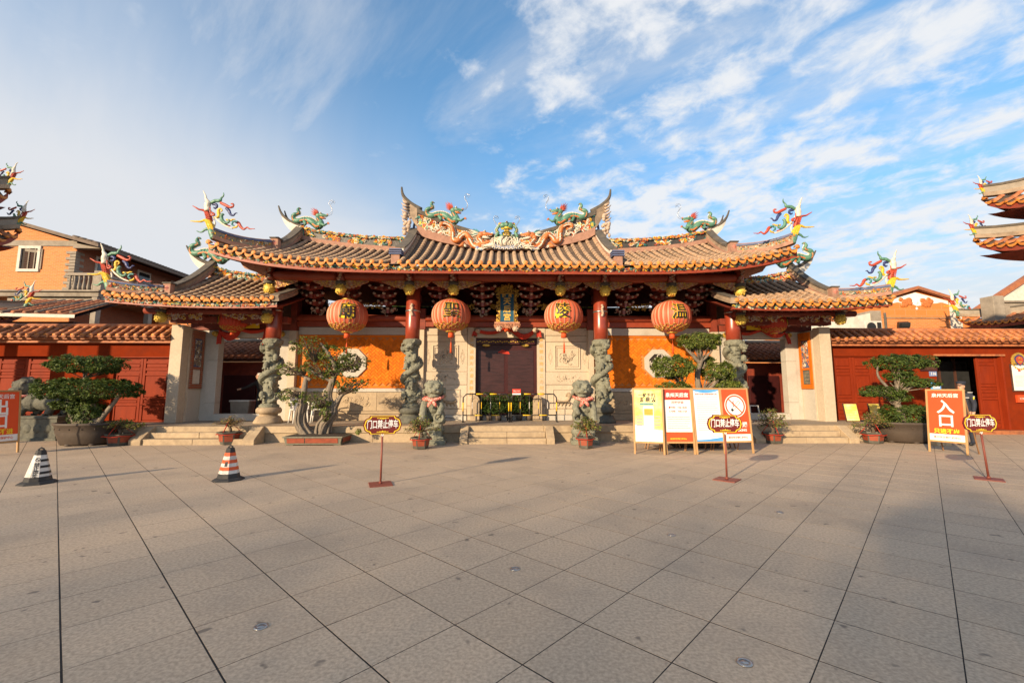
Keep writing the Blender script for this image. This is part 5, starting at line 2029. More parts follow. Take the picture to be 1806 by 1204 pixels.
ROWS = ((0, .27), (.27, .36), (.36, .74), (.74, .82), (.82, .93), (.93, 1.0))
panel_door(lw, d1[0], d1[1], YL + .06, ZP + .01, zd1 - .012, 2, rows=ROWS)
panel_door(lw, d2[0], d2[1], YL + .2, .12, zd2 - .012, 3, rows=ROWS)
b = MB()
b.mm(d1[0] - .02, d1[1] + .02, YL - .02, YL + .1, zd1 - .01, zd1 + .02)
b.build('door_lintel', T['paperwhite'] if False else T['doorred'], lw)
b = MB()
x = at(299, 655, YL).x
b.mm(x - .06, x + .06, YL - .05, YL, 1.75, 2.05)
b.build('meter_box', T['timber'], lw, bevel=.01)

# right wall
YR2 = 15.0
xr0, xr1 = XC + 11.07, 26.0
rw = thing('red_wall', 'long red plastered wall with tile coping and the open doorway, right of the temple', 'wall', (17, YR2, 0), 0, world=True)
d3 = (at(1473, 660, YR2).x, at(1575, 660, YR2).x)
d4 = (at(1655, 690, YR2).x, at(1772, 690, YR2).x)
zt3, zt4 = at(1520, 628, YR2).z, at(1700, 628, YR2).z
b = MB()
for (xa, xb, za, zb_) in ((xr0, d3[0], -.02, ztop), (d3[1], d4[0], -.02, ztop), (d4[1], xr1, -.02, ztop), (d3[0], d3[1], zt3, ztop), (d4[0], d4[1], zt4, ztop)):
    b.mm(xa, xb, YR2, YR2 + .45, za, zb_)
b.build('plaster', T['redplaster'], rw)
coping(rw, xr0, xr1, YR2 - .02, ztop + .10, 50)
panel_door(rw, d3[0], d3[1], YR2 + .06, ZP + .01, zt3 - .01, 3, rows=((0, .12), (.12, .30), (.30, .36), (.36, .72), (.72, .82), (.82, .98)))
b = MB()
b.mm(d4[0] - .05, d4[1] + .12, YR2 - .06, YR2 + .1, zt4, zt4 + .07)
b.build('door_lintel', T['coping'], rw, bevel=.01)
b = MB()
b.mm(d4[0] - .3, d4[1] + .35, YR2 - .25, YR2 + .5, -.02, .13)
b.build('door_sill', T['coping'], rw, bevel=.012)
# dark passage with glazed inner door, open red leaf
b = MB()
b.mm(d4[0] - .02, d4[0], YR2 + .46, YR2 + 2.2, .13, zt4 + .3)
b.mm(d4[1] + .5, d4[1] + .52, YR2 + .46, YR2 + 2.2, .13, zt4 + .3)
b.mm(d4[0], d4[1] + .5, YR2 + 2.2, YR2 + 2.25, .13, zt4 + .3)
b.mm(d4[0], d4[1] + .5, YR2 + .46, YR2 + 2.25, zt4 + .3, zt4 + .34)
b.mm(d4[0], d4[1] + .5, YR2 + .46, YR2 + 2.25, .10, .129)
b.build('passage', T['timber'], rw)
for k in range(4):
    x = d4[0] + .1 + k * .62
    b = MB()
    b.mm(x, x + .56, YR2 + 1.2, YR2 + 1.24, .3, zt4 - .1)
    gd = b.build('glazed_panel', T['glassdark'], rw)
    b = MB()
    b.mm(x - .03, x + .03, YR2 + 1.17, YR2 + 1.26, .13, zt4)
    b.mm(x, x + .56, YR2 + 1.17, YR2 + 1.26, 1.0, 1.06)
    b.build('glazing_bar', T['timber'], gd)
leaf = MB()
lx = at(1728, 690, YR2 + .1).x
L_ = panel_door(rw, lx, d4[1] - .02, YR2 + .12, .14, zt4 - .02, 1, rows=((0, .10), (.10, .42), (.42, .52), (.52, .60), (.60, .90), (.90, 1.0)))
b = MB()
b.mm(d4[1] - .015, d4[1] + .05, YR2 - .03, YR2 + .4, .13, zt4)
b.build('door_jamb', T['doorred'], rw, bevel=.008)

# things fixed to the right wall
def plate(name, label, cat, px, py, w_, h_, mats, fn, y=YR2, d=.03):
    p = at(px, py, y - d)
    t = thing(name, label, cat, (p.x, y, p.z - h_ / 2), 0)
    b = MB()
    b.mm(-w_ / 2, w_ / 2, -d, -.002, 0, h_)
    b.build('plate', T[mats[0]], t, bevel=.004)
    fn(t, w_, h_, -d)
    return t


def f_notice(t, w_, h_, y):
    b = MB()
    b.mm(-w_ / 2 + .045, w_ / 2 - .045, y - .006, y - .001, .045, h_ - .045, 0)
    sh = b.build('sheet', T['paperwhite'], t)
    b = MB()
    put_text(b, '公示', -.12, h_ - .11, y - .008, .06)
    put_text(b, '栏', .12, h_ - .11, y - .008, .06)
    for k in range(9):
        L = .34 - .06 * (k % 3 == 2)
        b.mm(-.2, -.2 + L, y - .009, y - .008, h_ - .42 - k * .045, h_ - .412 - k * .045)
    b.build('printed_lines', T['printgrey'], sh)
    b = MB()
    b.mm(-.045, .045, y - .009, y - .007, h_ - .27, h_ - .16)
    b.build('photo', T['boardcrim'], sh)


plate('notice_frame', 'white printed notice in a dark frame on the red wall at the right edge', 'notice', 1799, 666, .62, .98, ('timber',), f_notice)


def f_fire(t, w_, h_, y):
    b = MB()
    put_text(b, '119', 0, h_ / 2, y - .004, .1)
    b.build('lettering', T['paperwhite'], t)


plate('alarm_box', 'small bright red box below the framed notice at the right edge', 'alarm box', 1802, 703, .26, .26, ('boardred',), f_fire, d=.08)


def f_num(t, w_, h_, y):
    b = MB()
    put_text(b, '116', 0, h_ / 2, y - .004, .13, bold=.002)
    b.build('lettering', T['paperwhite'], t)


plate('number_plate', 'small pale blue house number plate on the red wall left of the open doorway', 'number plate', 1646, 659, .26, .17, ('p_sky',), f_num)


def f_blue(t, w_, h_, y):
    b = MB()
    b.mm(-w_ / 2 + .06, w_ / 2 - .05, y - .006, y - .001, .07, h_ - .09)
    b.build('white_field', T['paperwhite'], t)
    b = MB()
    put_text(b, '入口', 0, h_ / 2, y - .008, .11)
    b.build('lettering', T['boardblue'], t)


plate('direction_sign', 'blue and white sign on the red wall beside the open doorway', 'sign', 1651, 681, .36, .27, ('boardblue',), f_blue)


def f_dark(t, w_, h_, y):
    b = MB()
    b.mm(-w_ / 2 + .05, w_ / 2 - .05, y - .004, y - .001, .05, h_ - .05)
    b.build('field', T['timber'], t)


plate('dark_plaque', 'dark brown board on the red wall behind the right topiary tree', 'plaque', 1638, 645, .62, .38, ('doordark',), f_dark)
p = at(1796, 637, YR2)
t = thing('police_badge', 'round gold and red badge with blue border on the red wall above the notice', 'badge', (p.x, YR2, p.z), 0)
b = MB()
sh = [(0, .30), (.10, .27), (.2, .2), (.25, .08), (.21, -.08), (.13, -.2), (0, -.30), (-.13, -.2), (-.21, -.08), (-.25, .08), (-.2, .2), (-.10, .27)]
b.prism([(q[0] * 1.1, q[1] * 1.05) for q in sh], -.03, -.002, 0)
b.prism([(q[0] * .72, q[1] * .70 + .03) for q in sh], -.04, -.03, 1)
b.prism([(q[0] * .55, q[1] * .53 + .03) for q in sh], -.05, -.04, 2)
for k in range(5):
    a = pi / 2 + (k - 2) * .5
    b.octa((cos(a) * .075, -.055, .04 + sin(a) * .075), .022 if k != 2 else .035, 0, .5)
b.mm(-.06, .06, -.06, -.05, -.05, 0, 0)
for k in range(12):
    a = pi + k * pi / 11
    b.octa((cos(a) * .27, -.03, sin(a) * .29 - .0), .06, 0, .4)
b.build('shield', [T['gold'], T['p_blue'], T['p_red']], t)

# ------------------------------------------------------------------ lanterns
def lantern(x, y, z, R, H, char, yaw, label, big=True, tilt=0.0, cyaw=0.0):
    t = thing('lantern', label, 'lantern', (x, y, z), yaw, 'large red lanterns under the temple eave' if big else 'small red lanterns in the side gates')
    LB = 24

    def rad(zz):                                     # silhouette
        return R * max(0.0, 1 - abs(zz / H) ** 2.25) ** .5
    V, F = [], []
    nz, na = 22, LB * 4
    for i in range(nz + 1):
        zz = -H + 2 * H * (.5 - .5 * cos(pi * (i + .6) / (nz + 1.2)))
        r = rad(zz)
        for k in range(na):
            a = 2 * pi * k / na
            q = r * (1 - .055 * (abs(cos(LB * a / 2)) ** 2.0))
            V.append((cos(a) * q, sin(a) * q, zz))
    for i in range(nz):
        for k in range(na):
            w_ = (k + 1) % na
            F.append((i * na + k, i * na + w_, (i + 1) * na + w_, (i + 1) * na + k))
    b = MB()
    b.add(V, F, 0, True)
    b.m = [1 if (big and (q % na) % 4 == 2) else 0 for q in range(len(F))]  # one strip per rib takes the painted sheen
    b.build('lantern_body', [T['lantern' if big else 'lanternred'], T['lanternsheen']], t)
    b = MB()
    b.lathe([(R * .22, H * .93), (R * .30, H * .93), (R * .30, H * 1.02), (R * .2, H * 1.05)], n=20)
    b.build('top_ring', T['gold'], t)
    b = MB()
    b.lathe([(R * .18, -H * .92), (R * .30, -H * .94), (R * .26, -H * 1.02), (R * .1, -H * 1.04)], n=20)
    b.build('bottom_ring', T['gold'], t)
    # gold lotus band low on the silk
    b = MB()
    rr = random.Random(3)
    for k in range(30):
        a = 2 * pi * k / 30
        for q in range(3):
            zz = -H * (.62 + .1 * q)
            pts = []
            for m in range(6):
                aa = a + (m - 2.5) * .035 * (1.3 - .2 * q)
                z2 = zz + H * .09 * sin(pi * m / 5) * (1 if (k + q) % 2 else -.6)
                r = rad(z2) + .006
                pts.append((cos(aa) * r, sin(aa) * r, z2))
            b.tube(pts, R * .016, 4)
    b.build('gold_pattern', T['gold'], t)
    # the character on the silk
    sz = R * (.86 if big else .8)
    Vt, Ft = text_data(char, sz, .004 * R, 0)
    Vo, Fo = text_data(char, sz, .022 * R, 0)

    def wrap(V, off):
        out = []
        for (u, _, w_) in V:
            zz = w_ + .10 * H
            r = rad(zz) + off
            a = -pi / 2 + u / R * 1.02 + cyaw
            out.append((cos(a) * r, sin(a) * r, zz))
        return out
    b = MB()
    b.add(wrap(Vo, .008), Fo, 0)
    b.build('character_edge', T['printyel'], t)
    b = MB()
    b.add(wrap(Vt, .024), Ft, 0)
    b.build('character', T['printblack'], t)
    b = MB()
    L_ = .17 if big else .1
    b.lathe([(R * .06, -H * 1.0), (R * .13, -H * 1.03), (R * .15, -H * 1.03 - L_), (R * .0, -H * 1.03 - L_)], n=14, lobes=14, amp=.15)
    if big:
        b.tube([(0, 0, -H * 1.1), (.005, 0, -H * 1.1 - .30)], .006, 5)
        b.lathe([(0, 0), (.022, -.02), (.014, -.05), (.026, -.07), (.035, -.36), (0, -.36)], (.005, 0, -H * 1.1 - .28), 8)
    b.build('tassel', T['tassel'], t)
    b = MB()
    b.tube([(0, 0, H * 1.0), (-.005, 0, H * 1.0 + (.5 if big else .3))], .012, 6)
    b.tube([(-R * .2, 0, H * 1.0), (-.02, 0, H * 1.0 + .12), (R * .2, 0, H * 1.0)], .008, 5)
    b.build('cord', T['wooddark'], t)
    return t


for (x, z, ch, yaw, cy_, lab) in ((-5.07, 3.95, '廟', 0, .34, 'big red lantern with the character 廟, leftmost of the four'),
                                  (-1.67, 3.98, '聖', 0, .13, 'big red lantern with the character 聖, left of the plaque'),
                                  (2.07, 3.98, '陵', 0, -.22, 'big red lantern with the character 陵, right of the plaque'),
                                  (5.70, 3.965, '温', .1, -.05, 'big red lantern with the character 温, rightmost of the four')):
    lantern(x, 14.2, z, .645, .55, ch, yaw, lab, cyaw=cy_)
lantern(at(411, 566, 14.6).x, 14.6, at(411, 566, 14.6).z, .43, .36, '福', -.75, 'red lantern with gold pattern hanging in the left side gate', False, cyaw=-.2)
lantern(at(1364, 570, 14.7).x, 14.7, at(1364, 570, 14.7).z, .43, .36, '福', .75, 'red lantern with gold pattern hanging in the right side gate', False, cyaw=.2)

# yellow banners behind them
for s, px0, px1, lab in ((-1, 418, 458, 'yellow lacquered board with red writing behind the left gate lantern'), (1, 1316, 1356, 'yellow lacquered board with red writing behind the right gate lantern')):
    a, c = at(px0, 566, 15.1), at(px1, 566, 15.1)
    t = thing('gate_board', lab, 'board', ((a.x + c.x) / 2, 15.1, 3.66), 0)
    w_ = abs(c.x - a.x) / 2
    b = MB()
    b.prism([(-w_, 0), (w_ * 1.0, 0), (w_ * .9, .5), (-w_ * .9, .5)], -.03, .03)
    b.build('panel', T['boardyellow'] if False else T['printyel'], t)
    b = MB()
    rr = random.Random(4)
    b.tube([(cos(k * .6) * .17, -.034, .25 + sin(k * .6) * .17) for k in range(11)], .016, 5)
    put_text(b, '寶', 0, .25, -.034, .26, 0, .004)
    b.build('emblem', T['fabric'], t)

# ------------------------------------------------------------------ name plaque over the door
pl = thing('name_plaque', 'blue vertical plaque with gold characters in a carved gilt frame above the door', 'plaque', (.19, 14.62, 3.72), 0)
pl.rotation_euler = (radians(-9), 0, 0)
b = MB()
b.mm(-.235, .235, -.05, .04, .10, 1.13)
fld = b.build('field', T['plaqueblue'], pl, bevel=.006)
b = MB()
column_text(b, '天后宮', 0, .84, -.055, .27, .29, 0, .006, .004)
put_text(b, '泉', .10, 1.05, -.055, .13, 0, .003, .002)
put_text(b, '郡', -.11, 1.05, -.055, .13, 0, .003, .002)
b.build('lettering', T['goldtext'], fld)
b = MB()
outl = []
for k in range(41):
    tt = k / 40
    outl.append(tt)
left_edge = lambda z: -.36 - .035 * sin(z * 12) - .02 * sin(z * 25)
pts = [(left_edge(.08 + k * .06), .08 + k * .06) for k in range(20)]
top_e = [(-.42, 1.28), (-.30, 1.36), (-.22, 1.34), (-.14, 1.44), (0, 1.50), (.14, 1.44), (.22, 1.34), (.30, 1.36), (.42, 1.28)]
poly = pts + top_e + [(-p[0], p[1]) for p in pts[::-1]]
b.prism(poly, -.015, .02, 3)
sh = lambda x, z: (abs(x) < -left_edge(z) - .02 and z < 1.25 or (z >= 1.25 and abs(x) < .42 - (z - 1.25) * 1.3)) and (abs(x) > .25 or z > 1.15)
curls(b, -.42, .42, .08, 1.46, -.03, 640, .014, 3, sh, (0,), (.025, .06))
for s_ in (-1, 1):
    b.tube([(s_ * .245, -.045, .1), (s_ * .245, -.045, 1.14)], .016, 6)
b.tube([(-.245, -.045, 1.14), (.245, -.045, 1.14)], .016, 6)
b.build('carved_frame', [T['gold'], T['gold'], T['gold'], T['timber']], pl)
b = MB()
b.mm(-.43, .43, -.10, .05, .02, .09)
curls(b, -.42, .42, -.10, .02, -.07, 70, .014, 5, None, (0,), (.03, .06))
b.mm(-.40, .40, -.05, .04, -.09, .019)
b.build('carved_shelf', T['carve'], pl)
for s_ in (-1, 1):
    b = MB()
    b.lathe([(.09, -.06), (.10, 0), (.06, .06)], n=12)
    for k in range(6):
        b.ball((cos(k * 1.05) * .08, sin(k * 1.05) * .08, .02), .035, 6)
    b.v = [(p[0] + s_ * .28, -p[2] - .08, p[1] - .15) for p in b.v]
    b.build('shelf_peg', T['carvegrey'], pl)

# ------------------------------------------------------------------ red ribbons
def ribbon(name, label, pts_list, y, bow=None, tails=()):
    c = pts_list[0][0]
    t = thing(name, label, 'ribbon', (c[0], y, c[1]), 0, world=True)
    for pts in pts_list:
        b = MB()
        P = spline([(p[0], p[1], p[2]) for p in pts], 6)
        for q in range(3):                            # gathered folds
            b.tube([(p[0], y - .03 - .02 * q, p[1] + (q - 1) * p[2] * .55) for p in P], [p[2] * .55 for p in P], 7, 0, .6)
        b.build('swag', T['fabric'], t)
    for pts in tails:
        b = MB()
        n = len(pts)
        V = []
        for i, (x, z, w_) in enumerate(pts):
            for k in range(9):
                u = k / 8 - .5
                V.append((x + u * w_, y - .05 - .025 * sin(k * 2.4 + i), z - abs(u) * .05 * (i == n - 1)))
        F = [(i * 9 + k, i * 9 + k + 1, (i + 1) * 9 + k + 1, (i + 1) * 9 + k) for i in range(n - 1) for k in range(8)]
        V += [(v[0], v[1] + .012, v[2]) for v in V]
        F += [tuple(q + n * 9 for q in reversed(f)) for f in F]
        b.add(V, F, 0, True)
        b.build('tail', T['fabric'], t)
    if bow:
        b = MB()
        rr = random.Random(6)
        for k in range(34):
            a = rr.uniform(0, 6.28)
            r = rr.uniform(.04, .19)
            b.ball((bow[0] + cos(a) * r, y - .09 - rr.uniform(0, .09) * (1 - r * 3), bow[1] + sin(a) * r), (.055, .04, .05), 7)
        b.build('rosette', T['tassel'], t)
    return t


W_ = lambda px, py, w_, y=15.3: (at(px, py, y).x, at(px, py, y).z, w_)
ribbon('door_ribbon', 'red ribbon with a rosette draped over the main door', [
    [W_(844, 584, .05), W_(858, 587, .055), W_(875, 586, .05), W_(892, 579, .04)],
    [W_(901, 580, .07), W_(912, 589, .085), W_(922, 594, .09), W_(933, 591, .08), W_(942, 584, .05)]], 15.3, bow=W_(895, 576, 0)[:2],
    tails=[[W_(838, 584, .14), W_(837, 592, .2)], [W_(950, 584, .14), W_(950, 594, .18)]])
for k, px in enumerate((843, 943.5)):
    p = at(px, 583.5, 15.38)
    b = MB()
    b.tube([(p.x, 15.38, p.z), (p.x, 15.22, p.z), (p.x, 15.16, p.z)], [.11, .10, .06], 8)
    b.octa((p.x, 15.14, p.z), .07)
    b.build('door_peg', T['carvegrey'], hall)
ribbon('gate_ribbon', 'red ribbon swag hung across the left side gate doorway', [
    [W_(388, 584, .05), W_(396, 590, .10), W_(405, 594, .13), W_(416, 591, .11), W_(425, 582, .06)],
    [W_(425, 581, .05), W_(440, 585, .055), W_(455, 585, .05), W_(468, 582, .04)]], 15.3,
    tails=[[W_(391, 584, .10), W_(389, 594, .16), W_(388, 606, .17)], [W_(470, 582, .10), W_(471, 592, .2), W_(467, 608, .22)]])
ribbon('gate_ribbon', 'red ribbon swag hung across the right side gate doorway', [
    [W_(1306, 588, .05), W_(1318, 589, .05), W_(1330, 586, .05), W_(1340, 581, .07)],
    [W_(1342, 581, .07), W_(1354, 588, .08), W_(1366, 592, .08), W_(1376, 591, .06), W_(1383, 587, .04)]], 15.3,
    tails=[[W_(1303, 588, .12), W_(1304, 604, .2), W_(1306, 618, .16)], [W_(1385, 588, .10), W_(1389, 600, .14), W_(1391, 606, .12)]])


# ------------------------------------------------------------------ stone lions
def stone_lion(label, loc, rz, s, cloth, mat='green'):
    """seated guardian lion on a rocky pedestal, built facing -y; s: side the head turns to"""
    t = thing('stone_lion', label, 'stone lion', loc, rz, 'stone lions before the hall')
    b = MB()
    b.cham((0, 0, .06), (.80, .72, .12), .02)
    b.cham((0, 0, .17), (.70, .64, .10), .03)
    b.build('plinth', T[mat], t, bevel=.012)
    b = MB()
    rr = random.Random(5)
    b.mm(-.28, .28, -.26, .26, .18, .62)
    for k in range(40):                               # rocky pedestal
        b.ball((rr.uniform(-.28, .28), rr.uniform(-.26, .26), rr.uniform(.22, .64)), rr.uniform(.07, .13), 8)
    # haunches and trunk
    b.ball((0, .10, .86), (.28, .26, .24), 12)
    b.ball((0, -.02, 1.10), (.27, .22, .30), 12)
    b.ball((0, -.12, 1.22), (.20, .15, .20), 10)
    for q in (-1, 1):
        b.ball((q * .22, .02, .80), (.14, .24, .17), 10)
        b.ball((q * .24, -.22, .70), (.10, .14, .08), 8)
        for k in range(4):
            b.ball((q * .24 + (k - 1.5) * .045, -.34, .67), (.028, .05, .035), 6)
    # forelegs: one straight, one raised on a ball or cub
    b.tube([(-s * .19, -.12, 1.18), (-s * .24, -.22, .98), (-s * .25, -.27, .78), (-s * .25, -.30, .69)], [.12, .105, .095, .10], 10)
    for k in range(4):
        b.ball((-s * .25 + (k - 1.5) * .045, -.38, .68), (.027, .05, .035), 6)
    b.tube([(s * .19, -.12, 1.18), (s * .27, -.26, 1.02), (s * .22, -.36, .90)], [.12, .10, .085], 10)
    b.ball((s * .21, -.40, .88), (.09, .08, .06), 8)
    b.tube([(s * .21 + .12 * cos(k * .6), -.36, .76 + .12 * sin(k * .6)) for k in range(12)], .045, 7)
    # head with brow, muzzle, open mouth
    hx, hy, hz = s * .05, -.18, 1.56
    b.ball((hx, hy + .05, hz), (.27, .25, .25), 14)
    b.ball((hx + s * .03, hy - .17, hz - .07), (.16, .12, .08), 10)
    b.ball((hx + s * .03, hy - .27, hz - .03), (.07, .05, .05), 8)
    b.ball((hx + s * .03, hy - .13, hz - .20), (.13, .12, .05), 10)
    for q in (-1, 1):
        b.ball((hx + q * .10 + s * .02, hy - .17, hz + .06), (.055, .05, .05), 8)
        b.ball((hx + q * .10 + s * .02, hy - .15, hz + .13), (.085, .05, .035), 8)
        b.ball((hx + q * .09 + s * .03, hy - .24, hz - .08), (.06, .05, .045), 8)
        b.ball((hx + q * .22, hy + .02, hz + .12), (.05, .04, .09), 8)
        for k in range(22):                            # curled mane
            a, e = rr.uniform(-.4, 2.2), rr.uniform(-1.3, 1.1)
            b.ball((hx + q * cos(e) * .29 * (.55 + .45 * abs(cos(a))), hy + .07 + sin(a) * .20, hz - .06 + sin(e) * .30), rr.uniform(.05, .075), 7)
    for k in range(9):
        b.ball((hx + rr.uniform(-.15, .15), hy + rr.uniform(-.05, .2), hz + .20), .055, 7)
    for k in range(8):                                 # beard and chest curls
        b.ball((hx + rr.uniform(-.12, .12), hy - .12, hz - .26 + rr.uniform(-.05, .04)), .05, 7)
    b.tube([(0, .30, .80), (s * .05, .38, 1.0), (-s * .05, .36, 1.2), (s * .04, .32, 1.36)], [.07, .09, .08, .03], 8)
    lo = sculpt(b, 'lion_body', T[mat], t, voxel=.0145, smooth_it=0, disp=.016, dscale=.035, world=False)
    # sash with a bow
    b = MB()
    ring = []
    for k in range(25):
        a = 2 * pi * k / 24
        ring.append((cos(a) * .275 + s * .02, -.05 + sin(a) * .26, 1.31 + .05 * sin(a) + .03 * cos(a) * s))
    b.tube(ring, .035, 7, 0, 1.3)
    b.ball((s * .02, -.37, 1.24), (.075, .05, .065), 9, 0)
    for q in (-1, 1):
        for k in range(4):
            b.ball((s * .02 + q * (.06 + .045 * k), -.36 + .015 * k, 1.25 + .02 * k - .01 * (k == 3)), (.065, .035, .05), 8, 0)
        b.tube([(s * .02, -.38, 1.22), (s * .02 + q * .08, -.40, 1.14), (s * .02 + q * .12, -.37, 1.06)], [.04, .05, .03], 7, 0, .5)
    b.build('sash', cloth, t)
    return t


stone_lion('green stone lion with a pink sash before the hall, left of the steps', (-1.98, 12.66, 0), .06, 1, T['fabricpat'])
stone_lion('green stone lion with a red and white sash before the hall, right of the steps', (2.40, 12.62, 0), -.1, -1, T['fabricpat'])

# lion by the left wall, looking sideways on a block
p = gr(62, 776)
t = thing('stone_lion', 'dark standing stone lion on a carved block beside the left red wall', 'stone lion', (-14.5, 14.0, 0), 0)
b = MB()
b.cham((.1, 0, .34), (1.72, .62, .68), .03)
b.cham((.1, 0, .04), (1.86, .72, .08), .02)
b.cham((.1, 0, .70), (1.80, .68, .07), .02)
for k in range(5):
    b.ball((-.5 + k * .3, -.31, .36), (.13, .04, .14), 8)
b.build('plinth', T['greendark'], t, bevel=.012)
b = MB()
rr = random.Random(3)
b.ball((.35, 0, 1.12), (.50, .22, .24), 14)
b.ball((-.15, 0, 1.15), (.30, .24, .30), 12)
for (x, y) in ((-.3, -.15), (-.1, .15), (.55, -.15), (.75, .12)):
    b.tube([(x, y, 1.1), (x + .06, y, .95), (x - .04, y, .80)], [.13, .10, .11], 9)
    for k in range(3):
        b.ball((x - .12, y + (k - 1) * .06, .77), (.06, .03, .04), 6)
b.tube([(.85, 0, 1.1), (1.0, 0, 1.15), (1.05, 0, 1.32), (.9, 0, 1.38)], [.10, .10, .09, .04], 8)
hx, hz = -.42, 1.62
b.ball((hx, -.03, hz), (.28, .26, .27), 14)
b.ball((hx - .04, -.22, hz - .09), (.2, .14, .09), 10)
b.ball((hx - .04, -.2, hz - .22), (.16, .12, .06), 9)
for q in (-1, 1):
    b.ball((hx + q * .12, -.22, hz + .06), .06, 8)
    b.ball((hx + q * .12, -.2, hz + .14), (.1, .05, .04), 8)
for k in range(44):
    a, e = rr.uniform(-.2, 3.4), rr.uniform(-1.2, 1.4)
    b.ball((hx + cos(a) * cos(e) * .29, .06 + sin(a) * cos(e) * .2, hz + sin(e) * .28), rr.uniform(.05, .08), 7)
for k in range(12):
    b.ball((.0 + k * .08, 0, 1.36 - .01 * k), .05, 6)
sculpt(b, 'lion_body', T['greendark'], t, voxel=.017, smooth_it=0, disp=.018, dscale=.04, world=False)
b = MB()
b.tube([(hx + cos(k * .5) * .29, -.0 + sin(k * .5) * .27, 1.36 + .02 * sin(k)) for k in range(13)], .04, 7)
for q in (-1, 0, 1):
    b.ball((hx - .05 + q * .1, -.29, 1.33), (.08, .05, .08), 8)
b.build('sash', T['fabricpat'], t)

# ------------------------------------------------------------------ crowd barriers
def barrier(label, x, y, w_, rz, seed):
    t = thing('crowd_barrier', label, 'barrier', (x, y, ZP), rz, 'barriers before the main door')
    rr = random.Random(seed)
    h = .92

    def striped(name, pts, r, pat):
        b = MB()
        P = [Vector(p) for p in pts]
        L = [0]
        for i in range(1, len(P)):
            L.append(L[-1] + (P[i] - P[i - 1]).length)

        def pt(d):
            i = 1
            while i < len(L) - 1 and L[i] < d:
                i += 1
            return P[i - 1].lerp(P[i], (d - L[i - 1]) / max(1e-6, L[i] - L[i - 1]))
        for (a, c, m_) in pat:
            n = max(1, int((c - a) * 22))
            b.tube([pt(lerp(a, c, k / n) * L[-1]) for k in range(n + 1)], r, 8, m_, cap=True)
        b.build(name, [T['black'], T['yellowpaint'], T['conewhite']], t)
    rail = [(0, 0, 0), (0, 0, h - .12)] + [(.12 - .12 * cos(k * pi / 10), 0, h - .12 + .12 * sin(k * pi / 10)) for k in range(1, 6)]
    rail += [(w_ - .12 + .12 * sin(k * pi / 10), 0, h - .12 + .12 * cos(k * pi / 10)) for k in range(0, 6)] + [(w_, 0, 0)]
    H = h / (2 * h + w_)
    striped('rail', rail, .021, [(0, H * .4, 0), (H * .4, H * .72, 1), (H * .72, .40, 0), (.40, .47, 1), (.47, .54, 0), (.54, .61, 1), (.61, 1 - H * .72, 0), (1 - H * .72, 1 - H * .4, 1), (1 - H * .4, 1, 0)])
    striped('lower_rail', [(.02, 0, .22), (w_ - .02, 0, .22)], .016, [(0, .25, 0), (.25, .42, 1), (.42, .62, 0), (.62, .80, 1), (.8, 1, 0)])
    for k in range(1, 5):
        x_ = w_ * k / 5
        striped('bar', [(x_, 0, .22), (x_, 0, h)], .011, [(0, .3, 0), (.3, .62, 1 if (k + seed) % 2 else 2), (.62, 1, 0)])
    for xx in (0, w_):
        b = MB()
        b.tube([(xx, -.2, .012), (xx, .2, .012)], .016, 6)
        b.tube([(xx, 0, 0), (xx, 0, .1)], .024, 8)
        b.build('foot', T['black'], t)
    return t


a, c = gr(816, 747, ZP), gr(853, 746, ZP)
barrier('black and yellow barrier in front of the left half of the main door', -1.27, 14.55, 1.52, .0, 1)
barrier('black and yellow barrier with a small red notice, right half of the main door', .33, 14.6, 1.52, -.02, 2)
p = at(911, 690, 14.58)
t = thing('red_notice', 'small red printed notice fixed on the right barrier', 'notice', (p.x, 14.568, p.z - .06), 0)
b = MB()
b.mm(-.14, .14, -.006, .0, 0, .14)
b.build('card', T['boardcrim'], t)
b = MB()
b.mm(-.14, .14, -.0065, .0, -.05, -.002)
put_text(b, '禁止入内', 0, .07, -.009, .055)
b.build('lettering', T['paperwhite'], t)

# plants kept behind the barriers in the doorway
for k, (x, h_) in enumerate(((-.75, .75), (-.42, .9), (-.1, .8), (.28, .85), (.62, .9), (.98, .78))):
    t = thing('pot_plant', 'dark leafy pot plant in the main doorway, %s from the left behind the barriers' % ('first', 'second', 'third', 'fourth', 'fifth', 'sixth')[k], 'plant', (x, 15.27, ZP), 0, 'pot plants in the main doorway')
    b = MB()
    b.lathe([(0, 0), (.09, 0), (.12, .2), (.10, .2)], n=10)
    b.build('pot', T['potdark'], t)
    b = MB()
    rr = random.Random(100 + k)
    for q in range(8):
        a = rr.uniform(0, 6.28)
        b.tube([(0, 0, .18), (cos(a) * .05, sin(a) * .02, h_ * .6), (cos(a) * .12, sin(a) * .05, h_)], .007, 4, 1)
    for q in range(420):
        c_ = Vector((rr.gauss(0, .10), rr.gauss(0, .05), h_ * rr.uniform(.3, 1.08)))
        d = Vector((rr.uniform(-1, 1), rr.uniform(-1, 1), rr.uniform(-.6, .8))).normalized() * rr.uniform(.04, .07)
        n_ = d.orthogonal().normalized() * .018
        b.add([c_ - d, c_ + n_, c_ + d, c_ - n_], [(0, 1, 2, 3)], 0, False)
    b.build('foliage', [T['leafdark'], T['twig']], t)


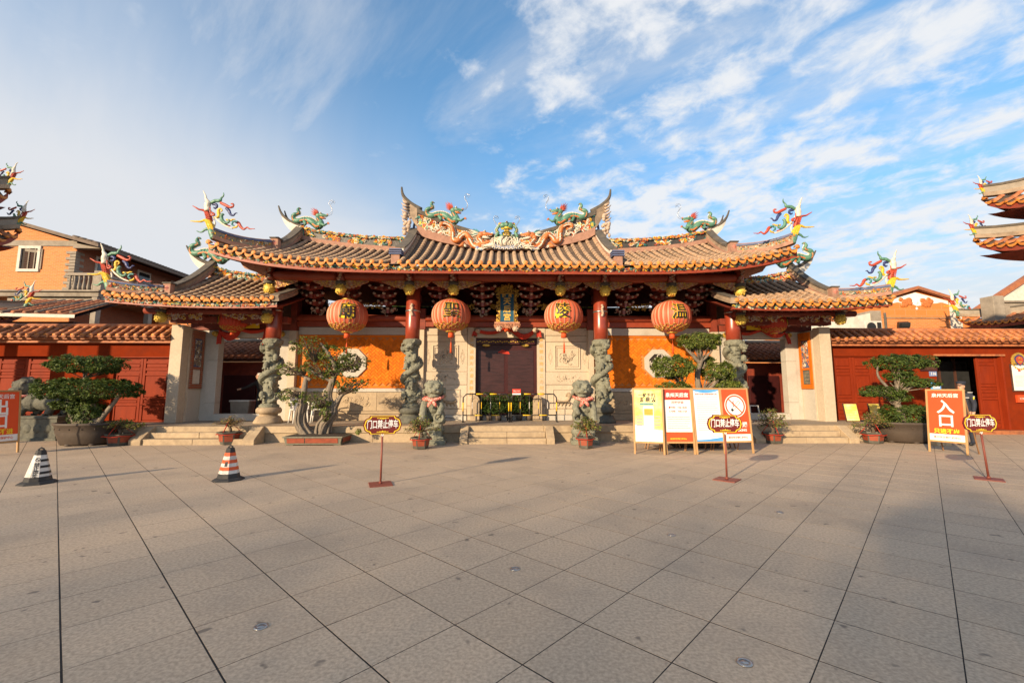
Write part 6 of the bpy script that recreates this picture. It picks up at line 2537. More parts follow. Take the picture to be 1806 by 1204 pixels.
# ------------------------------------------------------------------ foliage
def leaves(b, fn, n, size, rr, up=.55, mi=(0, 1)):
    """small folded leaves spread through a volume; fn gives (point, outward)"""
    for k in range(n):
        p, o = fn()
        d = Vector((rr.gauss(0, 1), rr.gauss(0, 1), rr.gauss(0, 1)))
        nrm = (Vector(o) + Vector((0, 0, up)) + d * .55)
        if nrm.length < 1e-4:
            continue
        nrm.normalize()
        t1 = nrm.cross(d)
        if t1.length < 1e-4:
            continue
        t1.normalize()
        t2 = nrm.cross(t1)
        s_ = size * rr.uniform(.5, 1.35)
        p = Vector(p)
        V = [p - t1 * s_, p + t2 * s_ * .48 + nrm * s_ * .12, p + t1 * s_, p - t2 * s_ * .48 + nrm * s_ * .12]
        b.add(V, [(0, 1, 2), (0, 2, 3)], mi[k % len(mi)] if rr.random() < .8 else rr.choice(mi), False)


def pad_fn(c, r, rr, fill=.35, flat=0.0, boxy=2.0):
    """points mostly in the skin of a lumpy ellipsoid"""
    ph = [rr.uniform(0, 6.28) for _ in range(6)]
    nl = max(14, int(60 * (r[0] * r[1] + r[0] * r[2])))
    lumps = []
    while len(lumps) < nl:
        v = Vector((rr.gauss(0, 1), rr.gauss(0, 1), rr.gauss(0, 1))).normalized()
        q = (abs(v.x) ** boxy + abs(v.y) ** boxy + abs(v.z) ** boxy) ** (1 / boxy)
        lumps.append(v / q * rr.uniform(.72, .96))

    def f():
        if rr.random() < .62:                          # little tufts that break the outline
            c_ = rr.choice(lumps)
            v = c_ + Vector(tuple(rr.gauss(0, min(.10, .032 / q)) for q in r))
            return (c[0] + v.x * r[0], c[1] + v.y * r[1], c[2] + v.z * r[2]), (v.x / r[0] * .3, v.y / r[1] * .3, v.z / r[2] * .3)
        while True:
            v = Vector((rr.uniform(-1, 1), rr.uniform(-1, 1), rr.uniform(-1, 1)))
            q = (abs(v.x) ** boxy + abs(v.y) ** boxy + abs(v.z) ** boxy) ** (1 / boxy)
            lump = .90 + .06 * sin(v.x * 6 + ph[0]) + .05 * sin(v.y * 7 + ph[1]) + .06 * sin(v.z * 7 + v.x * 9 + ph[2]) + .05 * sin(v.x * 17 + v.y * 13 + ph[3])
            if q > lump:
                continue
            if q < .68 * lump and rr.random() > fill:
                continue
            if v.z < -.25 and rr.random() < flat:
                continue
            return (c[0] + v.x * r[0], c[1] + v.y * r[1], c[2] + v.z * r[2]), (v.x / r[0] * .3, v.y / r[1] * .3, v.z / r[2] * .3)
    return f


def twigs(b, base, c, r, n, rr, mi=0, r0=.02):
    for k in range(n):
        e = (c[0] + rr.uniform(-.8, .8) * r[0], c[1] + rr.uniform(-.8, .8) * r[1], c[2] + rr.uniform(-.5, .7) * r[2])
        m_ = [lerp(base[i], e[i], .5) + rr.uniform(-.06, .06) for i in range(3)]
        b.tube([base, m_, e], [r0, r0 * .6, r0 * .2], 5, mi)


def topiary(label, loc, pads, stems, mats, lsize, dens, seed, pot_fn, group=None, boxy=2.0, name='topiary_tree'):
    t = thing(name, label, 'potted tree', loc, 0, group)
    rr = random.Random(seed)
    pot_fn(t)
    b = MB()
    for st in stems:
        P = spline([(p[0], p[1], p[2], p[3]) for p in st], 5)
        b.tube([(p[0] + rr.uniform(-.008, .008), p[1] + rr.uniform(-.008, .008), p[2]) for p in P], [p[3] for p in P], 9, 0)
    for (c, r, base) in pads:
        if base:
            twigs(b, base, c, r, 16, rr, 0, .018)
    b.build('trunk', T['bark'], t)
    for (c, r, base) in pads:
        b = MB()
        vol = r[0] * r[1] + r[0] * r[2] + r[1] * r[2]
        leaves(b, pad_fn(c, r, rr, .25, .25, boxy), int(dens * vol), lsize, rr)
        b.build('crown', [T[m_] for m_ in mats], t)
    return t


def pot_round(r, h, mat, sx=1.0, sy=1.0):
    def f(t):
        b = MB()
        b.lathe([(0, .02), (r * .72, .02), (r * .80, .06), (r * .94, h * .55), (r * .98, h * .86), (r * 1.04, h * .9), (r * 1.05, h), (r * .93, h), (r * .90, h * .86)], n=28, sx=sx, sy=sy)
        for k in range(6):
            a = k * pi / 3 + .3
            b.ball((cos(a) * r * .7 * sx, sin(a) * r * .7 * sy, .03), (.09, .09, .04), 8)
        for k in range(16):
            a = k * pi / 8
            b.ball((cos(a) * r * .97 * sx, sin(a) * r * .97 * sy, h * .74), .02, 6)
        po = b.build('pot', T[mat], t)
        b = MB()
        b.lathe([(r * .92, h * .87), (r * .5, h * .93), (0, h * .95)], n=20, sx=sx, sy=sy)
        b.build('soil', T['soil'], po)
    return f


def pots_small(w_, h_, rot=.2):
    """hexagonal glazed pot with red panels"""
    def f(t):
        b = MB()
        r = w_ / 2
        b.lathe([(0, .015), (r * .80, .015), (r * .83, .05), (r * .98, h_ * .88), (r * 1.12, h_ * .9), (r * 1.14, h_), (r * .96, h_), (r * .9, h_ * .84), (0, h_ * .86)], n=6, smooth=False, ph=rot)
        po = b.build('pot', T['potframe'], t)
        b = MB()
        for k in range(6):
            a0, a1 = rot + k * pi / 3, rot + (k + 1) * pi / 3
            lo_, hi_ = (r * .845, .07), (r * .965, h_ * .82)
            A = [Vector((cos(a_) * q, sin(a_) * q, z)) * 1.0 for (q, z) in (lo_, hi_) for a_ in (a0, a1)]
            m_ = sum(A, Vector()) / 4
            o_ = Vector((m_.x, m_.y, 0)).normalized() * .006
            Q = [A[i].lerp(m_, .2) + o_ for i in (0, 1, 3, 2)]
            I = [q_ - o_ * 2 for q_ in Q]
            b.add(Q + I, [(0, 1, 2, 3), (4, 7, 6, 5), (0, 4, 5, 1), (1, 5, 6, 2), (2, 6, 7, 3), (3, 7, 4, 0)], 0, False)
        b.build('red_panel', T['potred'], po)
        b = MB()
        b.lathe([(r * .9, h_ * .87), (r * .5, h_ * .93), (0, h_ * .97)], n=12)
        b.build('moss', T['moss'], po)
    return f


# left topiary
p0 = gr(150, 787)
TY = 12.75


def TP(px, py, y=TY):
    q = at(px, py, y)
    return q


def pad_px(x0, x1, y0, y1, o, dy=0.0, depth=None, y=TY):
    a, c = at(x0, y0, y), at(x1, y1, y)
    cx, cz = (a.x + c.x) / 2 - o[0], (a.z + c.z) / 2
    rx, rz = abs(c.x - a.x) / 2, abs(a.z - c.z) / 2
    return (cx, dy, cz), (rx, depth or rx * .7, rz)


o = (at(155, 760, TY).x, TY)
S = lambda px, py, oo, y=TY, dy=0, r=.05: (at(px, py, y).x - oo[0], dy, at(px, py, y).z, r)
pads = []
for (x0, x1, y0, y1, bx_, by_) in ((98, 210, 627, 658, 150, 668), (83, 231, 667, 704, 155, 706), (96, 150, 704, 722, 145, 728), (130, 178, 700, 750, 155, 750)):
    c, r = pad_px(x0, x1, y0, y1, o)
    q = S(bx_, by_, o)
    pads.append((c, r, (q[0], 0, q[2])))
stems = [[S(150, 758, o, r=.16), S(146, 735, o, r=.12), S(152, 705, o, r=.09), S(150, 670, o, r=.06), S(150, 650, o, r=.03)],
         [S(165, 756, o, r=.11), S(185, 730, o, r=.07), S(205, 705, o, r=.05), S(212, 690, o, r=.03)],
         [S(158, 757, o, r=.12), S(170, 735, o, r=.09), S(160, 700, o, r=.05)],
         [S(145, 757, o, r=.12), S(128, 740, o, r=.05), S(118, 715, o, r=.03)]]
topiary('tiered green topiary tree in a big dark clay pot before the left red wall', (o[0], TY, 0), pads, stems, ('leafmid', 'leafdark', 'leafyel'), .035, 11000, 4, pot_round(.80, .62, 'potdark', 1.0, .72), boxy=4.5)

# right topiary
o = (at(1598, 760, TY).x, TY)
pads = []
for (x0, x1, y0, y1, bx_, by_) in ((1539, 1636, 625, 652, 1578, 668), (1562, 1612, 652, 672, 1585, 690), (1517, 1582, 680, 700, 1575, 706), (1582, 1650, 666, 684, 1590, 690), (1560, 1604, 692, 708, 1580, 716), (1556, 1642, 713, 752, 1598, 748)):
    c, r = pad_px(x0, x1, y0, y1, o)
    q = S(bx_, by_, o)
    pads.append((c, r, (q[0], 0, q[2])))
stems = [[S(1596, 756, o, r=.13), S(1588, 730, o, r=.10), S(1580, 700, o, r=.08), S(1584, 670, o, r=.05), S(1586, 650, o, r=.03)],
         [S(1580, 700, o, r=.05), S(1562, 680, o, r=.04), S(1548, 662, o, r=.03), S(1548, 645, o, r=.02)]]
topiary('tall tiered topiary tree in a wide dark pot before the right red wall', (o[0], TY, 0), pads, stems, ('leafmid', 'leafdark', 'leafyel'), .035, 10500, 14, pot_round(.82, .60, 'potdark', 1.05, .75), boxy=4.5)

# cloud pruned tree behind the boards
CY = 11.9
o = (at(1225, 770, CY).x, CY)
S2 = lambda px, py, r: (at(px, py, CY).x - o[0], 0, at(px, py, CY).z, r)
pads = []
for (x0, x1, y0, y1, bx_, by_, dd) in ((1192, 1275, 585, 618, 1235, 640, 0), (1144, 1226, 627, 668, 1205, 680, -.1), (1232, 1302, 636, 674, 1240, 690, .1), (1150, 1222, 672, 700, 1210, 712, 0), (1258, 1310, 669, 690, 1245, 715, 0), (1228, 1270, 625, 640, 1240, 650, .3)):
    c, r = pad_px(x0, x1, y0, y1, o, dd, y=CY)
    q = S2(bx_, by_, 0)
    pads.append((c, r, (q[0], 0, q[2])))
stems = [[S2(1228, 770, .13), S2(1225, 740, .11), S2(1232, 700, .09), S2(1230, 660, .075), S2(1236, 635, .06), S2(1236, 612, .03)],
         [S2(1230, 715, .06), S2(1200, 690, .045), S2(1180, 672, .03)], [S2(1233, 700, .06), S2(1255, 682, .045), S2(1268, 668, .03)],
         [S2(1234, 640, .05), S2(1215, 620, .03), S2(1205, 608, .02)], [S2(1234, 640, .05), S2(1252, 622, .03), S2(1262, 606, .02)]]
topiary('cloud pruned tree with three green pads rising behind the notice boards', (o[0], CY, 0), pads, stems, ('leafyel', 'leafmid', 'leafdark'), .035, 9500, 24, pot_round(.72, .34, 'potdark', 1.2, .7), boxy=2.3)

# the old ficus bonsai in a low tray
BY = 12.75
o = (at(557, 780, BY).x, BY)
S3 = lambda px, py, r, dy=0: (at(px, py, BY).x - o[0], dy, at(px, py, BY).z, r)
t = thing('bonsai_tree', 'old bonsai tree with thick grey rooted trunks in a low red tray before the hall', 'bonsai', (o[0], BY, 0), 0)
b = MB()
w0, w1 = at(503, 787, BY - .35).x - o[0], at(596, 787, BY - .35).x - o[0]
hw = (at(605, 770, BY).x - at(503, 770, BY).x) / 2
cx = (w0 + w1) / 2 + .05
zt_ = .25
for (rx, ry, z0, z1) in ((hw * .93, .40, .03, .06), (hw * 1.0, .46, zt_ - .04, zt_)):
    b.prism([(cx - rx, -ry), (cx + rx, -ry), (cx + rx, ry), (cx - rx, ry)], z0, z1, axis='z')
P = [(hw * .92, .40, .05), (hw * .97, .43, zt_ - .03)]
V = [(cx + sx_ * q[0], sy_ * q[1], q[2]) for q in P for (sx_, sy_) in ((-1, -1), (1, -1), (1, 1), (-1, 1))]
b.add(V, [(0, 1, 5, 4), (1, 2, 6, 5), (2, 3, 7, 6), (3, 0, 4, 7)], 0, False)
for sx_ in (-1, 1):
    for sy_ in (-1, 1):
        b.mm(cx + sx_ * hw * .8 - .1, cx + sx_ * hw * .8 + .1, sy_ * .3 - .06, sy_ * .3 + .06, 0, .04)
tray = b.build('tray', T['traystone'], t)
b = MB()
for (xa, xb) in ((-hw * .86, -hw * .28), (-hw * .25, hw * .84)):
    b.add([(cx + xa, -.419, .07), (cx + xb, -.419, .07), (cx + xb, -.438, zt_ - .05), (cx + xa, -.438, zt_ - .05)], [(0, 1, 2, 3)])
b.add([(cx + hw * .955, -.32, .07), (cx + hw * .955, .32, .07), (cx + hw * .985, .34, zt_ - .05), (cx + hw * .985, -.34, zt_ - .05)], [(0, 1, 2, 3)])
b.build('red_panel', T['potred'], tray)
b = MB()
b.grid(lambda u, v: (cx + lerp(-hw * .95, hw * .95, u), lerp(-.42, .42, v), zt_ + .005 + .06 * sin(pi * u) * sin(pi * v)), 14, 6)
b.build('soil', T['soil'], tray)
b = MB()
rr = random.Random(9)
main = [
    [S3(548, 772, .15), S3(530, 745, .13), S3(533, 715, .12), S3(536, 690, .09), S3(540, 665, .06)],
    [S3(570, 772, .16), S3(572, 748, .15), S3(585, 725, .13), S3(578, 700, .10), S3(585, 675, .085), S3(592, 650, .075), S3(580, 625, .05), S3(565, 605, .03)],
    [S3(575, 745, .10), S3(590, 715, .08), S3(605, 695, .05), S3(625, 688, .03)],
    [S3(592, 655, .05), S3(610, 650, .03), S3(635, 640, .02)],
    [S3(536, 690, .07), S3(515, 685, .045), S3(500, 690, .03)],
    [S3(548, 670, .05), S3(520, 655, .035), S3(500, 645, .02)],
    [S3(585, 672, .05), S3(560, 660, .04), S3(545, 650, .03)]]
for st in main:
    P = spline(st, 6)
    b.tube([(p[0], p[1] + rr.uniform(-.01, .01), p[2]) for p in P], [p[3] for p in P], 10)
for st in main[:3]:                                    # fused aerial roots
    P = spline(st, 6)
    for k in range(12 if st is not main[2] else 5):
        a = rr.uniform(0, 6.28)
        n = int(len(P) * rr.uniform(.4, .75))
        tw = rr.uniform(-.12, .12)
        pts, rs = [], []
        for i in range(n):
            sp_ = 1 + max(0, .5 - i / len(P)) * .9
            an = a + tw * i
            pts.append((P[i][0] + cos(an) * P[i][3] * .92 * sp_, P[i][1] + sin(an) * P[i][3] * .92 * sp_, P[i][2] - (.05 if i == 0 else 0)))
            rs.append(lerp(.045, .02, i / n))
        b.tube(pts, rs, 6)
for k in range(26):                                    # root flare
    a = rr.uniform(0, 6.28)
    c = S3(rr.choice((545, 560, 572)), 765, 0)
    L_ = rr.uniform(.15, .38)
    b.tube([(c[0], 0, c[2] + .12), (c[0] + cos(a) * L_ * .6, sin(a) * L_ * .5, c[2] + .0), (c[0] + cos(a) * L_, sin(a) * L_ * .8, zt_ + .0)], [.06, .04, .015], 6)
bpads = [((512, 578, 592, 632), 0, (556, 640)), ((560, 625, 608, 648), .1, (590, 650)), ((488, 545, 640, 664), -.1, (540, 660)), ((530, 600, 630, 668), .05, (575, 665)), ((592, 652, 625, 652), 0, (605, 655)),
         ((590, 654, 664, 690), 0, (600, 698)), ((494, 548, 684, 712), -.15, (535, 700)), ((546, 592, 690, 722), -.3, (575, 720)), ((572, 590, 715, 745), -.35, (578, 740)), ((575, 610, 640, 668), -.1, (590, 665))]
tr = b.build('trunk', T['bark'], t)
b = MB()
for (bx4, dd, bs) in bpads:
    c, r = pad_px(bx4[0], bx4[1], bx4[2], bx4[3], o, dd, y=BY)
    q = S3(bs[0], bs[1], 0)
    twigs(b, (q[0], dd * .5, q[2]), c, r, 34, rr, 0, .018)
b.build('branch', T['twig'], t)
for (bx4, dd, bs) in bpads:
    c, r = pad_px(bx4[0], bx4[1], bx4[2], bx4[3], o, dd, y=BY)
    b = MB()
    vol = r[0] * r[1] + r[0] * r[2] + r[1] * r[2]
    leaves(b, pad_fn(c, (r[0] * 1.05, r[1], r[2] * 1.1), rr, .7, .3), int(1250 * vol), .040, rr, .4, (0, 1, 0, 1, 2))
    b.build('crown', [T['leafmid'], T['leafyel'], T['leafdark']], t)
b = MB()
leaves(b, pad_fn((S3(660, 760, 0)[0] - .42, -.1, zt_ + .1), (.10, .1, .1), rr, .9), 90, .035, rr)
b.build('sprout', T['leafyel'], t)

# small flowering pots
def small_plant(label, px, py, w_, h_, top_px, seed, kind, rot=.2):
    p = gr(px, py)
    y = p.y + w_ * .4
    x = at(px, py, y).x
    t = thing('potted_shrub', label, 'potted plant', (x, y, 0), 0, 'small potted shrubs along the platform')
    pots_small(w_, h_, rot)(t)
    ztop = at(px, top_px, y).z
    rr = random.Random(seed)
    b = MB()
    hub = (0, 0, h_ + .12)
    b.tube([(0, 0, h_ * .85), (.03, 0, h_ + .05), (-.02, 0, h_ + .16)], [.055, .04, .035], 8)
    tips = []
    R = w_ * (1.0 if kind != 'dry' else .95)
    for k in range(30):
        a, e = rr.uniform(0, 6.28), rr.uniform(.1, 1.45)
        L_ = (ztop - hub[2]) * rr.uniform(.65, 1.05)
        tip = (cos(a) * cos(e) * R * rr.uniform(.6, 1.0), sin(a) * cos(e) * R * .7, hub[2] + sin(e) * L_)
        m_ = (tip[0] * .5 + rr.uniform(-.05, .05), tip[1] * .5, lerp(hub[2], tip[2], .55) + .03)
        b.tube([hub, m_, tip], [.016, .010, .004], 5)
        tips += [tip, m_, tuple(lerp(m_[i], tip[i], .5) for i in range(3))]
        for q in range(3):
            e2 = (tip[0] + rr.uniform(-.09, .09), tip[1] + rr.uniform(-.07, .07), tip[2] + rr.uniform(-.04, .07))
            b.tube([m_, tip if q == 0 else tuple(lerp(m_[i], e2[i], .5) for i in range(3)), e2], [.007, .005, .002], 4)
            tips.append(e2)
    b.build('stem', T['twig'], t)
    b = MB()
    n = {'dry': 520, 'mix': 1150, 'green': 950}[kind]

    def f():
        q = rr.choice(tips)
        return (q[0] + rr.gauss(0, .03), q[1] + rr.gauss(0, .03), q[2] + rr.gauss(0, .025)), (q[0], q[1], .1)
    ms = {'dry': ('leafdry', 'leafdry', 'leafyel'), 'mix': ('leafyel', 'leafdry', 'leafmid'), 'green': ('leafmid', 'leafyel', 'leafdry')}[kind]
    leaves(b, f, n, .026 if kind != 'dry' else .022, rr, .4, (0, 1, 2))
    b.build('foliage', [T[m_] for m_ in ms], t)
    b = MB()                                           # red tying strings
    for k in range(3):
        a = .5 + k * 2.1
        b.tube([(cos(a) * w_ * .55, sin(a) * w_ * .55, h_ * .9), (cos(a) * .05, sin(a) * .05, h_ + .22 + .05 * k)], .008, 5)
    b.tube([(cos(k * .42) * w_ * .585, sin(k * .42) * w_ * .585, h_ * .82 + .01 * sin(k * 2)) for k in range(16)], .010, 5)
    b.build('string', T['fabric'], t)
    return t


small_plant('small shrub with yellow green leaves in a red panelled pot beside the left topiary', 208, 787, .62, .32, 742, 1, 'mix')
small_plant('dry budding bonsai in a red panelled pot on the left stair', 403, 785, .55, .36, 736, 2, 'dry', .5)
small_plant('thin green shrub in a red pot before the lion left of the steps', 742, 793, .48, .31, 738, 3, 'green')
small_plant('budding shrub in a red pot before the lion right of the steps', 1033, 792, .44, .31, 738, 4, 'mix', .6)
small_plant('thin shrub in a red pot right of the notice boards', 1364, 783, .50, .32, 722, 5, 'green', .1)
small_plant('leafy shrub in a red pot against the right topiary pot', 1541, 783, .54, .31, 730, 6, 'mix', .4)

# ------------------------------------------------------------------ A-frame boards
def a_board(label, foot_l, foot_r, top_l, top_r, paint, rear=.32, fr='woodframe', bottom=.30):
    """board leaning back on two rear legs. feet and top corners given in the photograph"""
    A, B_ = gr(*foot_l), gr(*foot_r)
    c = (A + B_) / 2
    w_ = (B_ - A).length
    rz = atan2(B_.y - A.y, B_.x - A.x)
    tl = at(top_l[0], top_l[1], A.y + .12)
    tr_ = at(top_r[0], top_r[1], B_.y + .12)
    H = (tl.z + tr_.z) / 2
    t = thing('a_frame_sign', label, 'notice board', (c.x, c.y, 0), rz, 'wooden a-frame notice boards')
    th = math.asin(min(.3, .13 / H))
    Lh = H / cos(th)
    R = Matrix.Rotation(-th, 3, 'X')

    def lean(b):
        b.v = [tuple(R @ Vector(p)) for p in b.v]
        return b
    st = .042
    for s_ in (-1, 1):
        b = MB()
        b.mm(s_ * w_ / 2 - st / 2, s_ * w_ / 2 + st / 2, -.018, .018, 0, Lh)
        lean(b).build('leg', T[fr], t, bevel=.004)
        b = MB()
        b.tube([tuple(R @ Vector((s_ * (w_ / 2 - .03), .035, Lh * .97))), (s_ * (w_ / 2 - .02), .13 + rear + .12, .0)], .017, 4, smooth=False)
        b.build('rear_leg', T['wooddark'], t)
    b = MB()
    b.mm(-w_ / 2 + st / 2, w_ / 2 - st / 2, -.016, .016, Lh - st, Lh - .001)
    lean(b).build('rail', T[fr], t, bevel=.004)
    b = MB()
    b.mm(-w_ / 2 + st / 2, w_ / 2 - st / 2, -.016, .016, bottom - st, bottom)
    lean(b).build('rail', T[fr], t, bevel=.004)
    b = MB()
    b.mm(-w_ / 2 + st / 2, w_ / 2 - st / 2, -.006, .006, bottom, Lh - st)
    pn = lean(b).build('panel', T['paperwhite'], t)
    iw, ih = w_ - st, Lh - st - bottom
    paint(t, pn, lean, iw, ih, bottom)
    return t


def layer(pn, lean, nm, mat, shapes, y=-.009):
    """flat print: shapes(b) draws into the x,z plane"""
    b = MB()
    shapes(b, y)
    return lean(b).build(nm, T[mat], pn)


def rect(b, x0, x1, z0, z1, y):
    b.add([(x0, y, z0), (x1, y, z0), (x1, y, z1), (x0, y, z1)], [(0, 1, 2, 3)], 0, False)


def textlines(b, x0, x1, z0, dz, n, h, y, rr, ragged=.25):
    for k in range(n):
        x = x0
        end = x1 - (rr.random() * ragged * (x1 - x0) if k % 5 == 4 else 0)
        while x < end:
            w_ = h * rr.uniform(.7, 1.0)
            rect(b, x, x + w_, z0 - k * dz - h / 2, z0 - k * dz + h / 2 * rr.uniform(.5, 1), y)
            x += w_ + h * .35


def p_phone(t, pn, lean, w_, h_, z0):
    rr = random.Random(1)
    layer(pn, lean, 'yellow_print', 'boardyellow', lambda b, y: rect(b, -w_ / 2, w_ / 2, z0 + h_ * .22, z0 + h_, y), -.0075)

    def wave(b, y):
        n = 12
        V = []
        for k in range(n + 1):
            u = k / n
            V += [(lerp(-w_ / 2, w_ / 2, u), y, z0 + h_ * (.20 + .03 * sin(u * 5))), (lerp(-w_ / 2, w_ / 2, u), y, z0 + h_ * (.27 + .05 * sin(u * 4 + 1)))]
        b.add(V, [(2 * k, 2 * k + 2, 2 * k + 3, 2 * k + 1) for k in range(n)], 0, False)
    layer(pn, lean, 'cream_wave', 'paperwhite', wave, -.009)
    layer(pn, lean, 'title', 'printblack', lambda b, y: (put_text(b, '一部手机', -.02 * 1, z0 + h_ * .89, y, w_ * .16, 0, .003), put_text(b, '游泉州', .0, z0 + h_ * .80, y, w_ * .20, 0, .004)), -.010)
    layer(pn, lean, 'teal_strip', 'p_teal', lambda b, y: rect(b, -w_ * .3, w_ * .2, z0 + h_ * .70, z0 + h_ * .735, y), -.0095)
    layer(pn, lean, 'phone_edge', 'printgrey', lambda b, y: rect(b, -w_ * .185, w_ * .215, z0 + h_ * .222, z0 + h_ * .69, y), -.0098)
    layer(pn, lean, 'phone', 'paperwhite', lambda b, y: rect(b, -w_ * .17, w_ * .20, z0 + h_ * .23, z0 + h_ * .68, y), -.0104)
    layer(pn, lean, 'phone_screen', 'printorange', lambda b, y: rect(b, -w_ * .15, w_ * .18, z0 + h_ * .50, z0 + h_ * .63, y), -.011)

    def tags(b, y):
        for k in range(4):
            for s_ in (-1, 1):
                x = s_ * w_ * .33 - .0
                rect(b, x - w_ * .11, x + w_ * .11, z0 + h_ * (.30 + .055 * k), z0 + h_ * (.325 + .055 * k), y)
    layer(pn, lean, 'tags', 'printgrey', tags, -.012)


def p_hours(t, pn, lean, w_, h_, z0):
    rr = random.Random(2)
    layer(pn, lean, 'red_head', 'boardcrim', lambda b, y: rect(b, -w_ / 2, w_ / 2, z0 + h_ * .80, z0 + h_, y), -.0075)
    layer(pn, lean, 'red_foot', 'boardred', lambda b, y: rect(b, -w_ / 2, w_ / 2, z0, z0 + h_ * .18, y), -.0075)
    layer(pn, lean, 'title', 'paperwhite', lambda b, y: put_text(b, '泉州天后宫', 0, z0 + h_ * .89, y, w_ * .175, 0, .003), -.009)

    def red(b, y):
        put_text(b, '开放时间', 0, z0 + h_ * .745, y, w_ * .12, 0, .002)
        put_text(b, '夏令时：7:00-18:00', 0, z0 + h_ * .65, y, w_ * .085, 0, .0015)
        put_text(b, '冬令时：7:00-17:30', 0, z0 + h_ * .575, y, w_ * .085, 0, .0015)
        textlines(b, -w_ * .42, w_ * .42, z0 + h_ * .47, h_ * .042, 6, .014, y, rr)
    layer(pn, lean, 'red_lettering', 'boardcrim', red, -.009)
    layer(pn, lean, 'yellow_lettering', 'printyel', lambda b, y: put_text(b, '泉州市文物保护中心', -w_ * .05, z0 + h_ * .05, y, w_ * .07, 0, .001), -.009)


def p_rules(t, pn, lean, w_, h_, z0):
    rr = random.Random(3)
    layer(pn, lean, 'pale_print', 'boardpale', lambda b, y: rect(b, -w_ / 2, w_ / 2, z0, z0 + h_, y), -.0075)

    def wavy(f0, f1):
        def g_(b, y):
            V = []
            for k in range(11):
                u = k / 10
                V += [(lerp(-w_ / 2, w_ / 2, u), y, z0 + h_ * f0(u)), (lerp(-w_ / 2, w_ / 2, u), y, z0 + h_ * f1(u))]
            b.add(V, [(2 * k, 2 * k + 2, 2 * k + 3, 2 * k + 1) for k in range(10)], 0, False)
        return g_
    layer(pn, lean, 'blue_wave', 'boardblue', wavy(lambda u: 0, lambda u: .03 + .05 * u ** 2), -.009)
    layer(pn, lean, 'blue_wave', 'boardblue', wavy(lambda u: .985 - .05 * (4 * u * (1 - u)), lambda u: 1), -.009)
    layer(pn, lean, 'red_lettering', 'boardred', lambda b, y: put_text(b, '泉州天后宫文明参观须知公告', 0, z0 + h_ * .91, y, w_ * .066, 0, .001), -.010)
    layer(pn, lean, 'body_text', 'printgrey', lambda b, y: (textlines(b, -w_ * .40, w_ * .42, z0 + h_ * .85, h_ * .042, 16, .017, y, rr), textlines(b, w_ * .1, w_ * .42, z0 + h_ * .13, h_ * .035, 2, .013, y, rr)), -.010)


def ring(b, cx, cz, r0, r1, y, n=40):
    V = []
    for k in range(n):
        a = 2 * pi * k / n
        V += [(cx + cos(a) * r0, y, cz + sin(a) * r0), (cx + cos(a) * r1, y, cz + sin(a) * r1)]
    b.add(V, [(2 * k, 2 * k + 1, (2 * k + 3) % (2 * n), (2 * k + 2) % (2 * n)) for k in range(n)], 0, False)


def diskf(b, cx, cz, r, y, n=32):
    b.add([(cx + cos(2 * pi * k / n) * r, y, cz + sin(2 * pi * k / n) * r) for k in range(n)], [tuple(range(n))], 0, False)


def bar(b, x0, z0, x1, z1, w_, y):
    d = Vector((x1 - x0, z1 - z0)).normalized()
    n_ = Vector((-d.y, d.x)) * w_ / 2
    b.add([(x0 + n_.x, y, z0 + n_.y), (x0 - n_.x, y, z0 - n_.y), (x1 - n_.x, y, z1 - n_.y), (x1 + n_.x, y, z1 + n_.y)], [(0, 1, 2, 3)], 0, False)


def p_smoke(t, pn, lean, w_, h_, z0):
    layer(pn, lean, 'red_print', 'boardred', lambda b, y: rect(b, -w_ / 2, w_ / 2, z0 + h_ * .13, z0 + h_, y), -.0075)
    cz, R = z0 + h_ * .68, w_ * .42
    layer(pn, lean, 'white_disc', 'paperwhite', lambda b, y: diskf(b, 0, cz, R, y), -.009)
    layer(pn, lean, 'red_ring', 'boardred', lambda b, y: ring(b, 0, cz, R * .80, R * .92, y), -.010)

    def cig(b, y):
        q = R * .06
        for d in (-1, 1):
            bar(b, -R * .30 + d * R * .08, -R * .36 + cz - d * R * .08, R * .42 + d * R * .08, R * .36 + cz - d * R * .08, R * .03, y)
        bar(b, R * .34, cz + R * .44, R * .50, cz + R * .28, R * .03, y)
        diskf(b, -R * .30, cz - R * .36, R * .12, y, 16)
        pts = [(-.12, -.05), (-.22, .08), (-.10, .18), (-.20, .32), (-.05, .42)]
        for i in range(4):
            bar(b, pts[i][0] * R, cz + pts[i][1] * R, pts[i + 1][0] * R, cz + pts[i + 1][1] * R, R * .05, y)
    layer(pn, lean, 'cigarette', 'printblack', cig, -.010)
    layer(pn, lean, 'red_slash', 'boardred', lambda b, y: bar(b, -R * .58, cz + R * .58, R * .58, cz - R * .58, R * .10, y), -.011)
    layer(pn, lean, 'lettering', 'paperwhite', lambda b, y: (put_text(b, '禁止吸烟', 0, z0 + h_ * .305, y, w_ * .20, 0, .004), put_text(b, 'NO SMOKING', 0, z0 + h_ * .205, y, w_ * .115, 0, .003)), -.009)
    layer(pn, lean, 'red_lettering', 'boardred', lambda b, y: put_text(b, '泉州市文物保护中心', 0, z0 + h_ * .065, y, w_ * .085, 0, .001), -.009)


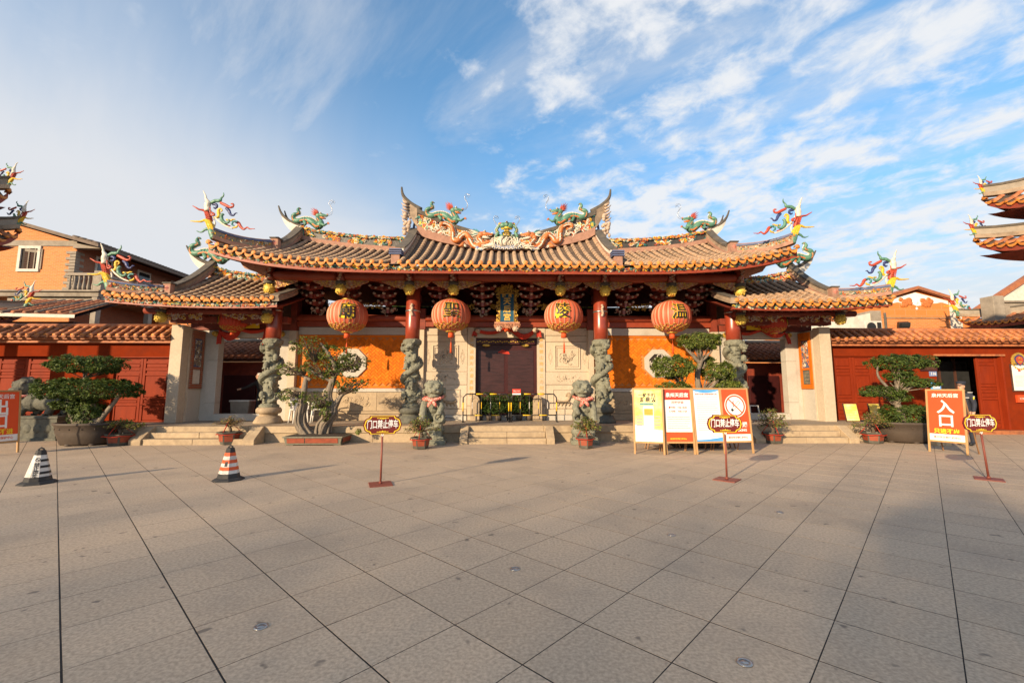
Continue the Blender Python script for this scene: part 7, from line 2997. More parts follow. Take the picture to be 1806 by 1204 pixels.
def p_way(word, sub):
    def f(t, pn, lean, w_, h_, z0):
        layer(pn, lean, 'red_print', 'boardred', lambda b, y: rect(b, -w_ / 2, w_ / 2, z0 + h_ * .13, z0 + h_, y), -.0075)
        layer(pn, lean, 'title', 'paperwhite', lambda b, y: put_text(b, '泉州天后宫', 0, z0 + h_ * .90, y, w_ * .155, 0, .002), -.009)
        layer(pn, lean, 'lettering', 'paperwhite', lambda b, y: (put_text(b, word[0], 0, z0 + h_ * .66, y, w_ * .52, 0, .008), put_text(b, word[1], 0, z0 + h_ * .385, y, w_ * .50, 0, .008)), -.009)
        layer(pn, lean, 'yellow_lettering', 'printyel', lambda b, y: put_text(b, sub, 0, z0 + h_ * .185, y, w_ * .185, 0, .004), -.009)
        layer(pn, lean, 'red_lettering', 'boardred', lambda b, y: put_text(b, '泉州市文物保护中心', 0, z0 + h_ * .065, y, w_ * .085, 0, .001), -.009)
    return f


a_board('a-frame board with a yellow poster of a phone, first of the row of four', (1120, 800), (1172, 802), (1114, 684), (1165, 684), p_phone)
a_board('a-frame board with red head and opening times, second of the row of four', (1176, 801), (1226, 801), (1167, 684), (1216, 684), p_hours)
a_board('pale blue a-frame board of small print, third of the row of four', (1230, 801), (1279, 800), (1218, 684), (1262, 684), p_rules)
a_board('red a-frame board with a no smoking sign, last of the row of four', (1281, 800), (1329, 799), (1265, 684), (1313, 684), p_smoke)
a_board('orange red a-frame board marking the way in 入口 at the right of the plaza', (1640, 796), (1707, 803), (1634, 685), (1705, 687), p_way('入口', '只进不出'))
a_board('orange red a-frame board marking the way out 出口 at the left edge', (-42, 806), (31, 797), (-40, 690), (31, 686), p_way('出口', '只出不进'))

# cardboard packs and low stools behind the boards
p = gr(1672, 787)
t = thing('cardboard_pack', 'small cream cardboard pack lying behind the way in board', 'box', (p.x, p.y + .2, 0), .1)
b = MB()
b.mm(-.22, .02, -.1, .1, 0, .14)
b.mm(.03, .24, -.1, .1, 0, .13)
b.build('pack', T['card'], t, bevel=.01)
for k, (px, lab) in enumerate(((1172, 'low worn wooden stool behind the opening times board'), (1272, 'low worn wooden stool behind the red smoking ban board'))):
    p = gr(px, 792)
    t = thing('wooden_stool', lab, 'stool', (p.x, 11.5, 0), .1 * k, 'low stools behind the boards')
    b = MB()
    b.mm(-.50, .50, -.14, .14, .20, .24)
    b.build('seat', T['wooddark'], t, bevel=.008)
    for s_ in (-1, 1):
        for q in (-1, 1):
            b = MB()
            b.tube([(s_ * .38, q * .09, .2), (s_ * .43, q * .11, 0)], .022, 4, smooth=False)
            b.build('leg', T['wooddark'], t)
    b = MB()
    for q in range(3):
        b.mm(-.12 + .1 * q, -.03 + .1 * q, -.08, .08, .242, .282)
    tb = b.build('brick', T['card'], t, bevel=.006)

# yellow boards leaning on the right red door
for k, (px, w_, lab) in enumerate(((1512, .46, 'yellow printed board leaning on the right red door, in the open'), (1556, .40, 'yellow printed board leaning on the door, half behind the right topiary'))):
    p = gr(px, 744, ZP)
    t = thing('leaning_board', lab, 'board', (p.x, 14.4, ZP), -.1)
    b = MB()
    b.mm(-w_ / 2, w_ / 2, -.015, .015, 0, .62)
    b.build('frame', T['timber'], t, bevel=.004)
    b = MB()
    b.mm(-w_ / 2 + .03, w_ / 2 - .03, -.022, -.015, .03, .59)
    sh_ = b.build('sheet', T['boardyellow'], t)
    b = MB()
    rr = random.Random(k)
    textlines(b, -w_ * .38, w_ * .38, .5, .055, 8, .022, -.023, rr)
    b.build('print', T['printorange'], sh_)
    t.rotation_euler = (radians(-12), 0, -.08)

# ------------------------------------------------------------------ no parking signs on posts
def park_sign(label, px, py, top, rz, lean=0.0):
    p = gr(px, py)
    t = thing('no_parking_sign', label, 'sign', (p.x, p.y, 0), rz, 'no parking signs on red posts')
    zc = at(top[0], top[1], p.y).z
    dx_ = at(top[0], top[1], p.y).x - p.x
    b = MB()
    b.box((0, 0, .008), (.36, .36, .016), rot=(0, 0, pi / 4 if rz == 0 else 0))
    b.build('foot_plate', T['rustred'], t, bevel=.003)
    b = MB()
    b.tube([(0, 0, .016), (dx_, 0, zc - .14)], .016, 10)
    b.tube([(0, 0, .016), (0, 0, .05)], .026, 10)
    b.build('post', T['rustred'], t)

    def outline(k, m_=0):
        w_, h_, c, g = .275 * k, .145 * k, .055, .022
        pts = []
        q = [(-w_ + c * 1.6, h_)] + [(w_ - c * 1.6, h_)]
        def corner(sx_, sz_):
            o_ = []
            for i in range(6):
                a = pi / 2 * i / 5
                o_.append((sx_ * (w_ - c * 1.5 + .0 + (1 - cos(a)) * c * .8), sz_ * (h_ - sin(a) * c * .8)))
            o_.append((sx_ * (w_ - .006), sz_ * (h_ - c * 1.2)))
            return o_
        out = corner(1, 1) + [(w_ + .018 * k, 0)] + corner(1, -1)[::-1] + corner(-1, -1) + [(-w_ - .018 * k, 0)] + corner(-1, 1)[::-1]
        return out
    b = MB()
    cv = lambda o_, z: [(dx_ + p_[0], zc + p_[1]) for p_ in o_]
    b.prism(cv(outline(1.06), 0), -.012, .012, 0)
    bd = b.build('board', T['signred'], t)
    o1, o2 = cv(outline(1.0), 0), cv(outline(.945), 0)
    b = MB()
    n = len(o1)
    b.add([(q[0], -.0135, q[1]) for q in o1] + [(q[0], -.0135, q[1]) for q in o2], [(k, (k + 1) % n, n + (k + 1) % n, n + k) for k in range(n)], 0, False)
    for s_ in (-1, 1):                                # scrolled crest above and below
        for k in range(-4, 5):
            x = k * .021
            hgt = .022 * (1 - abs(k) / 5.5) + (.006 if k % 2 == 0 else 0)
            b.add([(dx_ + x - .0105, -.0137, zc + s_ * .118), (dx_ + x + .0105, -.0137, zc + s_ * .118), (dx_ + x + .006, -.0137, zc + s_ * (.118 - hgt)), (dx_ + x - .006, -.0137, zc + s_ * (.118 - hgt))], [(0, 1, 2, 3)], 0, False)
    b.build('yellow_border', T['printyel'], bd)
    b = MB()
    put_text(b, '门口禁止停车', dx_, zc + .002, -.0145, .105, 0, .0022, .0, sx=.80)
    b.v = [(p_[0], p_[1], zc + (p_[2] - zc) * 1.42) for p_ in b.v]
    b.build('lettering', T['paperwhite'], bd)
    b = MB()
    b.prism([(dx_ - .022, zc - .15), (dx_ + .022, zc - .15), (dx_ + .006, zc - .19), (dx_ - .006, zc - .19)], -.015, .01)
    b.build('clip', T['paperwhite'], t)
    return t


park_sign('maroon no parking sign on a thin post between the striped cone and the steps', 671, 854, (675, 749), .35)
park_sign('maroon no parking sign on a thin post in front of the row of boards', 1282, 846, (1278, 747), 0)
park_sign('maroon no parking sign on a leaning post beside the way in board', 1744, 845, (1728, 746), 0)

# ------------------------------------------------------------------ traffic cones
def cone(label, px, py, toppy, white, seed):
    p = gr(px, py)
    t = thing('traffic_cone', label, 'traffic cone', (p.x, p.y, 0), .5 if white else .15)
    H = at(px, toppy, p.y).z
    b = MB()
    oc = [(cos(pi / 8 + k * pi / 4), sin(pi / 8 + k * pi / 4)) for k in range(8)]
    for (r0, r1, z0, z1) in ((.245, .24, 0, .02), (.24, .20, .02, .045)):
        V = [(q[0] * r0, q[1] * r0, z0) for q in oc] + [(q[0] * r1, q[1] * r1, z1) for q in oc]
        b.add(V, [(k, (k + 1) % 8, 8 + (k + 1) % 8, 8 + k) for k in range(8)] + [tuple(range(7, -1, -1)), tuple(range(8, 16))], 0, False)
    b.build('base', T['rubber'], t)
    sq = lambda r: [(r, r * .35), (r * .35, r), (-r * .35, r), (-r, r * .35), (-r, -r * .35), (-r * .35, -r), (r * .35, -r), (r, -r * .35)]
    zs = [.04, .12, H * .30, H * .40, H * .50, H * .60, H * .70, H * .80, H * .93]
    rad = lambda z: lerp(.165, .055, (z - .04) / (H * .93 - .04))
    cols = ['rubber'] + (['conewhite'] * 6 if white else ['conewhite', 'coneorange', 'conewhite', 'coneorange', 'conewhite', 'coneorange']) + ['rubber']
    keys = sorted(set(cols))
    b = MB()
    for i in range(len(zs) - 1):
        A, B_ = sq(rad(zs[i])), sq(rad(zs[i + 1]))
        V = [(q[0], q[1], zs[i]) for q in A] + [(q[0], q[1], zs[i + 1]) for q in B_]
        b.add(V, [(k, (k + 1) % 8, 8 + (k + 1) % 8, 8 + k) for k in range(8)], keys.index(cols[i]), False)
    b.add([(q[0], q[1], zs[-1]) for q in sq(rad(zs[-1]))], [tuple(range(8))], keys.index('rubber'), False)
    bd = b.build('body', [T[k] for k in keys], t)
    b = MB()
    b.tube([(-.03, 0, H * .92), (-.03, 0, H * .96), (0, 0, H), (.03, 0, H * .96), (.03, 0, H * .92)], .014, 7)
    b.build('handle', T['rubber'], t)
    b = MB()
    if white:                                          # black bars on one face, lettering on the next
        for k in range(3):
            za, zb_ = H * (.28 + .17 * k), H * (.345 + .17 * k)
            b.add([(rad(za) + .003, -rad(za) * .33, za), (rad(za) + .003, rad(za) * .33, za), (rad(zb_) + .003, rad(zb_) * .33, zb_), (rad(zb_) + .003, -rad(zb_) * .33, zb_)], [(0, 1, 2, 3)], 0, False)
            for (s1, s2) in ((-1, 1),):
                z_ = (za, zb_)
                b.add([(rad(za) * .4, -rad(za) * .99 - .003, za), (rad(za) + .003, -rad(za) * .36, za), (rad(zb_) + .003, -rad(zb_) * .36, zb_), (rad(zb_) * .4, -rad(zb_) * .99 - .003, zb_)], [(0, 1, 2, 3)], 0, False)
        for k, ch in enumerate('禁止停车'):
            z = H * (.53 - .105 * k)
            V, F = text_data(ch, .075, .001)
            b.add([(v[0], -rad(z + v[2]) - .003, z + v[2]) for v in V], F, 0, False)
        z = H * .68
        ringb = MB()
        ring(ringb, 0, 0, .022, .030, 0, 20)
        bar(ringb, -.02, .02, .02, -.02, .008, 0)
        b.add([(v[0], -rad(z + v[2]) - .003, z + v[2]) for v in ringb.v], ringb.f, 0, False)
        b.build('black_print', T['printblack'], bd)
    else:
        z0_, z1_ = H * .42, H * .55
        b.add([(-.03, -rad(z0_) - .003, z0_), (.012, -rad(z0_) - .003, z0_), (.016, -rad(z1_) - .003, z1_), (-.024, -rad(z1_) - .003, z1_)], [(0, 1, 2, 3)], 0, False)
        b.build('black_patch', T['printblack'], bd)
    return t


cone('white traffic cone with black bars and lettering at the left of the plaza', 66, 852, 789, True, 1)
cone('orange and white striped traffic cone on a black base', 403, 846, 785, False, 2)

# ------------------------------------------------------------------ plastic chairs
def chair(name, label, x, y, rz, z=ZP, stool=False):
    t = thing(name, label, 'chair' if not stool else 'stool', (x, y, z), rz)
    b = MB()
    b.cham((0, 0, .43), (.44, .42, .03), .012)
    b.build('seat', T['plasticwhite'], t, bevel=.008)
    for sx_ in (-1, 1):
        for sy_ in (-1, 1):
            b = MB()
            b.tube([(sx_ * .19, sy_ * .18, .42), (sx_ * .23, sy_ * .22, 0)], [.028, .02], 6)
            b.build('leg', T['plasticwhite'], t)
    if not stool:
        for sx_ in (-1, 1):
            b = MB()
            b.tube(spline([(sx_ * .22, -.19, .42), (sx_ * .245, -.18, .60), (sx_ * .245, -.12, .655), (sx_ * .235, .1, .665), (sx_ * .2, .2, .68)], 4), .02, 6)
            b.build('armrest', T['plasticwhite'], t)
        b = MB()
        b.grid(lambda u, v: (lerp(-.2, .2, u), .2 + .07 * v - .05 * (1 - (2 * u - 1) ** 2) * -1, .44 + .42 * v), 8, 5)
        b.grid(lambda u, v: (lerp(-.2, .2, u), .222 + .07 * v + .05 * (1 - (2 * u - 1) ** 2), .44 + .42 * v), 8, 5)
        b.build('backrest', T['plasticwhite'], t)
    return t


p = gr(513, 748, ZP)
chair('plastic_chair', 'white plastic armchair beside the leftmost dragon column', p.x - .05, 14.35, .75)
p = gr(537, 748, ZP)
chair('plastic_chair', 'white plastic armchair half behind the trunk of the bonsai tree', p.x + .1, 14.55, -1.3)
p = gr(1378, 733, .70)
chair('plastic_stool', 'white plastic stool inside the right side gate doorway', p.x + .15, 15.9, .3, ZP + .05, True)

# ------------------------------------------------------------------ people
def person(label, loc, rz, joints, bones, mats, head, cap=None, hair=None, extras=None):
    """one continuous body grown over a skeleton; mats picks a material by height and reach"""
    t = thing('person', label, 'person', loc, rz)
    me = bpy.data.meshes.new('body')
    names = list(joints)
    me.from_pydata([joints[n][:3] for n in names], [(names.index(a), names.index(c)) for a, c in bones], [])
    o = bpy.data.objects.new('body', me)
    COL.objects.link(o)
    sk = o.modifiers.new('skin', 'SKIN')
    sk.use_smooth_shade = True
    lay = me.skin_vertices[0].data if me.skin_vertices else None
    if lay is None:
        bm = bmesh.new()
        bm.from_mesh(me)
        bm.verts.layers.skin.verify()
        bm.to_mesh(me)
        bm.free()
        lay = me.skin_vertices[0].data
    for i, n in enumerate(names):
        j = joints[n]
        lay[i].radius = (j[3], j[4] if len(j) > 4 else j[3])
        lay[i].use_root = (n == 'pelvis')
    sb = o.modifiers.new('sub', 'SUBSURF')
    sb.levels = sb.render_levels = 2
    bpy.context.view_layer.update()
    dg = bpy.context.evaluated_depsgraph_get()
    m2 = bpy.data.meshes.new_from_object(o.evaluated_get(dg))
    o.modifiers.clear()
    o.data = m2
    for m_ in mats[0]:
        m2.materials.append(m_)
    for p_ in m2.polygons:
        p_.material_index = mats[1](p_.center)
        p_.use_smooth = True
    o.parent = t
    return t


def head_mesh(t, c, s, face_mat, hair_mat, yaw, hairfn):
    b = MB()
    b.ball((0, 0, 0), (.078, .098, .118), 14, 0)
    b.ball((0, -.02, -.06), (.062, .078, .062), 12, 0)
    b.ball((0, -.10, -.012), (.016, .024, .028), 8, 0)
    for q in (-1, 1):
        b.ball((q * .078, .0, -.01), (.012, .026, .035), 8, 0)
        b.ball((q * .032, -.088, .018), (.013, .008, .008), 8, 1)
    b.ball((0, -.092, -.062), (.026, .01, .007), 8, 2)
    hairfn(b)
    Rz = Matrix.Rotation(yaw, 3, 'Z')
    b.v = [tuple(Rz @ (Vector(p_) * s) + Vector(c)) for p_ in b.v]
    return b.build('head', [T['skin'], T['printblack'], T['boardcrim'], hair_mat], t)


# guard in dark uniform behind the way in board, standing in profile to the left
GP = gr(1714, 786)
J = {'pelvis': (0, 0, .92, .155, .12), 'waist': (0, .0, 1.08, .15, .115), 'chest': (0, .0, 1.28, .175, .125), 'neckb': (0, .01, 1.43, .10, .085), 'neck': (0, .0, 1.50, .058), 'skull': (0, -.01, 1.56, .055),
     'shl': (-.17, .01, 1.40, .075), 'ell': (-.24, .03, 1.13, .055), 'wrl': (-.22, -.10, .90, .038), 'hal': (-.21, -.14, .82, .035, .022),
     'shr': (.17, .01, 1.40, .075), 'elr': (.23, .03, 1.13, .055), 'wrr': (.22, -.05, .88, .038), 'har': (.215, -.08, .79, .035, .022),
     'hil': (-.09, 0, .86, .105), 'knl': (-.10, -.01, .48, .075), 'anl': (-.11, .02, .09, .062), 'tol': (-.12, -.17, .04, .042, .035),
     'hir': (.09, 0, .86, .105), 'knr': (.10, .02, .48, .075), 'anr': (.11, .05, .09, .062), 'tor': (.12, -.14, .04, .042, .035)}
for h_, s_ in (('hal', -1), ('har', 1)):
    hx_, hy_, hz_ = J[h_][:3]
    for k in range(4):
        J['f%s%d' % (h_, k)] = (hx_ + .0 * s_, hy_ - .02 + (k - 1.5) * .02, hz_ - .085 + abs(k - 1.3) * .010, .0095)
    J['t%s' % h_] = (hx_ - s_ * .01, hy_ - .06, hz_ - .02, .011)
BN = [('pelvis', 'waist'), ('waist', 'chest'), ('chest', 'neckb'), ('neckb', 'neck'), ('neck', 'skull'), ('chest', 'shl'), ('shl', 'ell'), ('ell', 'wrl'), ('wrl', 'hal'), ('chest', 'shr'), ('shr', 'elr'), ('elr', 'wrr'), ('wrr', 'har'),
      ('pelvis', 'hil'), ('hil', 'knl'), ('knl', 'anl'), ('anl', 'tol'), ('pelvis', 'hir'), ('hir', 'knr'), ('knr', 'anr'), ('anr', 'tor')]
BN += [(h_, 'f%s%d' % (h_, k)) for h_ in ('hal', 'har') for k in range(4)] + [(h_, 't%s' % h_) for h_ in ('hal', 'har')]


def g_mat(c):
    if c.z > 1.475:
        return 1
    if c.z < .93 and abs(c.x) > .155 and c.z > .6:
        return 1
    if c.z < .085:
        return 2
    return 0


guard = person('guard in dark navy uniform and cap standing behind the way in board', (GP.x, GP.y + .1, 0), radians(-75), J, BN, ([T['navy'], T['skin'], T['black']], g_mat), None)


def g_hair(b):
    b.ball((0, .035, .03), (.083, .085, .095), 12, 3)


head_mesh(guard, (0, -.02, 1.635), 1.0, None, T['black'], 0, g_hair)
b = MB()
b.lathe([(.088, .0), (.092, .035), (.108, .085), (.10, .105), (.0, .115)], (0, 0, 1.665), 20, 0, sx=.95, sy=1.12)
b.grid(lambda u, v: (lerp(-.08, .08, u) * (1 - .25 * v), -.085 - .075 * v - .02 * (1 - (2 * u - 1) ** 2), 1.675 - .015 * v - .01 * (2 * u - 1) ** 2), 8, 3, 0)
b.build('cap', T['navy'], guard)
b = MB()
b.mm(.135, .21, -.03, .045, 1.455, 1.47, 0)
b.mm(.12, .2, -.115, -.105, 1.31, 1.325, 0)
b.ball((.245, .0, 1.30), (.008, .035, .045), 10, 1)
b.box((.248, .0, 1.35), (.006, .07, .018), 0)
b.build('shoulder_badge', [T['paperwhite'], T['printyel']], guard)

# elderly person in the left gate passage, back to the plaza, one arm out
WP = at(462, 700, 16.4)
J2 = {k: tuple(v) for k, v in J.items()}
J2.update({'waist': (-.0, -.02, 1.06, .16, .13), 'chest': (-.04, -.08, 1.24, .165, .125), 'neckb': (-.06, -.12, 1.37, .095, .085), 'neck': (-.07, -.15, 1.43, .055), 'skull': (-.075, -.17, 1.48, .05),
           'shl': (-.20, -.09, 1.33, .075), 'ell': (-.40, -.16, 1.19, .055), 'wrl': (-.60, -.24, 1.10, .038), 'hal': (-.68, -.26, 1.08, .033, .022),
           'shr': (.12, -.06, 1.33, .075), 'elr': (.20, .0, 1.08, .055), 'wrr': (.16, -.14, .90, .038), 'har': (.15, -.2, .85, .033, .022),
           'knl': (-.10, -.06, .47, .08), 'anl': (-.11, .0, .09, .062), 'knr': (.12, .04, .47, .08), 'anr': (.14, .14, .09, .062), 'tor': (.14, -.04, .04, .042, .035)})
for k in range(4):
    J2['fhal%d' % k] = (-.755, -.275 + .012 * k, 1.085 - .018 * k, .0095)
    J2['fhar%d' % k] = (.145 + .006 * k, -.23 - .01 * k, .775, .0095)
J2['thal'] = (-.70, -.30, 1.10, .011)
J2['thar'] = (.13, -.25, .83, .011)
old = person('grey haired person in a black coat with one arm out inside the left gate', (WP.x, 16.4, ZP), radians(12), J2, BN,
             ([T['coat'], T['skin'], T['black']], lambda c: 1 if (c.z > 1.42 or c.x < -.62 or (c.z < .86 and c.x > .1 and c.y < -.12 and c.z > .7)) else (2 if c.z < .08 else 0)), None)


def o_hair(b):
    b.ball((0, .02, .035), (.09, .102, .098), 12, 3)
    b.ball((0, .07, -.02), (.085, .05, .07), 10, 3)
    rr_ = random.Random(2)
    for k in range(24):
        a = rr_.uniform(0, 6.28)
        b.ball((cos(a) * .075, .03 + sin(a) * .07, .05 + rr_.uniform(-.05, .06)), .022, 6, 3)


head_mesh(old, (-.08, -.19, 1.555), .98, None, T['greyhair'], -.9, o_hair)

# grey bin and folded cart beside the person
p = at(428, 720, 16.6)
t = thing('storage_bin', 'pale grey storage bin on the floor inside the left gate', 'bin', (p.x, 16.6, ZP), 0)
b = MB()
b.prism([(-.30, 0), (.30, 0), (.36, .62), (-.36, .62)], -.22, .22)
b.build('bin_body', T['concrete'], t, bevel=.03)
b = MB()
b.cham((0, 0, .65), (.76, .5, .06), .02)
b.build('lid', T['white'], t, bevel=.01)

# small loudspeaker on the hall wall and a cable along its foot
p = at(696, 737, 15.2)
t = thing('wall_cable', 'thin dark cable running along the foot of the stone wall', 'cable', (p.x, 15.3, .8), 0, world=True)
b = MB()
pts = [at(690, 739, 15.27), at(697, 735, 15.27), at(760, 738, 15.27), at(790, 736, 15.27), at(810, 740, 15.27)]
b.tube([tuple(q) for q in spline([tuple(q) for q in pts], 5)], .012, 5)
b.build('wire', T['cable'], t)

# ------------------------------------------------------------------ pavilion roofs cut by the frame edges
def pavilion(label, s, tiers, body):
    """hipped roofs one above the other; only the corner towards the temple shows. tiers: (corner x, corner y, corner z, rise, ridge_k)"""
    cx0, cy0 = tiers[0][0], tiers[0][1]
    t = thing('pavilion', label, 'pavilion', (body[0], body[1], 0), 0, world=True)
    bx_, by_, bw, bd, zb0, zb1 = body
    for qx in (-1, 1):
        for qy in (-1, 1):
            b = MB()
            b.cyl((bx_ + qx * bw / 2, by_ + qy * bd / 2, zb0), (bx_ + qx * bw / 2, by_ + qy * bd / 2, zb1), .17, .16, 12)
            b.build('post', T['darkred'], t)
    for (x, y, z, half, rise, k) in tiers:
        # roof centred so that its inner rear corner sits at (x, y, z); the eave runs towards the plaza
        ctr = Vector((x + s * half, y - half, 0))
        zf = lambda u, v: z - .42 * (1 - max(abs(u), abs(v)) ** 3 * min(abs(u), abs(v)) ** 3) if False else 0

        def zsurf(u, v):                               # u, v in -1..1
            m_ = max(abs(u), abs(v))
            e = min(abs(u), abs(v)) / max(m_, 1e-6)
            up = .55 * (e ** 5) * m_ ** 2
            return (z - .55) + up + rise * (1 - m_) ** 1.25
        rf = MB()
        n = 24
        rf.grid(lambda a, c: (ctr.x + lerp(-1, 1, a) * half, ctr.y + lerp(-1, 1, c) * half, zsurf(lerp(-1, 1, a), lerp(-1, 1, c))), n, n, 0)
        rf.grid(lambda a, c: (ctr.x + lerp(-1, 1, a) * half * .99, ctr.y + lerp(-1, 1, c) * half * .99, zsurf(lerp(-1, 1, a), lerp(-1, 1, c)) * .35 + .65 * (z - .55) - .16 + .2 * 0), n, n, 1)
        ro = rf.build('roof', [T['tilegrey'], T['darkred']], t)
        # tile rows on front face and the side towards the temple
        step = .29
        m = int(2 * half / step)
        for face in range(2):
            for q in range(m + 1):
                u = -1 + 2 * (q + .0) / m
                path = []
                for i in range(8):
                    v = -1 + i / 7 * max(.04, (1 - abs(u)))
                    if face == 0:
                        path.append((ctr.x + u * half, ctr.y + v * half, zsurf(u, v) + .03))
                    else:
                        path.append((ctr.x + s * v * half, ctr.y + u * half, zsurf(v, u) + .03))
                b = MB()
                V, F = seg_tube(path, .085)
                b.add(V, F, 0, True)
                b.build('cover_tile_row', T['coping'], ro)
                p_ = path[0]
                rz = 0 if face == 0 else (-pi / 2 if s > 0 else pi / 2)
                piece('tile_end_disc', disc_me, (p_[0], p_[1], p_[2] + .03), (0, 0, rz), ro)
                if q < m:
                    u2 = u + 1.0 / m
                    pp_ = (ctr.x + u2 * half, ctr.y - half, zsurf(u2, -1) - .01) if face == 0 else (ctr.x - s * half, ctr.y + u2 * half, zsurf(-1, u2) - .01)
                    piece('drip_tile', drip_me, pp_, (0, 0, rz), ro, (1.15, 1, .9))
        # fascia and hip ridge with its ornament
        b = MB()
        for face in range(2):
            for i in range(20):
                u0, u1 = lerp(-1, 1, i / 20), lerp(-1, 1, (i + 1) / 20)
                V = []
                for u in (u0, u1):
                    for dz_ in (-.06, -.22):
                        if face == 0:
                            V.append((ctr.x + u * half * .985, ctr.y - half * .985, zsurf(u, -1) + dz_))
                        else:
                            V.append((ctr.x - s * half * .985, ctr.y + u * half * .985, zsurf(-1, u) + dz_))
                b.add(V + [(v[0] + .02, v[1] + .02, v[2]) for v in V], [(0, 2, 3, 1), (4, 5, 7, 6), (1, 3, 7, 5), (0, 4, 6, 2)])
        b.build('fascia', T['redbeam'], ro)
        pth = []
        for i in range(10):
            v = -1.0 + i / 9 * .85
            pth.append((ctr.x + s * v * half, ctr.y - v * half, zsurf(v, v) + .02 + .12 * (1 - i / 9) ** 3))
        ridge_strip(pth, .34, .2, [T['ridge'], T['concrete'], T['ridgedark']], 'hip_ridge', ro)
        flame_ornament(ro, (x + s * .02, y - .05, z + .08), -s, k, simple=True)
    return t


# right pair: two stacked eaves and a lower one; the same on the left
def tip(px, py, y):
    q = at(px, py, y)
    return (q.x, y, q.z)


A1, A2 = tip(1735, 352, 13.5), tip(1720, 425, 13.8)
pavilion('two tiered pavilion with upswept eaves cut by the right edge', 1, [(*A1, 3.0, 1.5, .50), (*A2, 3.5, .9, .56)], (A1[0] + 3.3, 10.4, 3.0, 3.0, 0.0, A1[2] - .5))
A1 = tip(1688, 560, 22.0)
pavilion('low tiled roof with a curled ornament behind the right red wall', 1, [(*A1, 3.2, 1.0, .98)], (A1[0] + 3.6, 18.8, 4.6, 4.6, 0.0, A1[2] - .5))
A1, A2 = tip(16, 338, 13.3), tip(34, 408, 13.6)
pavilion('two tiered pavilion with upswept eaves cut by the left edge', -1, [(*A1, 1.6, 1.0, .58), (*A2, 1.9, .6, .62)], (A1[0] - 1.9, 11.6, 1.6, 1.6, 0.0, A1[2] - .5))
A1 = tip(46, 548, 20.0)
pavilion('low tiled roof with a curled ornament at the left edge behind the red wall', -1, [(*A1, 2.6, 1.0, .90)], (A1[0] - 3.0, 17.3, 3.6, 3.6, 0.0, A1[2] - .5))

# ------------------------------------------------------------------ brick house with balcony, left
HY = 25.0
hA = lambda px, py, y=HY: at(px, py, y)
hx0, hx1 = hA(-160, 470).x, hA(131, 470).x
zev = hA(131, 428).z
zb_ = hA(60, 517).z
house = thing('brick_house', 'old orange brick house with a stone framed window and balcony beyond the left wall', 'house', ((hx0 + hx1) / 2, HY, 0), 0, world=True)
zr_ = hA(20, 393).z
xr_ = hA(20, 393).x
DEP = 11.0
b = MB()
b.mm(hx0, hx1, HY + .02, HY + DEP, 0, zev, 0)
b.prism([(hx0, zev), (hx1, zev), (xr_, zr_), (2 * xr_ - hx1, zev + .01)], HY + .02, HY + DEP, 0)
wl_ = b.build('wall', T['housebrick'], house)
b = MB()
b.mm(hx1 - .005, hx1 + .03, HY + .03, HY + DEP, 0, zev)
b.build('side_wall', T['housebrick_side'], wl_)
b = MB()
b.mm(hx0, hx1 + .04, HY - .04, HY + .02, hA(60, 434).z, hA(60, 424).z)
b.build('stone_band', T['concrete'], wl_, bevel=.01)
n = 14
for k in range(n):                                    # toothed corner stones
    z0, z1 = lerp(zb_, zev - .5, k / n), lerp(zb_, zev - .5, (k + 1) / n)
    wq = .52 if k % 2 else .30
    b = MB()
    b.mm(hx1 - wq, hx1 + .05, HY - .035, HY + (.5 if k % 2 else .25), z0 + .01, z1 - .01)
    b.build('corner_stone', T['concrete'], wl_, bevel=.01)
# window with broken shutters
wa, wb_ = hA(29, 479), hA(74, 434)
fo_ = frame(wa.x, wb_.x, wa.z, wb_.z, .16, HY - .06, .2, 'white', 'window', wl_)
b = MB()
b.mm(wa.x + .15, wb_.x - .15, HY + .014, HY + .019, wa.z + .15, wb_.z - .15)
b.build('dark_opening', T['roomdark'], fo_)  # near-black sheet in place of the dim room
for k in range(9):
    b = MB()
    z = lerp(wa.z + .22, wb_.z - .35, k / 8)
    b.box(((wa.x + wb_.x) / 2 + .12, HY + .0, z), ((wb_.x - wa.x) * .62, .02, .07), rot=(.5, RND.uniform(-.03, .03), 0))
    b.build('slat', T['timber'], fo_)
b = MB()
for xx in (-.02, .32, .7):
    b.mm((wa.x + wb_.x) / 2 + xx - .03, (wa.x + wb_.x) / 2 + xx + .03, HY - .035, HY - .012, wa.z + .16, wb_.z - .16)
b.box(((wa.x + wb_.x) / 2 + .2, HY - .04, wb_.z - .3), (.9, .02, .16), rot=(.2, .12, 0))
b.build('shutter_frame', T['concrete'], fo_)
# roof slabs with tiled edge
b = MB()
rx, rz_ = hA(303, 480, HY + 2).x, hA(303, 480, HY + 2).z
dz_ = (zev + .06 - zr_) / (hx1 - xr_)
xe = hx1 + 1.55
b.prism([(xr_, zr_ + .02), (xr_, zr_ + .22), (xe, zr_ + .22 + dz_ * (xe - xr_)), (xe, zr_ + .04 + dz_ * (xe - xr_))], HY - .35, HY + DEP + .3, 0)
b.prism([(xr_, zr_ + .02), (xr_, zr_ + .22), (2 * xr_ - xe, zr_ + .22 + dz_ * (xe - xr_)), (2 * xr_ - xe, zr_ + .04 + dz_ * (xe - xr_))], HY - .35, HY + DEP + .3, 0)
hr = b.build('roof', T['greyroof'], house)
b = MB()
for k in range(46):
    y = HY - .3 + k * .25
    V, F = seg_tube([(xe + .02, y, zr_ + .24 + dz_ * (xe - xr_)), (xe - 1.5, y, zr_ + .24 + dz_ * (xe - 1.5 - xr_))], .09, 5, .4)
    b.add(V, F, 0, True)
b.build('edge_tiles', T['greyroof'], hr, kind='stuff')
b = MB()
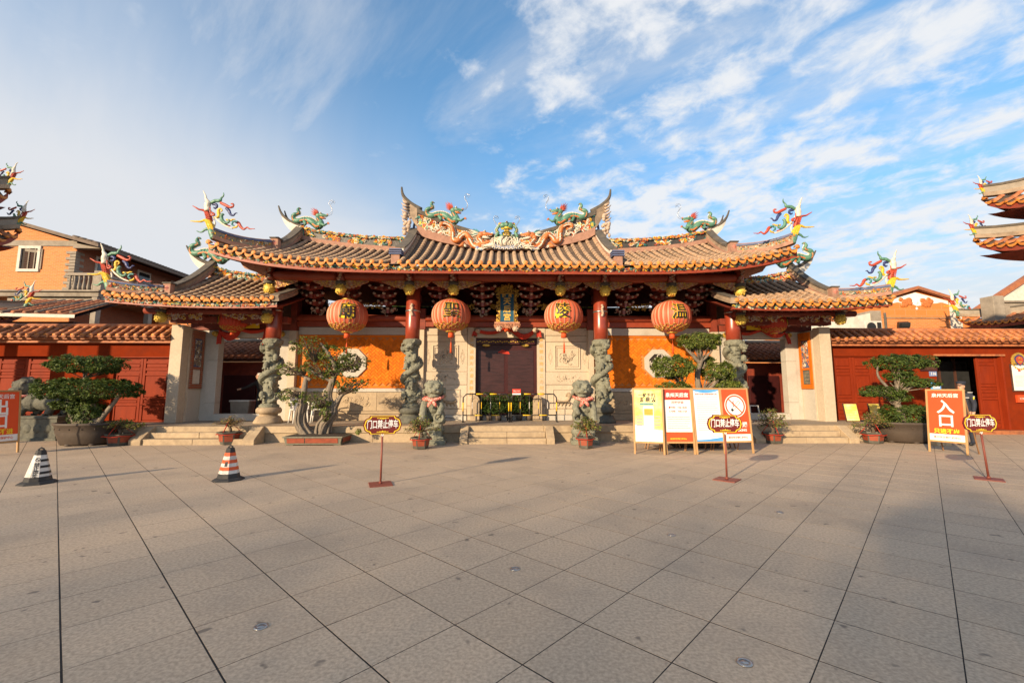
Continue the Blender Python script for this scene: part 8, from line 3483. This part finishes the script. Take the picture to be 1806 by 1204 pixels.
b.prism([(hx1 - .1, zev - .02), (hx1 + 1.5, zr_ + .02 + dz_ * (xe - xr_)), (hx1 + .35, zev - .35), (hx1 - .1, zev - .35)], HY - .1, HY + .25)
b.build('eave_corbel', T['concrete'], wl_)
# balcony on the side: slab, balusters, posts, dark recess with a window
xs0, xs1 = hx1 + .03, hx1 + 2.0
b = MB()
b.mm(hx0, xs1, HY - .5, HY + DEP, zb_ - .28, zb_ - .02)
b.mm(hx0, xs1 + .1, HY - .62, HY + DEP, zb_ - .02, zb_ + .08)
b.prism([(hx1 - 3.2, zb_ - .285), (xs1, zb_ - .285), (xs1, zb_ - .75), (xs1 - .5, zb_ - .9), (xs1 - .9, zb_ - 1.25), (hx1 - 3.2, zb_ - 1.25)], HY - .3, HY + .1)
b.build('balcony', T['concrete'], house, bevel=.015)
for (xa, ya, xb, yb) in ((xs0 + .05, HY - .35, xs1 - .1, HY - .35), (xs1 - .1, HY - .35, xs1 - .1, HY + DEP - .3)):
    b = MB()
    L_ = hypot(xb - xa, yb - ya)
    b.mm(min(xa, xb) - .1, max(xa, xb) + .1, min(ya, yb) - .1, max(ya, yb) + .1, zb_ + .95, zb_ + 1.10)
    bo_ = b.build('balustrade', T['concrete'], house, bevel=.01)
    m = int(L_ / .24)
    b = MB()
    for k in range(m):
        x, y = lerp(xa, xb, (k + .5) / m), lerp(ya, yb, (k + .5) / m)
        b.lathe([(.05, zb_ + .08), (.08, zb_ + .3), (.05, zb_ + .55), (.04, zb_ + .75), (.06, zb_ + .95)], (x, y, 0), 8)
    b.build('baluster', T['concrete'], bo_, kind='stuff')
for k in range(4):
    y = HY - .35 + k * (DEP - .2) / 3
    b = MB()
    b.mm(xs1 - .32, xs1 + .12, y - .2, y + .2, zb_ + .08, zb_ + 1.2)
    b.build('balcony_post', T['concrete'], house, bevel=.012)
    b = MB()
    b.mm(xs1 - .35, xs1 - .05, y - .15, y + .15, 0, zb_ - .3)
    b.build('porch_post', T['concrete'], house, bevel=.012)
for k in range(3):
    y = HY + 1.2 + k * 3.0
    b = MB()
    b.mm(hx1 + .03, hx1 + .09, y, y + 1.1, zb_ + .9, zb_ + 2.6)
    f_ = b.build('window', T['white'], house)
    b = MB()
    b.mm(hx1 + .09, hx1 + .11, y + .12, y + .98, zb_ + 1.05, zb_ + 2.45)
    b.build('pane', T['glassdark'], f_)
# lower storey behind the porch: windows seen between posts
b = MB()
b.mm(hx1 - .2, hA(340, 560, HY + 6).x, HY + 5.5, HY + 9, 0, zb_ - .3)
b.build('lower_wall', T['housebrick'], house)
for px in (479 / 3.61 - 0, 629 / 3.61, 800 / 3.61):
    q = at(px, 575, HY + 5.5)
    b = MB()
    b.mm(q.x - .62, q.x + .62, HY + 5.40, HY + 5.5, q.z - .8, q.z + .35)
    f_ = b.build('window', T['concrete'], house)
    b = MB()
    b.mm(q.x - .48, q.x + .48, HY + 5.37, HY + 5.40, q.z - .7, q.z + .22)
    b.build('pane', T['glassdark'], f_)
    b = MB()
    b.mm(q.x - .02, q.x + .02, HY + 5.34, HY + 5.37, q.z - .7, q.z + .22)
    b.build('glazing_bar', T['concrete'], f_)

# low side building with an old tiled lean-to roof
q0, q1 = at(50, 535, 19.0), at(136, 553, 19.0)
t = thing('lean_to_house', 'low dark house with an old grey and orange tiled roof behind the left wall', 'house', (q0.x, 19.5, 0), 0, world=True)
b = MB()
b.mm(q0.x - 3, q1.x - .7, 19.6, 23, 0, q0.z - .7)
b.build('wall', T['timber'], t)
b = MB()
b.add([(q0.x - 3, 18.9, q1.z + .05), (q1.x, 18.9, q1.z - .06), (q1.x - .9, 22, q0.z + .7), (q0.x - 3, 22, q0.z + .8)], [(0, 1, 2, 3)], 0)
b.add([(q0.x - 3, 18.9, q1.z - .10), (q1.x, 18.9, q1.z - .20), (q1.x - .9, 22, q0.z + .55), (q0.x - 3, 22, q0.z + .65)], [(3, 2, 1, 0)], 1)
b.add([(q0.x - 3, 18.9, q1.z + .05), (q1.x, 18.9, q1.z - .06), (q1.x, 18.9, q1.z - .20), (q0.x - 3, 18.9, q1.z - .10)], [(3, 2, 1, 0)], 2)
ro = b.build('roof', [T['clayroof'], T['timber'], T['white']], t)
for k in range(10):
    x = lerp(q0.x - 2.4, q1.x - .1, k / 9)
    b = MB()
    V, F = seg_tube([(x, 18.86, q1.z + .02), (x - .45 * k / 9 - .4, 22, q0.z + .74)], .09, 6, .35)
    b.add(V, F, 0, True)
    b.build('cover_tile_row', T['clayroof'] if k % 3 else T['greyroof'], ro)

# ------------------------------------------------------------------ houses beyond the right wall
GY = 24.0
gx0, gx1 = at(1588, 560, GY).x, at(1690, 560, GY).x
t = thing('gable_house', 'orange brick house with a white painted gable crest beyond the right wall', 'house', ((gx0 + gx1) / 2, GY, 0), 0, world=True)
zs_, zt_ = at(1588, 540, GY).z, at(1613, 511, GY).z
xt_ = at(1613, 511, GY).x
zm = at(1640, 560, GY).z
xg1 = at(1676, 560, GY).x
xg0 = at(1480, 560, GY).x
b = MB()
b.mm(xg0 + 1.0, xg1, GY + .02, GY + 9, 0, zm - .03)
wl_ = b.build('wall', T['housebrick'], t)
b = MB()
xl_ = 2 * xt_ - xg1
zl_ = at(1676, 530, GY).z
b.prism([(xl_, zm), (xg1, zm), (xg1, zl_), (xt_, zt_ - .1), (xl_, zl_)], GY, GY + 9, 0)
b.build('gable', T['orangegable'], wl_)
b = MB()
b.mm(xl_, xg1, GY - .03, GY + .02, zm - .05, zm + .0)
b.build('stone_band', T['ridge'], wl_)
# white crest painted plaster below the gable line with scalloped orange edge
b = MB()
V = []
n = 24
for k in range(n + 1):
    u = k / n
    x = lerp(xl_ + .05, xg1 - .05, u)
    ztop_ = interp([xl_, xt_, xg1], [zl_ - .04, zt_ - .16, zl_ - .04], x)
    drop = .12 + .62 * (1 - abs(2 * u - 1)) ** 1.6 + .08 * abs(sin(u * 14))
    V += [(x, GY - .012, ztop_), (x, GY - .012, ztop_ - drop)]
b.add(V, [(2 * k, 2 * k + 1, 2 * k + 3, 2 * k + 2) for k in range(n)], 0, False)
cr_ = b.build('white_crest', T['paperwhite'], wl_)
b = MB()
rr = random.Random(12)
for s_ in (-1, 1):
    for k in range(16):
        b.ball((xt_ + s_ * (.35 + rr.uniform(0, .55)), GY - .02, zt_ - .75 + rr.uniform(-.16, .18)), (.16, .025, .14), 7)
b.build('cloud_relief', T['p_orange'], cr_)
b = MB()
b.octa((xt_, GY - .02, zt_ - .75), .16, 0, .3)
b.octa((xt_, GY - .02, zt_ - 1.1), .09, 0, .3)
b.build('pendant_relief', T['paperwhite'], cr_)
b = MB()
for (xa, za, xb, zb2) in ((xt_, zt_, xg1 + .3, zl_ - .06), (xt_, zt_, xl_ - .3, zl_ - .06)):
    b.prism([(xa, za), (xb, zb2), (xb, zb2 + .16), (xa, za + .18)], GY - .25, GY + 9.2)
b.build('roof', T['clayroof'], t)
b = MB()
b.mm(xg1, xg1 + .75, GY + .05, GY + 9, 0, zl_ - .1)
b.build('white_pier', T['white'], wl_)
b = MB()
b.mm(xg1 + .75, xg1 + 2.0, GY + .3, GY + 9, 0, zl_ - .5)
b.build('side_wall', T['orangegable'], wl_)
# white house left of it
q0, q1 = at(1480, 560, 22.0), at(1535, 560, 22.0)
t = thing('white_house', 'plain whitewashed house between the right gate roof and the orange gable', 'house', ((q0.x + q1.x) / 2, 22, 0), 0, world=True)
b = MB()
b.prism([(q0.x - 1.5, 0), (q1.x, 0), (q1.x, at(1535, 552, 22).z), (q0.x - 1.5, at(1480, 566, 22).z - .3)], 22, 23.8)
b.build('wall', T['white'], t)
b = MB()
b.mm(q1.x, q1.x + .55, 21.95, 23.8, 0, at(1540, 548, 22).z)
b.build('pier', T['concrete'], t)
b = MB()
b.tube([(q1.x + .7, 21.9, 1), (q1.x + .7, 21.9, at(1540, 552, 22).z)], .06, 8)
b.build('drain_pipe', T['ridgedark'], t)
# air conditioner above the wall
q = at(1541, 575, 20.0)
t = thing('air_conditioner', 'grey outdoor air conditioner unit above the right wall', 'air conditioner', (q.x, 20, q.z - .3), 0)
b = MB()
b.mm(-.42, .42, 0, .34, -.05, .55)
b.build('casing', T['aluminium'], t, bevel=.02)
b = MB()
b.lathe([(0, .0), (.21, .0), (.23, -.015), (.21, -.02)], n=20)
b.v = [(p_[0] - .12, p_[2] - .002, p_[1] + .25) for p_ in b.v]
b.mm(.17, .37, -.012, -.001, .02, .48)
b.build('grille', T['black'], t)
b = MB()
b.mm(-.4, .4, 0, .3, -.09, -.051)
b.mm(-.34, -.30, 0, .9, -q.z + .3, -.09)
b.mm(.30, .34, 0, .9, -q.z + .3, -.09)
b.build('stand', T['concrete'], t)
# floodlight / camera on the gable
q = at(1592, 573, GY - .3)
t = thing('wall_floodlight', 'dark floodlight fixed low on the orange gable house', 'floodlight', (q.x, GY - .35, q.z), 0)
b = MB()
b.box((0, 0, 0), (.5, .3, .32), rot=(.35, 0, -.4))
b.build('housing', T['black'], t, bevel=.03)
b = MB()
b.box((-.02, -.17, -.03), (.4, .02, .24), rot=(.35, 0, -.4))
b.build('glass', T['glassdark'], t)
b = MB()
b.mm(-.04, .04, .1, .36, -.04, .04)
b.build('bracket', T['black'], t)
# gable roof with white fascia at the right edge, pale parapet
q0, q1 = at(1738, 544, 22), at(1830, 485, 22)
t = thing('parapet_house', 'house with a tiled gable edge behind a pale parapet at the right edge', 'house', (q1.x, 23, 0), 0, world=True)
b = MB()
b.prism([(q0.x, q0.z - .0), (q1.x + 2, q1.z + 1.2), (q1.x + 2, 0), (q0.x, 0)], 22.1, 22.25)
b.build('wall', T['white'], t)
b = MB()
b.prism([(q0.x - .5, q0.z - .3), (q1.x + 2, q1.z + 1.22), (q1.x + 2, q1.z + 1.5), (q0.x - .5, q0.z - .02)], 22.0, 22.28)
b.build('roof', T['clayroof'], t)
b = MB()
b.box((q1.x - .2, 22.1, q0.z + .35), (1.6, .05, .5), rot=(0, -.5, 0))
b.build('painted_panel', T['p_orange'], t)
b = MB()
pa, pb = at(1755, 537, 20.6), at(1830, 528, 20.6)
b.mm(pa.x, pb.x + 3, 20.6, 20.9, 0, pa.z + .1)
b.mm(pa.x - .05, pb.x + 3, 20.5, 21.0, pa.z + .1, pa.z + .2)
b.mm(pa.x - .25, pa.x + .32, 20.45, 21.05, 0, pa.z + .42)
b.build('parapet', T['concrete'], t, bevel=.02)

# ------------------------------------------------------------------ what shows through the gates
def inner(s, label):
    t = thing('inner_building', label, 'building', (XC + s * 10.5, 21, 0), 0, world=True)
    sx = lambda d: XC + s * d
    def m(b, d0, d1, y0, y1, z0, z1):
        return b.mm(min(sx(d0), sx(d1)), max(sx(d0), sx(d1)), y0, y1, z0, z1)
    b = MB()
    m(b, 9.75, 14.5, 17.6, 18.0, 0, 2.62)
    b.build('wall', T['darkred'], t)
    b = MB()
    m(b, 9.95, 11.2, 17.5, 17.598, .1, 2.1)
    b.build('door', T['doordark'], t, bevel=.01)
    b = MB()
    m(b, 9.42, 9.74, 17.5, 17.9, .9, 2.75)
    pr_ = b.build('brick_pier', T['pillarbrick'], t)
    b = MB()
    m(b, 9.40, 9.76, 17.48, 17.92, 0, .898)
    b.build('pier_foot', T['pale'], pr_)
    b = MB()
    m(b, 6.0, 9.41, 19.5, 19.7, 0, 3.2)
    b.build('back_wall', T['roomdark'], t)  # indoor shade put into the wall colour
    b = MB()
    b.add([(sx(9.3), 17.0, 2.72), (sx(14.5), 17.0, 2.72), (sx(14.5), 19.2, 3.55), (sx(9.3), 19.2, 3.55)], [(0, 1, 2, 3)])
    b.add([(sx(6.0), 18.0, 2.80), (sx(9.25), 18.0, 2.80), (sx(9.25), 20.6, 3.9), (sx(6.0), 20.6, 3.9)], [(0, 1, 2, 3)])
    b.add([(sx(9.3), 17.0, 2.62), (sx(14.5), 17.0, 2.62), (sx(14.5), 19.2, 3.45), (sx(9.3), 19.2, 3.45)], [(3, 2, 1, 0)])
    b.add([(sx(6.0), 18.0, 2.70), (sx(9.25), 18.0, 2.70), (sx(9.25), 20.6, 3.8), (sx(6.0), 20.6, 3.8)], [(3, 2, 1, 0)])
    ro = b.build('roof', T['clayroof'], t)
    for k in range(20):
        d = 9.4 + k * .26
        b = MB()
        V, F = seg_tube([(sx(d), 16.97, 2.75), (sx(d), 19.15, 3.57)], .075, 6, .3)
        b.add(V, F, 0, True)
        b.build('cover_tile_row', T['clayroof'], ro)
    for k in range(12):
        d = 6.1 + k * .27
        b = MB()
        V, F = seg_tube([(sx(d), 17.97, 2.83), (sx(d), 20.55, 3.92)], .075, 6, .3)
        b.add(V, F, 0, True)
        b.build('cover_tile_row', T['clayroof'], ro)
    b = MB()
    b.tube([(sx(9.3), 19.2, 3.65), (sx(14.5), 19.2, 3.65)], .10, 8)
    b.tube([(sx(6.0), 20.6, 4.0), (sx(9.25), 20.6, 4.0)], .10, 8)
    b.build('roof_ridge', T['ridge'], ro)
    return t


inner(-1, 'inner court building with a clay roof seen through the left gate')
inner(1, 'inner court building with a clay roof seen through the right gate')
q = at(450, 612, 27)
t = thing('court_house', 'brown brick house with windows seen through the top of the left gate', 'house', (q.x, 27, 0), 0, world=True)
b = MB()
b.mm(q.x - 6, q.x + 6.5, 27, 30, 0, 6.0)
b.build('wall', T['housebrick_side'] if False else T['housebrick'], t)
for k in range(5):
    x = q.x - 4.2 + k * 1.9
    f_ = frame(x - .6, x + .6, 3.6, 5.1, .07, 26.93, .07, 'aluminium', 'window', t)
    b = MB()
    b.mm(x - .53, x + .53, 26.96, 26.99, 3.67, 5.03)
    b.build('pane', T['glassdark'], f_)
# orange gable seen through the right gate
q = at(1345, 612, 27)
t = thing('court_house', 'orange house with white trim seen through the top of the right gate', 'house', (q.x, 27, 0), 0, world=True)
b = MB()
b.mm(q.x - 4, q.x + 7.5, 27, 30, 0, 4.6)
b.build('wall', T['orangegable'], t)
b = MB()
b.prism([(q.x - 4, 4.0), (q.x + 3, 5.1), (q.x + 3, 5.28), (q.x - 4, 4.18)], 26.8, 27.0)
b.prism([(q.x - 4, 3.6), (q.x + 3, 4.3), (q.x + 3, 4.42), (q.x - 4, 3.7)], 26.8, 27.0)
b.build('white_trim', T['white'], t)

# trees in the court behind the hall and one street tree behind the photographer, plus unseen trees added to dim the foreground
def broad_tree(label, x, y, h, r, seed, dens, lsize=.12, group=None, name='broadleaf_tree'):
    t = thing(name, label, 'tree', (x, y, 0), 0, group)
    rr = random.Random(seed)
    b = MB()
    b.tube([(0, 0, 0), (.1, 0, h * .25), (-.05, .1, h * .5), (.05, 0, h * .75)], [.24, .19, .13, .05], 10)
    cl = []
    for k in range(13):
        a, e = rr.uniform(0, 6.28), rr.uniform(-.3, 1.3)
        c = (cos(a) * cos(e) * r * .7, sin(a) * cos(e) * r * .7, h * .68 + sin(e) * h * .24)
        cl.append(c)
        b.tube([(0, 0, h * rr.uniform(.3, .55)), (c[0] * .5, c[1] * .5, c[2] - h * .06), c], [.09, .06, .015], 6)
    b.build('trunk', T['bark'], t)
    b = MB()
    for c in cl:
        q_ = r * rr.uniform(.30, .5)
        leaves(b, pad_fn(c, (q_, q_, q_ * .7), rr, .8, .2), int(dens), lsize, rr, .4, (0, 1, 0))
    b.build('crown', [T['leafdark'], T['leafmid']], t)
    return t


for k, (x, y, h_, r) in enumerate(((-4.6, 23.5, 6.6, 2.0), (4.2, 24, 6.4, 2.2), (6.6, 23, 6.2, 1.8))):
    broad_tree(('small green tree in the court glimpsed under the brackets left of the plaque', 'green tree in the court glimpsed under the brackets right of the plaque', 'green tree in the court glimpsed behind the rightmost big lantern')[k], x, y, h_, r, 70 + k, 260, .13)

def tall_tree(label, x, y, hc, r, seed, n):
    """open, feathery tree added out of view to darken the foreground"""
    t = thing('shade_tree', label, 'tree', (x, y, 0), 0, 'tall unseen trees added to shade the foreground')
    rr = random.Random(seed)
    b = MB()
    b.tube([(0, 0, 0), (.1, .1, hc * .4), (-.1, 0, hc * .75), (0, 0, hc + r * .5)], [.34, .28, .2, .05], 10)
    for k in range(14):
        a, e = rr.uniform(0, 6.28), rr.uniform(-.2, 1.1)
        b.tube([(0, 0, hc * rr.uniform(.55, .95)), (cos(a) * r * .4, sin(a) * r * .4, hc + sin(e) * r * .2), (cos(a) * r * .85, sin(a) * r * .85, hc + sin(e) * r * .55)], [.11, .07, .02], 6)
    b.build('trunk', T['bark'], t)
    b = MB()

    def f():
        while True:
            v = Vector((rr.gauss(0, .55), rr.gauss(0, .55), rr.gauss(0, .34)))
            if v.length < 1.25:
                return (v.x * r, v.y * r, hc + v.z * r), (v.x, v.y, v.z)
    leaves(b, f, int(n * 2.4), .17, rr, .2, (0, 1, 0))
    b.build('crown', [T['leafdark'], T['leafmid']], t)
    return t


for k, (x, y, hc, r, n) in enumerate(((-41, -36.5, 13.0, 5.2, 2300), (-33.5, -37.5, 13.6, 5.4, 2600), (-26.5, -36.5, 13.2, 5.2, 2500), (-19.5, -35.5, 13.0, 5.2, 2400), (-48, -37, 13.4, 5.4, 2300))):
    tall_tree('tall feathery tree added out of view to shade the foreground, %s of five in the row' % ('second', 'third', 'fourth', 'last', 'first')[k], x, y, hc, r, 190 + k, n)
broad_tree('small street tree behind the photographer casting soft shade on the right of the plaza', -8.4, -10.9, 7.0, 1.3, 91, 210, .10)
